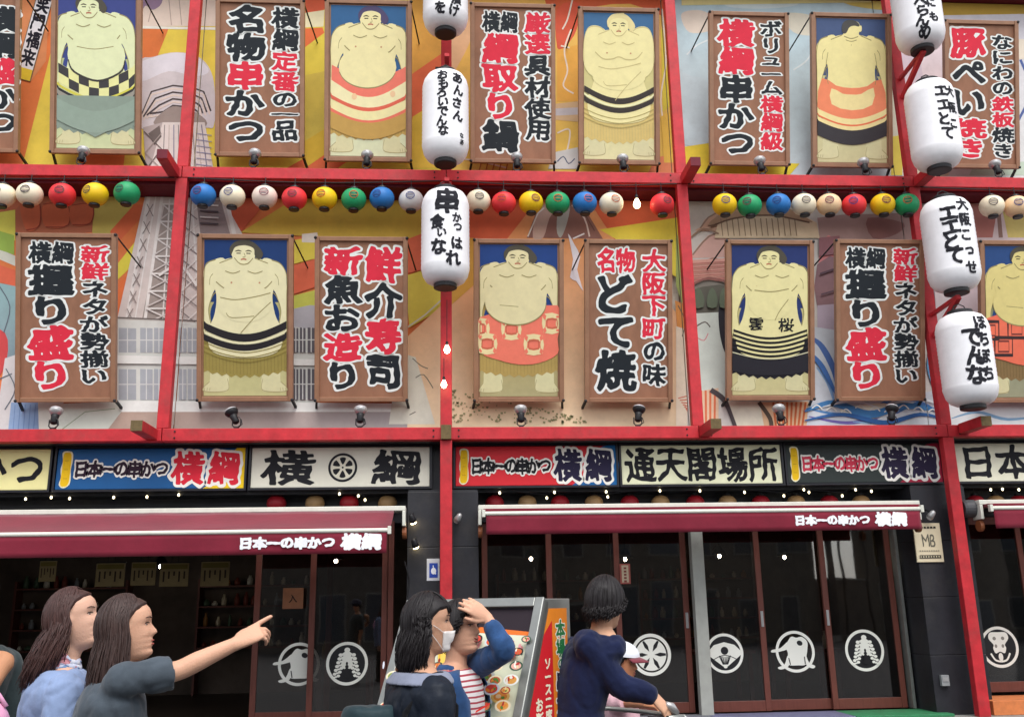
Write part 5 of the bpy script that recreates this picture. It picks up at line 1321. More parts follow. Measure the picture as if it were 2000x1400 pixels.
def d_mb(P, w, h):
    for k, c in enumerate('MB'): P.glyphs([(c, -.10+.26*k, .05, .42, .46, 0)], [(.004, {0: '6d685c'})])
    for k in range(6): P.poly([(-.36+.12*k,.36),(-.27+.12*k,.36),(-.27+.12*k,.41),(-.36+.12*k,.41)], '2b2824')
    for k in range(9): P.poly([(-.38+.085*k,-.20),(-.32+.085*k,-.20),(-.32+.085*k,-.225),(-.38+.085*k,-.225)], '8a8474')
    P.poly([(-.40,-.40),(.40,-.40),(.40,-.32),(-.40,-.32)], '4a463e')
    for k in range(8): P.poly([(-.37+.095*k,-.345),(-.33+.095*k,-.345),(-.33+.095*k,-.38),(-.37+.095*k,-.38)], 'd9cfae')
c, t = box_thing('notice_plate', 1813, 1059, -.30, .36, .50, .012, mat('cream_notice', hx('e2d4b4'), rough=.5, var=.05), 'cream notice plate with MB monogram on the right black pillar', 'notice', d_mb)
def d_blue(P, w, h):
    P.poly([(-.30,-.36),(.36,-.36),(.36,.30),(-.30,.30)], '2c4aa8'); P.ell(.03, -.06, .20, .15, 'e8ecf4'); P.line([(.0,.2),(.05,-.05),(.22,-.2)], .07, 'e8ecf4', 3)
box_thing('access_sticker', 846, 1112, -.285, .16, .27, .004, mat('white_plate', hx('c9ccd4'), rough=.5), 'small blue and white sticker on the black pillar beside the middle post', 'sticker', d_blue)
c, t = box_thing('intercom', 1845, 1328, -.31, .10, .13, .05, mat('grey_plastic', hx('8a8c8e'), rough=.5), 'small grey intercom low on the right black pillar', 'intercom')
mb = MB(); mb.box((c.x-.035, -.342, c.z-.01), (c.x+.035, -.336, c.z+.04)); mb.build('cover_flap', M_silver, t)
c = at(1893, 993, -.45); t = thing('camera_housing', c, 'dark grey cylindrical housing beside the right awning end', 'housing')
mb = MB(); mb.lathe([(.001,0),(.10,0),(.115,.03),(.115,.16),(.09,.19),(.001,.19)], (c.x-.10, c.y, c.z), 20, axis=(1,0,0)); mb.build('drum', mat('charcoal_plastic', hx('4a494c'), rough=.5), t, smooth=False)
mb = MB(); mb.bar((c.x, c.y, c.z+.05), (c.x, -.28, c.z+.08), .05, .05); mb.build('arm', M_dark, t)
mb = MB(); mb.tube([at(790, 1095, -.3), at(800, 1130, -.3), at(793, 1180, -.3)], .008, 6); mb.build('cable', M_dark, BLD)
# narrow paper tag seen in the doors
c = at(1221, 1120, .24); t = thing('door_notice', c, 'narrow red edged paper notice on the glass door above the navy jumper', 'notice')
mb = MB(); mb.box((c.x-.07, c.y, c.z-.13), (c.x+.07, c.y+.006, c.z+.13)); mb.build('sheet', mat('red_edged_paper', hx('9a5048'), rough=.7), t)
P = Pr(lambda u, v, h: (c.x+u, c.y-.001-h, c.z+v)); P.poly([(-.045,-.11),(.045,-.11),(.045,.11),(-.045,.11)], 'b9a890')
for k in range(5): P.line([(0, .085-.042*k), (0, .06-.042*k)], .035, '7a3c38')
P.build('print', M_print, t)

# ================================================================ street display stand
def stand():
    Wd, H_, dep = .86, 1.62, .24
    A = at(798, 1163, -7.55); B = at(1066, 1180, -7.95)
    al = Vector((B.x-A.x, B.y-A.y, 0)); Wd = al.length; al.normalize(); bk = Vector((-al.y, al.x, 0))
    if bk.y < 0: bk = -bk
    top = Vector((A.x, A.y, (A.z+B.z)/2))
    lean = .50                                           # metres forward per metre of fall
    up = (Vector((0, 0, 1))+bk*lean).normalized(); L = top.z*math.sqrt(1+lean*lean)-.05
    t = thing('display_stand', (top.x+al.x*Wd/2, top.y+al.y*Wd/2, 0), 'grey framed street display stand covered with dish photos and orange side lettering', 'display stand')
    nrm = al.cross(up).normalized()
    if nrm.y > 0: nrm = -nrm
    def F(u, v, h=0): return top+al*u-up*v+nrm*h        # u across, v down the slope
    fr = .045
    def slab(u0, u1, v0, v1, h0, h1, nm, m, bevel=.004):
        mb = MB(); vs = [F(u, v, h) for h in (h0, h1) for (u, v) in ((u0, v0), (u1, v0), (u1, v1), (u0, v1))]
        mb.add(vs, [(0,3,2,1),(4,5,6,7),(0,1,5,4),(1,2,6,5),(2,3,7,6),(3,0,4,7)]); return mb.build(nm, m, t, bevel=bevel)
    slab(0, fr, 0, L, -.04, .02, 'frame_rail', M_steel); slab(Wd-fr, Wd, 0, L, -.04, .02, 'frame_rail', M_steel)
    slab(fr+.001, Wd-fr-.001, 0, fr, -.038, .018, 'frame_rail', M_steel); slab(fr+.001, Wd-fr-.001, L-fr, L, -.038, .018, 'frame_rail', M_steel)
    slab(fr, Wd-fr, fr, L-fr, -.03, -.008, 'poster_board', M_alu, 0)
    VS = [0, .56]
    P = Pr(lambda u, v, h: F(fr+u*(Wd-2*fr), fr+(VS[0]+v*VS[1])*(L-2*fr), -.006+h))
    P.raw([[(0,0),(1,0),(1,1.6),(0,1.6)]], 'd8dcc4')
    P.poly([(0,0),(1,0),(1,1),(0,1)], 'd8dcc4')
    P.poly([(0,0),(1,0),(1,.13),(0,.06)], '2a2028'); P.poly([(0,.06),(1,.13),(1,.15),(0,.11)], 'e8742c'); P.poly([(0,.1),(.10,.1),(.03,.7),(0,.7)], 'e98a3a')
    P.poly([(.66,.075),(.69,.055),(.72,.075),(.69,.095)], 'b9c9cc'); P.ell(.30,.05,.05,.012,'5c4a38')
    rnd = random.Random(5)
    # red blobs of raw fish along the top, fries, plates, bowls, lobster
    for k in range(26):
        u, v = .45+rnd.random()*.52, .17+rnd.random()*.12
        P.ell(u, v, rnd.uniform(.012,.032), rnd.uniform(.007,.016), rnd.choice(['c8424a','e08a8a','3f7a4a','d85a50','eeeae0','2f5c48','e9a4a8']), 9, rot=rnd.random()*3)
    for k in range(16):
        u = .30+.015*k; P.line([(u, .20+.008*(k % 5)), (u+.05-.004*k, .33+.006*(k % 4))], .020, rnd.choice(['e9a83a','d8862c','f0c85a','c9702a']))
    P.poly([(.30,.20),(.40,.18),(.46,.22),(.42,.26)], '3a2a22', 3); P.poly([(.36,.33),(.55,.31),(.58,.345),(.40,.36)], '7fae3c', 3)
    for (u, v, r, c1, c2) in ((.75,.29,.075,'3a2a26','d07850'),(.72,.37,.085,'c9ccc8','9c6a3a'),(.88,.25,.06,'d05048','e8dcc8'),(.60,.43,.06,'e8ece8','e0a070'),(.88,.47,.07,'f0c070','e08a3a'),(.78,.5,.05,'d8e0e8','c8564a'),(.20,.42,.09,'e9ecec','8a9c4a'),(.5,.5,.055,'efe9d8','6a8a4c'),(.12,.54,.08,'dfe4e8','c2543c'),(.3,.55,.07,'3b2e2a','c98f5a')):
        P.ell(u, v, r, r*.48, c1, 22); P.ell(u, v, r*.72, r*.33, c2, 18); P.ell(u-r*.2, v, r*.3, r*.15, 'e9c49a', 10); P.ell(u+r*.3, v+.006, r*.2, r*.1, '5f8a3f', 9)
    for gy in range(11):
        for gx in range(9):
            u, v = .06+.115*gx+rnd.uniform(-.03,.03), .185+.074*gy+rnd.uniform(-.015,.015)
            if .28 < u < .42 and v < .34: continue
            r = rnd.uniform(.036,.062); c1 = rnd.choice(['eef0ea','2f2826','e6d8b8','c9d2da','b84a3a','f0e4c0','3d5a48']); c2 = rnd.choice(['c8643c','e0a050','d0453c','8a9c4a','e9c878','a8603c','e8b0a0','d87a4a'])
            P.ell(u, v, r, r*.50, c1, 18); P.ell(u, v, r*.74, r*.36, c2, 14)
            for q in range(4): P.ell(u+rnd.uniform(-.5,.5)*r, v+rnd.uniform(-.25,.25)*r, r*rnd.uniform(.15,.34), r*.13, rnd.choice(['f0d8a8','d8523c','5f8a3f','e98a3a','f2ede0','b83a34']), 8, rot=rnd.random()*3)
    P.poly([(.30,.62),(.45,.56),(.62,.57),(.80,.60),(.86,.66),(.70,.72),(.5,.74),(.34,.71)], 'd2352c', 4); P.poly([(.36,.62),(.48,.585),(.60,.59),(.66,.62),(.5,.65)], 'ea6a4a', 4)
    P.line([(.30,.66),(.18,.60),(.22,.55)], .012, 'd2352c', 4); P.line([(.84,.64),(.97,.58)], .01, 'd2352c', 4); P.ell(.36,.61,.07,.035,'efc2a8',14); P.ell(.36,.61,.045,.02,'e07a60',12)
    for k in range(6): P.line([(.40+.06*k,.72),(.36+.07*k,.78)], .008, 'c22f28', 3)
    for k in range(60):
        u, v = rnd.uniform(.08,.97), rnd.uniform(.36,.95)
        P.ell(u, v, rnd.uniform(.008,.028), rnd.uniform(.005,.013), rnd.choice(['e0a050','c8503c','8fae6a','efe6c8','d9d9e4','b06a3a','e9c46a','7a4a34']), 8, rot=rnd.random()*3)
    VS[0] = .56; VS[1] = .44
    for k in range(70):
        u, v = rnd.uniform(.06,.96), rnd.uniform(.04,.95)
        P.ell(u, v, rnd.uniform(.02,.07), rnd.uniform(.02,.05), rnd.choice(['e0a050','c8503c','8fae6a','efe6c8','d9d9e4','b06a3a','e9c46a','7a4a34']), 10, rot=rnd.random()*3)
    P.build('dish_poster', M_print, t)
    # side panel: from the front slope back to a vertical rear edge
    def S(a, z, h=0): return Vector((top.x, top.y, 0))+al*(Wd+h)+bk*a+Vector((0, 0, z))
    zt = top.z
    def fz(z): return -(zt-z)*lean                              # forward edge offset at height z
    mb = MB(); vs = [S(a, z, h) for h in (-.03, 0) for (a, z) in ((fz(.05), .05), (.27, .05), (.27, zt), (fz(zt), zt))]
    mb.add(vs, [(0,3,2,1),(4,5,6,7),(0,1,5,4),(1,2,6,5),(2,3,7,6),(3,0,4,7)]); mb.build('side_frame', M_steel, t, bevel=.004)
    P = Pr(lambda a, z, h: S(a, z, .002+h))
    g = .045
    P.poly([(fz(.1)+g,.1),(.27-g,.1),(.27-g,zt-g),(fz(zt-g)+g,zt-g)], 'f08c28'); P.poly([(fz(.1)+g,.1),(.055,.1),(.055,zt-.10),(fz(zt-.16)+g,zt-.16)], 'd8222c')
    # vertical lettering
    it = []; cs = 'bbgkkk'
    y_ = zt-.10
    for i, c in enumerate('本場の串かつ'):
        hh_ = (.085, .085, .055, .10, .095, .095)[i]; it.append((c, .145, y_-hh_/2, (.105, .105, .075, .13, .125, .125)[i], hh_*1.02, 'g' if i < 3 else 'k')); y_ -= hh_
    P.glyphs(it, [(.10, 'f2f0e4'), (.035, {'g': '2a7a44', 'k': '2a2440'})])
    it = [(c, -.005-.0*i, zt-.29-.056*i, .070, .055, 0) for i, c in enumerate('ソース二度漬け')]; P.glyphs(it, [(.045, {0: 'f6ecd0'})])
    it = [(c, -.100, zt-.46-.062*i, .075, .060, 0) for i, c in enumerate('お断り')]; P.glyphs(it, [(.045, {0: 'f6ecd0'})])
    P.build('side_print', M_print, t)
    mb = MB(); vs = [Vector((top.x, top.y, 0))+al*u+bk*a+Vector((0,0,z)) for u in (0, Wd-.031) for (a, z) in ((.25,.05),(.27,.05),(.27,zt),(.25,zt))]
    mb.add(vs, [(0,1,2,3),(4,7,6,5),(0,4,5,1),(1,5,6,2),(2,6,7,3),(3,7,4,0)]); mb.build('rear_panel', M_dark, t)
    for u in (.06, Wd-.06):
        for a in (.22, fz(.05)+.06): mb = MB(); q = Vector((top.x, top.y, 0))+al*u+bk*a; mb.lathe([(.001,0),(.03,0),(.03,.05),(.001,.05)], (q.x, q.y, 0), 10, axis=(0,0,1)); mb.build('foot', M_dark, t)
stand()

# ================================================================ buildings across the street (seen only as reflections and as the shade they cast)
def opposite():
    labs = ['long low dim building across the street behind the viewer, left','low grey building across the street straight behind the viewer','grey building across the street, left of the bright gap','grey building across the street, right of the bright gap']
    for i, (x0, x1, h, c) in enumerate(((-24, -9, 6.5, '6f6a64'), (-8.6, 3.5, 5.6, '625e5a'), (4, 14.35, 6.6, '6b665f'), (16.5, 30, 6.2, '66625c'))):
        t = thing('opposite_building', ((x0+x1)/2, -24, 0), labs[i], 'building')
        dp = -25.2 if i == 3 else -30; mb = MB(); mb.box((x0, dp, 0), (x1, -24, h)); mb.build('wall', mat('opposite_wall_%d' % i, hx(c), rough=.9, var=.25, dirt=.4), t)
        mb = MB(); mb.box((x0-.12, dp, h), (x1+.12, -23.8, h+.2)); mb.build('roof', M_conc, t)
        n = int((x1-x0)/1.7); rnd = random.Random(i+2)
        for k in range(n):
            for z in (.3, 3.3):
                a = x0+.4+k*1.7; w_ = rnd.uniform(.7, 1.3); hh = rnd.uniform(1.2, 2.1); mb = MB(); mb.box((a, -24.02, z), (a+w_, -23.96, z+hh)); w = mb.build('window', M_conc, t)
                mb = MB(); mb.box((a+.06, -23.955, z+.06), (a+w_-.06, -23.94, z+hh-.06)); mb.build('pane', mat('far_pane_%d' % rnd.randrange(3), hx(rnd.choice(['3c4650', '54504a', '2c3036'])), rough=.3, spec=.5), w)
    t = thing('low_shed', (15.4, -24, 0), 'low shed in the gap between the buildings across the street', 'building')
    mb = MB(); mb.box((14.36, -29, 0), (16.49, -24, 2.3)); mb.build('wall', MATS['opposite_wall_1'], t); mb = MB(); mb.box((14.36, -29, 2.303), (16.49, -23.9, 2.4)); mb.build('roof', M_conc, t)
    for i, (x, w, h) in enumerate(((14.75, .28, 7.0), (15.24, .07, 7.0), (16.22, .05, 7))):
        t = thing('street_pole', (x, -23.5, 0), ['broad dark sign pole in the gap across the street','thin dark pole in the gap across the street','thinnest dark pole in the gap across the street'][i], 'pole')
        mb = MB(); mb.box((x-w/2, -23.55, 0), (x+w/2, -23.45, h)); mb.build('shaft', M_dark, t); mb = MB(); mb.box((x-w/2-.05, -23.6, 0), (x+w/2+.05, -23.4, .25)); mb.build('base', M_conc, t)
opposite()
# ================================================================ people
def itp(z, tab):
    xs = [t[0] for t in tab]; ys = [t[1] for t in tab]; return float(np.interp(z, xs, ys))
HF = [(-.118,.030),(-.112,.058),(-.100,.078),(-.088,.081),(-.078,.074),(-.068,.080),(-.058,.0775),(-.048,.082),(-.038,.078),(-.028,.082),(.0,.080),(.012,.078),(.030,.086),(.045,.0875),(.065,.084),(.085,.070),(.102,.047),(.114,.020),(.118,.0)]
HB = [(-.118,.000),(-.10,.02),(-.08,.045),(-.04,.074),(0,.092),(.03,.100),(.06,.097),(.085,.080),(.102,.056),(.114,.024),(.118,.0)]
HW = [(-.118,.020),(-.110,.036),(-.095,.047),(-.07,.057),(-.04,.065),(0,.070),(.03,.074),(.06,.071),(.085,.058),(.102,.040),(.114,.018),(.118,.0)]
def hsurf(az, z, off=0):
    c, s = math.cos(az), math.sin(az)
    F, B, Wd = itp(z, HF), itp(z, HB), itp(z, HW)
    x = (F if c > 0 else -B)*abs(c)**.92*(1 if True else 1); y = Wd*math.copysign(abs(s)**.95, s)
    if c > 0:
        n = itp(z, [(-.045,0),(-.036,.006),(-.028,.020),(-.022,.023),(-.012,.017),(.006,.008),(.022,.002),(.03,0)])
        x += n*math.exp(-(y/.0115)**2)
        x -= .007*math.exp(-((abs(y)-.031)/.014)**2-((z-.010)/.012)**2)
        x += .004*math.exp(-(y/.022)**2)*(math.exp(-((z+.050)/.006)**2)+math.exp(-((z+.066)/.006)**2))
        x += .003*math.exp(-((abs(y)-.040)/.018)**2-((z+.020)/.018)**2)
    v = Vector((x, y, z))
    if off: v += Vector((x, y, (z-.01)*.9)).normalized()*off
    return v
def head_mesh(mb, xf, nz=56, na=52):
    vs = []; fs = []
    zs = [-.118+.236*(.5-.5*math.cos(PI*i/nz)) for i in range(nz+1)]
    for z in zs:
        for k in range(na): vs.append(xf(hsurf(2*PI*k/na, z)))
    for i in range(nz):
        for k in range(na):
            a = i*na+k; b = i*na+(k+1) % na; fs.append((a, b, b+na, a+na))
    fs.append(tuple(range(na-1, -1, -1))); fs.append(tuple(nz*na+k for k in range(na)))
    mb.add(vs, fs)
    for s in (-1, 1):   # ears
        mb.ell(xf(Vector((-.004, s*.074, -.004))), (.016, .008, .028), 12, 8, R=None)
def loft(mb, rings, seg=24, cap=True):
    """rings: (centre, semi vector A, semi vector B)"""
    vs = []; fs = []
    for c, A, B in rings:
        for k in range(seg):
            t = 2*PI*k/seg; vs.append(c+A*math.cos(t)+B*math.sin(t))
    n = len(rings)
    for i in range(n-1):
        for k in range(seg): a = i*seg+k; b = i*seg+(k+1) % seg; fs.append((a, b, b+seg, a+seg))
    if cap: fs.append(tuple(range(seg-1, -1, -1))); fs.append(tuple((n-1)*seg+k for k in range(seg)))
    mb.add(vs, fs)
def limb(mb, pts, rads, seg=16):
    P = cr_open(pts, 5); n = len(P); m_ = len(pts)-1
    rr = []
    for i in range(n):
        t = i/5; k = min(int(t), m_-1); f = t-k; f = f*f*(3-2*f) if False else f
        rr.append(rads[k]*(1-f)+rads[min(k+1, m_)]*f)
    d0 = (P[0]-P[1]).normalized(); d1 = (P[-1]-P[-2]).normalized()
    P = [P[0]+d0*rr[0]*.75, P[0]+d0*rr[0]*.45]+P+[P[-1]+d1*rr[-1]*.45, P[-1]+d1*rr[-1]*.75]
    rr = [rr[0]*.45, rr[0]*.85]+rr+[rr[-1]*.85, rr[-1]*.45]
    mb.tube(P, rr, seg)
def vox(mb, name, m, parent, vs, smooth=3, wr=0, wsc=9, cols=False, label=None, seed=0, fine=.0):
    o = mb.build(name+'_tmp', m, None, loc=org(parent))
    r = o.modifiers.new('r', 'REMESH'); r.mode = 'VOXEL'; r.voxel_size = vs; r.use_smooth_shade = True
    if smooth: q = o.modifiers.new('s', 'SMOOTH'); q.iterations = smooth; q.factor = .5
    dg = bpy.context.evaluated_depsgraph_get(); dg.update()
    me = bpy.data.meshes.new_from_object(o.evaluated_get(dg)); me.name = name
    old = o.data; bpy.data.objects.remove(o); bpy.data.meshes.remove(old)
    if wr:
        n = len(me.vertices); co = np.empty(n*3); me.vertices.foreach_get('co', co); co = co.reshape(-1, 3)
        nm = np.empty(n*3); me.vertices.foreach_get('normal', nm); nm = nm.reshape(-1, 3)
        d = np.empty(n)
        for i in range(n):
            p = Vector(co[i]); q = Vector((p.x*wsc*1.5, p.y*wsc*1.5, p.z*wsc*.55))+Vector((seed, 0, 0))
            w = noise.noise(q+Vector((p.z*4, p.z*3, 0)))
            w2 = noise.noise(q*.7+Vector((5, 2, p.z*5)))
            d[i] = wr*(-.42*max(0, 1-abs(w)*4.0)-.34*max(0, 1-abs(w2)*7)+.45*noise.noise(q*1.7)+.35)
        co += nm*d[:, None]; me.vertices.foreach_set('co', co.ravel())
    me.polygons.foreach_set('use_smooth', [True]*len(me.polygons))
    me.materials.clear(); me.materials.append(m); me.update()
    o = bpy.data.objects.new(name, me); COL.objects.link(o); o.parent = parent; ORG[o.name] = org(parent)
    if label: o['label'] = label
    return o
def hand(mb, w, d, back, curls, s=1.0, thumb=30, side=1, spread=6):
    """w wrist, d pointing direction, back = normal of the back of the hand, curls = total bend per finger (index first)"""
    w = Vector(w); d = Vector(d).normalized(); back = Vector(back); back = (back-d*back.dot(d)).normalized()
    lat = d.cross(back).normalized()*side            # towards the thumb / index side
    L = .088*s
    for f, off in ((0, 0),):
        rings = []
        for t, wd, th in ((-.12,.026,.020),(0,.028,.020),(.3,.034,.018),(.7,.041,.016),(1.0,.040,.0125),(1.08,.034,.009)):
            rings.append((w+d*L*t, lat*wd*s, back*th*s))
        loft(mb, rings, 18)
    lens = (.068, .076, .070, .054)
    for i in range(4):
        root = w+d*L*(.94-.05*abs(i-1.2)*.5)+lat*(.030-.020*i)*s
        a = math.radians(curls[i]); dd = (d+lat*math.tan(math.radians(spread*(1.2-i)*.8))).normalized()
        p = root-d*.018*s; pts = [p, root]; ang = 0
        for seg_, fr, bend in ((0, .45, .42), (1, .31, .36), (2, .24, .22)):
            ang += a*bend; q = dd*math.cos(ang)-back*math.sin(ang); root = root+q*lens[i]*s*fr; pts.append(root)
        r0 = (.0092, .0094, .0090, .0080)[i]*s
        P = pts; rr = [r0*1.05, r0*1.02, r0*.95, r0*.88, r0*.74]
        e = (P[-1]-P[-2]).normalized(); P = P+[P[-1]+e*r0*.5]; rr = rr+[r0*.40]
        mb.tube(P, rr, 12)
    a = math.radians(thumb); p0 = w+d*L*.18+lat*.022*s; p1 = w+d*L*.42+lat*(.036+.010*math.sin(a))*s-back*.010*s
    dr = (d*math.cos(a)+lat*math.sin(a)*.8-back*.25).normalized(); p2 = p1+dr*.034*s; p3 = p2+(dr+d*.5).normalized()*.026*s
    mb.tube([p0, p1, p2, p3, p3+(dr+d*.5).normalized()*.004*s], [.014*s, .0125*s, .0105*s, .0085*s, .004*s], 12)

def skinmat(name, c): return mat(name, hx(c), rough=.55, var=.07, vscale=9, spec=.3, sss=.06, bump=.15, bscale=160)
def hairmat(name, c): return mat(name, hx(c), rough=.5, var=.5, vscale=40, spec=.35, stretch=(4, 4, .35), bump=.2, bscale=260)
def cloth(name, c, **k):
    a = dict(rough=.85, var=.2, vscale=10, spec=.15, bump=.55, bscale=17, sheen=.15); a.update(k)
    return mat(name, hx(c) if c else None, **a)

def hair_mesh(xf, t, m, style, rnd, n=1000, spread=0):
    mb = MB()
    # shell following the skull above the hairline
    na, nz = 56, 30; vs = []; fs = []
    for i in range(nz+1):
        for k in range(na):
            az = 2*PI*k/na; u = abs(((az+PI) % (2*PI))-PI)          # 0 front .. pi back
            hl = np.interp(u, [0, .7, 1.15, 1.45, 1.9, PI], style['hl'])
            z = hl+(.118-hl)*math.sin(PI/2*i/nz)
            e = min(1, i/4); off = -.006+(.006+.007+.006*math.sin(u/2))*e+.0015*noise.noise(Vector((az*7, z*12, 2)))
            vs.append(xf(hsurf(az, z, off)))
    for i in range(nz):
        for k in range(na): a = i*na+k; b = i*na+(k+1) % na; fs.append((a, b, b+na, a+na))
    fs.append(tuple(nz*na+k for k in range(na)))
    mb.add(vs, fs)
    C = Vector((-.008, 0, .008)); rx, ry, rz = .104, .086, .122
    for j in range(n):
        to_ = style.get('to', 1.25)+rnd.uniform(-.42, .30)
        ph = rnd.uniform(-PI, PI); u = abs(ph); sg = 1 if ph >= 0 else -1
        layer = rnd.uniform(-.006, .007)
        end = float(np.interp(u, [0, .6, 1.1, 1.5, 2.2, PI], style['theta']))*rnd.uniform(.92, 1.06)
        fall = float(np.interp(u, [0, .6, 1.1, 1.5, 2.2, PI], style['fall']))*rnd.uniform(.82, 1.08)
        pts = []; rad = []
        N = 9; w0 = rnd.uniform(.0014, .0042); wob = rnd.uniform(-1, 1)
        sweep = style.get('sweep', .0)
        for i in range(N+1):
            th = math.radians(4+(end-4)*i/N)
            phe = ph
            if style.get('frm', 0) <= u < to_ and sweep: phe = sg*(u+(to_-u)*sweep*min(1, i/N*1.2))
            r = 1+.10*0
            p = C+Vector(((rx+layer)*math.sin(th)*math.cos(phe), (ry+layer)*math.sin(th)*math.sin(phe), (rz+layer)*math.cos(th)))
            pts.append(p); rad.append((w0*(.5+.5*min(1, i/3)), w0*.45))
        if fall > .01:
            last = pts[-1]; out = Vector((math.cos(ph), math.sin(ph), 0)); bk = style.get('drift', (-.05, 0))
            M_ = 7
            for i in range(1, M_+1):
                f = i/M_
                q = last+Vector((bk[0]*f*fall/.3, bk[1]*f, -fall*f))+out*(.012*math.sin(PI*f)+style.get('flare', 0)*f)+Vector((.006*math.sin(f*7+wob*3), .006*math.cos(f*6+wob*2), 0))
                pts.append(q); rad.append((w0*(1-.55*f), w0*.45*(1-.4*f)))
        else:
            rad[-1] = (w0*.35, w0*.2); rad[-2] = (w0*.7, w0*.35)
        mb.tube([xf(p) for p in pts], rad, 6)
    for j in range(int(n*.10)):                 # flyaway strands
        ph = rnd.uniform(-PI, PI); th0 = rnd.uniform(20, 70); pts = []; lift = rnd.uniform(.006, .022)
        if abs(ph) < 1.9: continue
        for i in range(7):
            th = math.radians(th0+i*9); k = 1+lift*i/1.2
            pts.append(xf(C+Vector((rx*k*math.sin(th)*math.cos(ph), ry*k*math.sin(th)*math.sin(ph), rz*k*math.cos(th)))))
        mb.tube(pts, [.0011]*6+[.0004], 4)
    return mb.build('hair', m, t, smooth=True)

def person(label, hip, H, yaw, headc, hy, hp, hr, skin, hair, style, top, bottom, armR=None, armL=None, girth=1.0, sleeve=1.0, loose=.012,
           hs=1.0, neckfwd=0, seed=1, extras=None, vx=.0055, shoe='2a2a2c', hand_s=1.0, smile=0, wr=.005, lip='a8544c', hairn=1000, skirt=False, nl=.165):
    rnd = random.Random(seed)
    t = thing('person', (hip[0], hip[1], 0), label, 'person', None)
    ya = math.radians(yaw); fx = Vector((math.cos(ya), math.sin(ya), 0)); lf = Vector((-math.sin(ya), math.cos(ya), 0)); Z = Vector((0, 0, 1))
    B = Vector((hip[0], hip[1], 0))
    hR = Matrix.Rotation(math.radians(hy), 3, 'Z') @ Matrix.Rotation(math.radians(-hp), 3, 'Y') @ Matrix.Rotation(math.radians(hr), 3, 'X')
    headc = Vector(headc)
    def hxf(v): return headc+hR @ (Vector(v)*hs)
    # lean of the torso towards the head
    neckb = Vector((0, 0, 0))
    hd = headc-hR @ Vector((.0, 0, .0)); tgt = hd-fx*.035*hs; tgt.z = headc.z-nl*hs
    zn = tgt.z; base_n = B+Z*zn; off = tgt-base_n
    G = girth
    def ctr(z): f = max(0, min(1, (z-.5*H)/(zn-.5*H))); return B+Z*z+off*f*f
    rows = [(.47,.056,.078),(.52,.068,.102),(.57,.066,.098),(.63,.058,.082),(.69,.062,.088),(.75,.064,.098),(.79,.058,.106),(.815,.048,.094),(.833,.036,.062),(.85,.030,.036)]
    zs = [.47*H+(z-.47)/(.85-.47)*(zn+.012-.47*H) for z, a, b in rows]
    def rings(extra, z_from=0, z_to=99, wid=1.0):
        return [(ctr(z), fx*(a*H*G+extra), lf*(b*H*G*wid+extra)) for z, (q, a, b) in zip(zs, rows) if z_from <= z <= z_to]
    mb = MB(); loft(mb, rings(0))
    nb = ctr(zs[-2]); nk = headc+hR @ (Vector((-.025, 0, -.075))*hs)
    limb(mb, [nb-Z*.03, (nb+nk)/2+fx*.003, nk], [.058*hs, .050*hs, .052*hs])
    head_mesh(mb, hxf)
    sh = zs[6]-.004; S = {}
    for key, sg in (('L', 1), ('R', -1)):
        spec = armL if key == 'L' else armR
        s0 = ctr(sh)+lf*sg*.100*H*G
        if spec is None:
            el = s0+lf*sg*.04+fx*-.02-Z*.17*H; wr_ = el+fx*.05+lf*sg*.01-Z*.145*H; spec = dict(e=el, w=wr_, d=(fx*.2-Z), back=lf*sg, curls=(30, 34, 38, 42))
        e, w = Vector(spec['e']), Vector(spec['w']); s0 = Vector(spec.get('s', s0))
        S[key] = (s0, e, w)
        r = .0265*H*G
        limb(mb, [s0, s0+(e-s0)*.5, e, e+(w-e)*.35, w], [r*1.02, r*.92, r*.78, r*.78, r*.52])
        hand(mb, w, spec['d'], spec['back'], spec['curls'], hand_s, spec.get('thumb', 30), spec.get('side', sg if True else 1))
    for sg in (-1, 1):
        hpnt = B+lf*sg*.052*H+Z*.49*H; kn = B+lf*sg*.055*H+fx*.01+Z*.275*H; an = B+lf*sg*.055*H+Z*.045*H
        limb(mb, [hpnt, kn, an], [.052*H*G, .034*H*G, .023*H])
        limb(mb, [an-fx*.02-Z*.02, an+fx*.13-Z*.04], [.034, .028])
    body = vox(mb, 'body', skinmat('skin_'+skin, skin), t, vx, smooth=1)
    # clothes
    mb = MB(); loft(mb, [r_ for r_ in rings(loose, .50*H if not skirt else .45*H, zs[-2]+.001)])
    if not skirt: loft(mb, [(ctr(zs[0]-.01)+Z*0, fx*(.066*H*G+loose*1.2), lf*(.098*H*G+loose*1.2)), (ctr(zs[2]), fx*(.066*H*G+loose*1.1), lf*(.099*H*G+loose*1.1)), (ctr(zs[3]), fx*(.06*H*G+loose), lf*(.085*H*G+loose))])
    for key in 'LR':
        s0, e, w = S[key]; r = .0265*H*G
        inw = ctr(sh)+(s0-ctr(sh))*.55
        if sleeve <= .6:
            endp = s0+(e-s0)*sleeve/.6*.92
            ax_ = (endp-s0).normalized(); pts_ = cr_open([inw, s0, s0+(endp-s0)*.55, endp], 5); rr0 = list(np.interp(np.linspace(0, 1, len(pts_)), [0, .33, .66, 1], [r*.8, r*1.08+loose*.5, r*1.02+loose*.7, r*1.02+loose*.95])); mb.tube(pts_, rr0, 20)
        else:
            f = (sleeve-.6)/.4; endp = e+(w-e)*f*.95
            limb(mb, [inw, s0, s0+(e-s0)*.5, e, e+(endp-e)*.5, endp], [r*1.0, r*1.2+loose*.9, r*1.08+loose*.8, r*.95+loose*.8, r*.88+loose*.7, r*.72+loose*.75])
    vox(mb, top[0], top[1], t, .009, smooth=2, wr=wr, wsc=9, seed=seed*3.1)
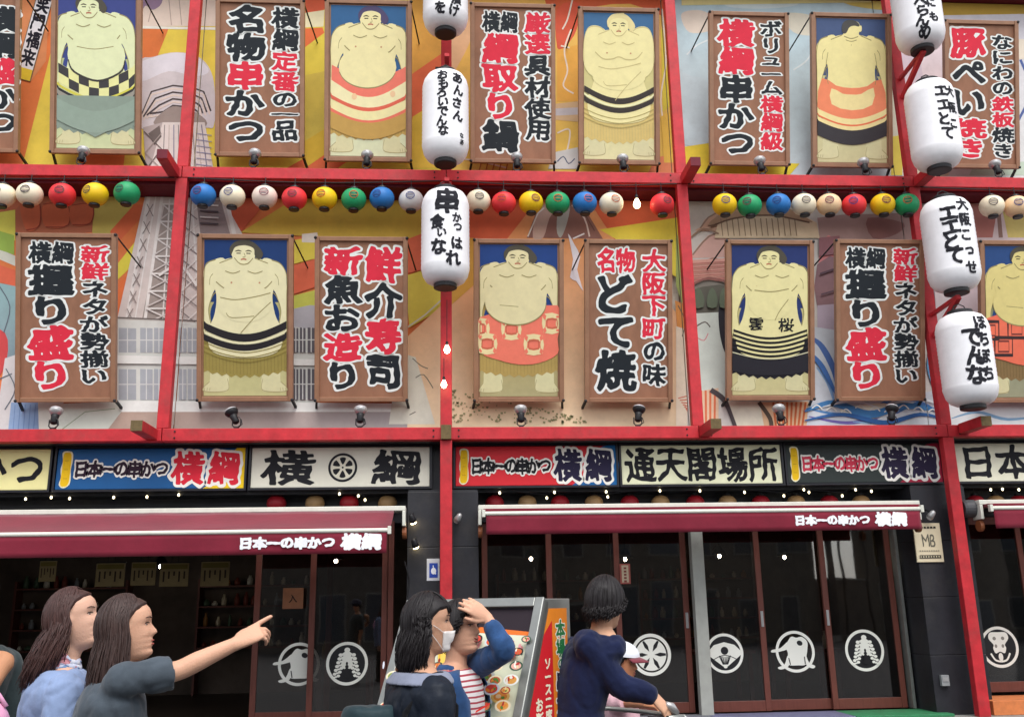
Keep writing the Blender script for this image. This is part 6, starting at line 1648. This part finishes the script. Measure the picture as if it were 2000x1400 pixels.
    # bottoms and shoes
    mb = MB(); loft(mb, [(ctr(z), fx*(a*H*G+.014), lf*(b*H*G+.014)) for z, a, b in ((.47*H, .056, .080), (.53*H, .070, .100), (.58*H, .066, .096))])
    for sg in (-1, 1):
        limb(mb, [B+lf*sg*.052*H+Z*.49*H, B+lf*sg*.056*H+fx*.01+Z*.275*H, B+lf*sg*.056*H+Z*.07*H], [.058*H*G, .043*H*G, .036*H])
    vox(mb, 'trousers', bottom, t, .014, smooth=2, wr=.006, seed=seed)
    for sg in (-1, 1):
        an = B+lf*sg*.055*H; mb = MB(); limb(mb, [an-fx*.05+Z*.045, an+fx*.04+Z*.05, an+fx*.16+Z*.032], [.043, .044, .032])
        vox(mb, 'shoe', mat('shoe_'+shoe, hx(shoe), rough=.6), t, .012)
    # face
    dk = mat('dark_eye', hx('1c1412'), rough=.2, var=0); wh = mat('eye_white', hx('d8d2cc'), rough=.3, var=0)
    for sg in (-1, 1):
        p = hsurf(sg*.40, .010); R_ = hR
        mb = MB(); mb.ell(hxf(p+Vector((-.0015, 0, 0))), (.004*hs, .0125*hs, .0042*hs), 12, 8, R=hR @ Matrix.Rotation(sg*.40, 3, 'Z')); mb.build('eye', wh, t, smooth=True)
        mb = MB(); mb.ell(hxf(p+Vector((.0012, -sg*.001, 0))), (.003*hs, .0052*hs, .0044*hs), 10, 6, R=hR @ Matrix.Rotation(sg*.40, 3, 'Z')); mb.build('iris', dk, t, smooth=True)
        mb = MB(); pts = [hxf(hsurf(sg*a, .0135+.003*math.sin(PI*k/5), .0015)) for k, a in enumerate(np.linspace(.20, .62, 6))]
        mb.tube(pts, [.001, .0018, .002, .002, .0018, .001], 6); mb.build('eyelash', dk, t)
        mb = MB(); pts = [hxf(hsurf(sg*a, .031+.005*math.sin(PI*k/6), .001)) for k, a in enumerate(np.linspace(.16, .70, 6))]
        mb.tube(pts, [(.002, .0012), (.0034, .0014), (.0036, .0014), (.0032, .0013), (.0026, .0012), (.001, .001)], 6); mb.build('eyebrow', hair, t)
    lm = mat('lips_'+lip, hx(lip), rough=.4, var=.05)
    for zz, rr in ((-.0515, .0030), (-.0640, .0036)):
        mb = MB(); pts = [hxf(hsurf(a, zz+(.006*smile+.0)*(abs(a)/.30)**2*1.2, .0006)) for a in np.linspace(-.30, .30, 9)]
        mb.tube(pts, [rr*max(.25, math.cos(a*4.6)) for a in np.linspace(-.30, .30, 9)], 8); mb.build('lip', lm, t, smooth=True)
    if style: hair_mesh(hxf, t, hair, style, rnd, n=hairn)
    return t, hxf, ctr, fx, lf, S, zs, H, G
LONG = dict(hl=[.080,.074,.060,.030,-.05,-.09], theta=[84,88,94,100,104,106], fall=[.28,.30,.31,.31,.31,.31], sweep=.97, to=1.85, drift=(-.05, 0))
SHOULDER = dict(hl=[.075,.068,.040,-.01,-.07,-.10], theta=[64,76,92,98,102,104], fall=[0,.03,.16,.20,.20,.20], sweep=.8, drift=(-.04, 0), flare=.01)
BANGS = dict(hl=[.060,.058,.050,.025,-.06,-.10], theta=[68,72,94,100,104,106], fall=[.0,.0,.13,.15,.16,.16], sweep=.95, to=1.95, frm=.55, drift=(-.03, 0))
SHORT = dict(hl=[.072,.066,.045,.012,-.045,-.075], theta=[60,66,80,96,110,122], fall=[0,0,.0,.02,.02,.01], sweep=.4)
BOB = dict(hl=[.064,.058,.040,.0,-.06,-.085], theta=[64,70,86,98,110,118], fall=[0,.0,.02,.035,.045,.045], sweep=.35, to=1.5)
hb = hairmat('dark_brown_hair', '44322e'); hk = hairmat('black_hair', '1f1a1c'); hb2 = hairmat('reddish_brown_hair', '4a302c')
jeans = cloth('navy_trousers', '2a3348'); blackt = cloth('black_trousers', '232327')

# --- woman pointing up at the pictures
hc = at(250, 1230, -8.95)
e = at(347, 1309, -9.02); w = at(461, 1256, -8.96)
tip = at(530, 1218, -8.93)
r = person('woman with long brown hair in a charcoal T-shirt pointing to the right', (hc.x-.04, -8.95), 1.60, 22, hc, 14, 9, 0, 'd9a88c', hb, LONG,
       ('charcoal_tshirt', cloth('charcoal_cotton', '4a535c')), jeans, armR=dict(s=at(236, 1330, -9.10), e=e, w=w, d=tip-w, back=Vector((.35, -.55, .8)), curls=(6, 95, 110, 120), thumb=12, side=-1),
       hs=.94, sleeve=.58, loose=.016, girth=1.02, seed=3, wr=.010, vx=.0045)
# --- woman in lavender
hc = at(146, 1212, -8.72)
r = person('woman with windblown brown hair in a lavender blue shirt with patterned collar looking up', (hc.x-.05, -8.70), 1.60, 30, hc, 2, 14, 0, 'dcae96', hb2, dict(LONG, fall=[.15,.16,.16,.17,.17,.17], drift=(-.15, .0), flare=.03),
       ('lavender_shirt', cloth('lavender_cotton', '8a9dc2')), blackt, hs=.95, sleeve=1.0, loose=.022, girth=1.0, seed=5, wr=.011)
t, hxf, ctr, fx, lf, S, zs, H, G = r
mb = MB()
for i in range(3):
    z = zs[-2]+.004+.017*i; rr = .062-.004*i; c = ctr(z)
    mb.tube([c+fx*rr*1.05*math.cos(a)+lf*rr*1.15*math.sin(a)+Vector((0, 0, .004*math.sin(a*5+i)+(-.012 if math.cos(a) > 0 else .01)*1)) for a in np.linspace(0, 2*PI, 25)], .0125, 8)
m_sc = mat('multicolour_scarf', (.5, .5, .6), rough=.8)
N = m_sc.node_tree.nodes; L = m_sc.node_tree.links; vo = N.new('ShaderNodeTexVoronoi'); vo.inputs['Scale'].default_value = 55; cr_ = N.new('ShaderNodeValToRGB')
L.new([n for n in N if n.type == 'TEX_COORD'][0].outputs['Object'], vo.inputs['Vector']); L.new(vo.outputs['Color'], cr_.inputs[0])
cr_.color_ramp.interpolation = 'CONSTANT'; es = cr_.color_ramp.elements; es[0].color = (*hx('c9cfe2'), 1); es[1].position = .45; es[1].color = (*hx('6f8fb8'), 1)
q = es.new(.6); q.color = (*hx('c98a92'), 1); q = es.new(.72); q.color = (*hx('2c6a78'), 1); q = es.new(.8); q.color = (*hx('dfe0ea'), 1)
L.new(cr_.outputs[0], N['Principled BSDF'].inputs['Base Color'])
mb.build('patterned_collar', m_sc, t, smooth=True)
mb = MB(); c1 = ctr(zs[-2]); mb.tube([c1-fx*.075+lf*.02+Vector((0,0,.012)), c1-fx*.06-lf*.05+Vector((0,0,.006)), c1+fx*.01-lf*.095+Vector((0,0,-.012)), c1+fx*.085-lf*.10+Vector((0,0,-.085)), c1+fx*.12-lf*.085+Vector((0,0,-.22)), c1+fx*.12-lf*.06+Vector((0,0,-.40))], [(.018,.004)]*6, 8)
mb.build('bag_strap', cloth('salmon_strap', 'c9806c'), t, smooth=True)
# --- man cut off at the left edge
hc = at(-60, 1172, -8.3)
person('man in a dark green T-shirt and navy cap at the left edge', (hc.x-.02, -8.3), 1.72, 150, hc, 120, 0, 0, 'c08a68', hk, SHORT, ('dark_tshirt', cloth('dark_green_cotton', '2f3a3c')), blackt,
       armL=dict(e=at(4, 1290, -8.45), w=at(-22, 1350, -8.6), d=(-.4, -.2, -.8), back=(0, -1, 0), curls=(40, 45, 50, 55)), sleeve=.56, loose=.024, seed=7, girth=1.08, vx=.006)
mb = MB(); cR = Matrix.Rotation(math.radians(120), 3, 'Z')
mb.ell(hc+Vector((0, 0, .045)), (.128, .108, .095), 24, 14, R=cR); mb.obox(hc+cR @ Vector((.135, 0, .045)), cR @ Vector((.06, 0, -.008)), cR @ Vector((0, .07, 0)), (0, 0, .005))
c_ = mb.build('navy_cap', cloth('navy_twill', '1d2640'), [o for o in bpy.data.objects if o.get('label', '').startswith('man in a dark green')][0], smooth=True)
# pink bag at the left edge
c = at(-22, 1428, -8.9); mb = MB(); mb.ell(c, (.07, .05, .10), 20, 14); mb.tube([c+Vector((-.05, 0, .08)), c+Vector((-.03, 0, .12)), c+Vector((.02, 0, .12)), c+Vector((.05, 0, .08))], .008, 8)
tag(mb.build('pink_bag', cloth('pink_fabric', 'e0a0c0'), None, smooth=True, loc=c), 'pink fabric bag at the bottom left edge', 'bag')

# --- masked woman with long black hair
hc = at(838, 1220, -8.66)
r = person('woman with long black hair and a white face mask in a black and white jacket', (hc.x-.05, -8.68), 1.58, 25, hc, 6, 2, 0, 'c99a7e', hk, BANGS,
       ('black_jacket', cloth('black_nylon', '1f2530', rough=.5, sheen=0)), blackt, hs=.95, sleeve=1.0, loose=.022, girth=1.0, seed=9, wr=.011)
t, hxf, ctr, fx, lf, S, zs, H, G = r
mb = MB(); vs = []; fs = []; na, nz = 15, 9
for j in range(nz):
    z = -.026-.076*j/(nz-1)
    for i in range(na):
        az = -.95+1.9*i/(na-1)
        p = hsurf(az, max(z, -.108), .005)
        if z < -.034: p.x += .016*math.exp(-(p.y/.022)**2)*math.exp(-((z+.045)/.028)**2)
        vs.append(hxf(p))
for j in range(nz-1):
    for i in range(na-1): k = j*na+i; fs.append((k, k+1, k+na+1, k+na))
mb.add(vs, fs); o = mb.build('face_mask', cloth('white_mask', 'e2dcd8', var=.04), t, smooth=True); q = o.modifiers.new('s', 'SOLIDIFY'); q.thickness = .004; q.offset = 1
for sg in (-1, 1):
    mb = MB()
    for z0, z1 in ((-.03, .012), (-.095, -.02)): mb.tube([hxf(hsurf(sg*.95, z0, .008)), hxf(hsurf(sg*1.3, (z0+z1)/2, .007)), hxf(Vector((-.008, sg*.080, z1)))], .0014, 5)
    mb.build('mask_loop', mat('white_elastic', hx('d8d4d0'), rough=.8), t)
# white stripes and pale grey sleeve panels
sm = cloth('white_stripe_fabric', '83899c')
mb = MB(); loft(mb, [(ctr(z), fx*(a*H+.045), lf*(b*H+.046)) for z, a, b in ((zs[7]-.012, .050, .084), (zs[7], .046, .080), (zs[8], .034, .056))])
vox(mb, 'pale_shoulder_yoke', sm, t, .008, smooth=3, wr=.004, seed=4)
mb = MB(); cc = ctr(zs[-2]); mb.tube([cc+fx*.066*math.cos(a)+lf*.080*math.sin(a)+Vector((0,0,-.012+(-.02 if math.cos(a) > .3 else 0))) for a in np.linspace(-2.6, 2.6, 22)], .014, 8); mb.build('white_collar', sm, t, smooth=True)
mb = MB()
sh_ = S['R'][0]
mb.tube([sh_+lf*.06+fx*.10+Vector((0,0,-.30)), sh_+lf*.05+fx*.10+Vector((0,0,-.05)), sh_+lf*.03+Vector((0,0,.055)), sh_-fx*.11+lf*.03+Vector((0,0,-.06)), sh_-fx*.16+lf*.0+Vector((0,0,-.28))], [(.013,.004)]*5, 8)
mb.build('bag_strap', cloth('black_webbing', '15161a'), t)
c = at(722, 1402, -8.74); tb = thing('shoulder_bag', c, 'dark teal shoulder bag hanging behind the masked woman', 'bag')
mb = MB(); rr = [(c+Vector((0, 0, z)), Vector((a, 0, 0)), Vector((0, b, 0))) for z, a, b in ((-.20,.09,.05),(-.18,.12,.065),(-.05,.125,.07),(.03,.10,.05),(.045,.085,.03))]; loft(mb, rr, 24)
vox(mb, 'bag_body', cloth('teal_nylon', '26393f', rough=.5), tb, .008, smooth=3, wr=.006)
mb = MB(); mb.tube([c+Vector((.07, 0, .03)), c+Vector((.12, .02, .10)), c+Vector((.19, .03, .19))], [(.016, .004)]*3, 8); mb.build('strap', cloth('grey_webbing', '6a7a80'), tb)
mb = MB(); mb.ell(c+Vector((.125, .015, .105)), (.012, .006, .012), 10, 6); mb.build('buckle', M_silver, tb)

# --- person in denim jacket shading the eyes
hc = at(900, 1227, -8.22)
e = at(984, 1270, -8.34); w = at(953, 1207, -8.30)
r = person('smiling person in a denim jacket and red striped top raising one hand to the forehead', (hc.x, -8.16), 1.60, -25, hc, -32, 4, 0, 'dba88c', hk, BOB,
       ('striped_top', None or mat('red_white_stripes', hx('e8e2e0'), rough=.85)), jeans, armL=dict(s=at(925, 1303, -8.12), e=e, w=w, d=at(914, 1178, -8.32)-w, back=Vector((.2, -.9, .4)), curls=(28, 32, 36, 44), thumb=25, side=-1),
       hs=.93, hand_s=.9, sleeve=.30, loose=.008, seed=12, smile=1, wr=.004, vx=.0045)
t, hxf, ctr, fx, lf, S, zs, H, G = r
ms = MATS['red_white_stripes']; N = ms.node_tree.nodes; L = ms.node_tree.links
tcn = [n for n in N if n.type == 'TEX_COORD'][0]; wv = N.new('ShaderNodeTexWave'); wv.bands_direction = 'Z'; wv.inputs['Scale'].default_value = 14; wv.inputs['Distortion'].default_value = .6; wv.inputs['Detail'].default_value = 0
L.new(tcn.outputs['Object'], wv.inputs['Vector']); rp = N.new('ShaderNodeValToRGB'); rp.color_ramp.elements[0].position = .68; rp.color_ramp.elements[0].color = (*hx('e6e0e0'), 1)
rp.color_ramp.elements[1].position = .76; rp.color_ramp.elements[1].color = (*hx('a8404e'), 1); L.new(wv.outputs[0], rp.inputs[0]); L.new(rp.outputs[0], N['Principled BSDF'].inputs['Base Color'])
den = cloth('denim', '2f4f7c', var=.3, vscale=20)
# open front jacket shell and sleeves
mb = MB(); vs = []; fs = []; ex = .030; n_ = 30
rows_ = [(z, a, b) for z, (q, a, b) in zip(zs, [(.47,.062,.098),(.52,.068,.102),(.57,.066,.098),(.63,.060,.088),(.69,.062,.090),(.75,.064,.098),(.79,.058,.106),(.815,.048,.094),(.833,.038,.062),(.85,.034,.044)])][:9]
for z, a, b in rows_:
    g0 = .62 if z < zs[6] else .75
    for k in range(n_+1):
        th = g0+(2*PI-2*g0)*k/n_; vs.append(ctr(z)+fx*(a*H*G+ex)*math.cos(th)+lf*(b*H*G+ex)*math.sin(th)+Vector((0, 0, .004*math.sin(th*6))))
for j in range(len(rows_)-1):
    for k in range(n_): q = j*(n_+1)+k; fs.append((q, q+1, q+n_+2, q+n_+1))
mb.add(vs, fs); o = mb.build('denim_jacket', den, t, smooth=True); q = o.modifiers.new('s', 'SOLIDIFY'); q.thickness = .006
for key in 'LR':
    s0, e_, w_ = S[key]; mb = MB(); rr_ = .029*H; inw = ctr(zs[6])+(s0-ctr(zs[6]))*.7
    limb(mb, [inw, s0, s0+(e_-s0)*.5, e_, e_+(w_-e_)*.45, e_+(w_-e_)*.70], [rr_*.95, rr_*1.05+.010, rr_*.95+.010, rr_*.8+.011, rr_*.75+.010, rr_*.62+.011])
    vox(mb, 'jacket_sleeve', den, t, .007, smooth=2, wr=.009, seed=6)
mb = MB(); cc = ctr(zs[8]); mb.tube([cc+fx*.062*math.cos(a)+lf*.085*math.sin(a)+Vector((0, 0, -.035 if math.cos(a) > .4 else .004)) for a in np.linspace(.75, 2*PI-.75, 20)], [(.010, .020)]*20, 8); mb.build('jacket_collar', den, t, smooth=True)
mb = MB(); cc = ctr(zs[6]); mb.tube([cc+lf*.09+fx*.02+Vector((0,0,.055)), cc+lf*.085+fx*.09+Vector((0,0,-.03)), cc+lf*.07+fx*.112+Vector((0,0,-.18)), cc+lf*.05+fx*.12+Vector((0,0,-.38))], [(.009,.004)]*4, 8); mb.build('bag_strap', MATS['black_webbing'], t)

# --- person in navy jumper, back to the viewer, reaching down
hc = at(1183, 1178, -7.82)
e = at(1212, 1338, -7.95); w = at(1272, 1356, -7.98)
r = person('person with short black hair in a navy jumper seen from behind, reaching forward', (hc.x-.19, -7.80), 1.66, 34, hc, 48, -8, 0, 'd0a183', hk, BOB,
       ('navy_jumper', cloth('navy_knit', '182040', bump=.5, bscale=20)), blackt, armR=dict(s=at(1146, 1256, -7.93), e=e, w=w, d=at(1304, 1388, -7.98)-w, back=Vector((.5, -.6, .6)), curls=(30, 36, 42, 50), thumb=35, side=-1),
       nl=.128, sleeve=1.0, loose=.022, girth=.97, seed=15, wr=.009, hairn=1000)
# --- child in a white cap
hc = at(1217, 1294, -6.9)
r = person('child in a white cap with maroon peak and pink top beside the navy jumper', (hc.x, -6.88), 1.24, -25, hc, -28, -6, 0, 'c98a66', hk, dict(SHORT, hl=[.05,.05,.03,0,-.04,-.06]),
       ('pink_top', cloth('pink_cotton', 'e2b4be')), jeans, armR=dict(e=at(1228, 1372, -7.1), w=at(1262, 1376, -7.3), d=(.6, -.5, 0), back=(0, -.3, 1), curls=(50, 60, 70, 75), side=-1), sleeve=.56, loose=.02, hs=.86, seed=18, girth=.95, hand_s=.75, vx=.005, hairn=500)
t, hxf = r[0], r[1]
mb = MB(); vs = []; fs = []; na, nz = 36, 12
for i in range(nz+1):
    for k in range(na):
        az = 2*PI*k/na; z = .038+(.118-.038)*math.sin(PI/2*i/nz); vs.append(hxf(hsurf(az, z, .022)))
for i in range(nz):
    for k in range(na): a = i*na+k; b = i*na+(k+1) % na; fs.append((a, b, b+na, a+na))
fs.append(tuple(nz*na+k for k in range(na))); mb.add(vs, fs); cp = mb.build('cap_crown', cloth('white_cap_cotton', 'dfe3ea', var=.05), t, smooth=True)
mb = MB(); vs = []; fs = []
for i in range(17):
    az = -1.0+2.0*i/16; a0 = hsurf(az, .042, .020); 
    for j, ext in enumerate((0, .03, .062)):
        vs.append(hxf(a0+Vector((ext*math.cos(az)*1.1, ext*.25*math.sin(az), -.010*j-.012*(az*az)))))
for i in range(16):
    for j in range(2): k = i*3+j; fs.append((k, k+1, k+4, k+3))
mb.add(vs, fs); o = mb.build('cap_peak', cloth('maroon_cap_peak', '7a3a44'), t, smooth=True); q = o.modifiers.new('s', 'SOLIDIFY'); q.thickness = .005

# --- bicycle the navy person holds
def bicycle():
    c = at(1302, 1392, -7.98); zb = c.z-.02; x0 = c.x; y0 = c.y
    d = Vector((.85, .52, 0)).normalized(); n = Vector((-d.y, d.x, 0)); O = Vector((x0, y0, 0))
    t = thing('bicycle', (x0, y0, 0), 'dark bicycle whose handlebar the person in navy is reaching for', 'bicycle')
    fwc = O+d*.12+Vector((0,0,.33)); rwc = O-d*(-1.12)*1+Vector((0,0,.33)); fwc, rwc = O-d*-.0+d*.10+Vector((0,0,.33)), O+d*1.12+Vector((0,0,.33))
    for wc in (fwc, rwc):
        mb = MB(); mb.tube([wc+d*.32*math.cos(a)+Vector((0,0,.32*math.sin(a))) for a in np.linspace(0, 2*PI, 41)], .017, 8); w_ = mb.build('wheel', mat('tyre_rubber', hx('222222'), rough=.8), t, smooth=True)
        mb = MB()
        for k in range(18): a = 2*PI*k/18; mb.tube([wc, wc+d*.31*math.cos(a)+Vector((0,0,.31*math.sin(a)))], .0015, 4)
        mb.build('spoke', M_silver, w_)
    fm = mat('dark_bike_paint', hx('26302f'), rough=.35)
    head = O+d*.22+Vector((0,0,.86)); bb = O+d*.62+Vector((0,0,.29)); st = O+d*.78+Vector((0,0,.72))
    mb = MB()
    for a, b in ((head, bb), (head+Vector((0,0,-.08)), st), (bb, st), (bb, rwc), (st, rwc), (head, fwc)): mb.tube([a, b], .015, 8)
    mb.build('frame', fm, t)
    hb_ = Vector((x0, y0, zb)); mb = MB(); mb.tube([head, head+Vector((0,0,.10)), hb_+d*.10], .012, 8)
    mb.tube([hb_-n*.0-d*.02, hb_+n*-.02+d*.08, hb_+n*.25+d*.10, hb_+n*.5+d*.08, hb_+n*.5-d*.03], .011, 8); mb.build('handlebar', M_steel, t, smooth=True)
    for q in (hb_-d*.02, hb_+n*.5-d*.03): mb = MB(); mb.tube([q+d*.02, q-d*.09], .016, 10); mb.build('grip', M_cap, t, smooth=True)
    mb = MB(); mb.tube([hb_+d*.06+Vector((0,0,.015)), hb_+d*.03+Vector((0,0,.045)), hb_+Vector((.0,0,.06))], [.018,.022,.012], 10); mb.build('bell', M_silver, t, smooth=True)
    mb = MB(); mb.tube([st, st+Vector((0,0,.12))], .012, 8); mb.ell(st+Vector((0,0,.15))+d*-.0, (.12,.07,.035), 16, 8, R=Matrix.Rotation(math.atan2(d.y,d.x), 3, 'Z')); mb.build('saddle', M_cap, t, smooth=True)
bicycle()
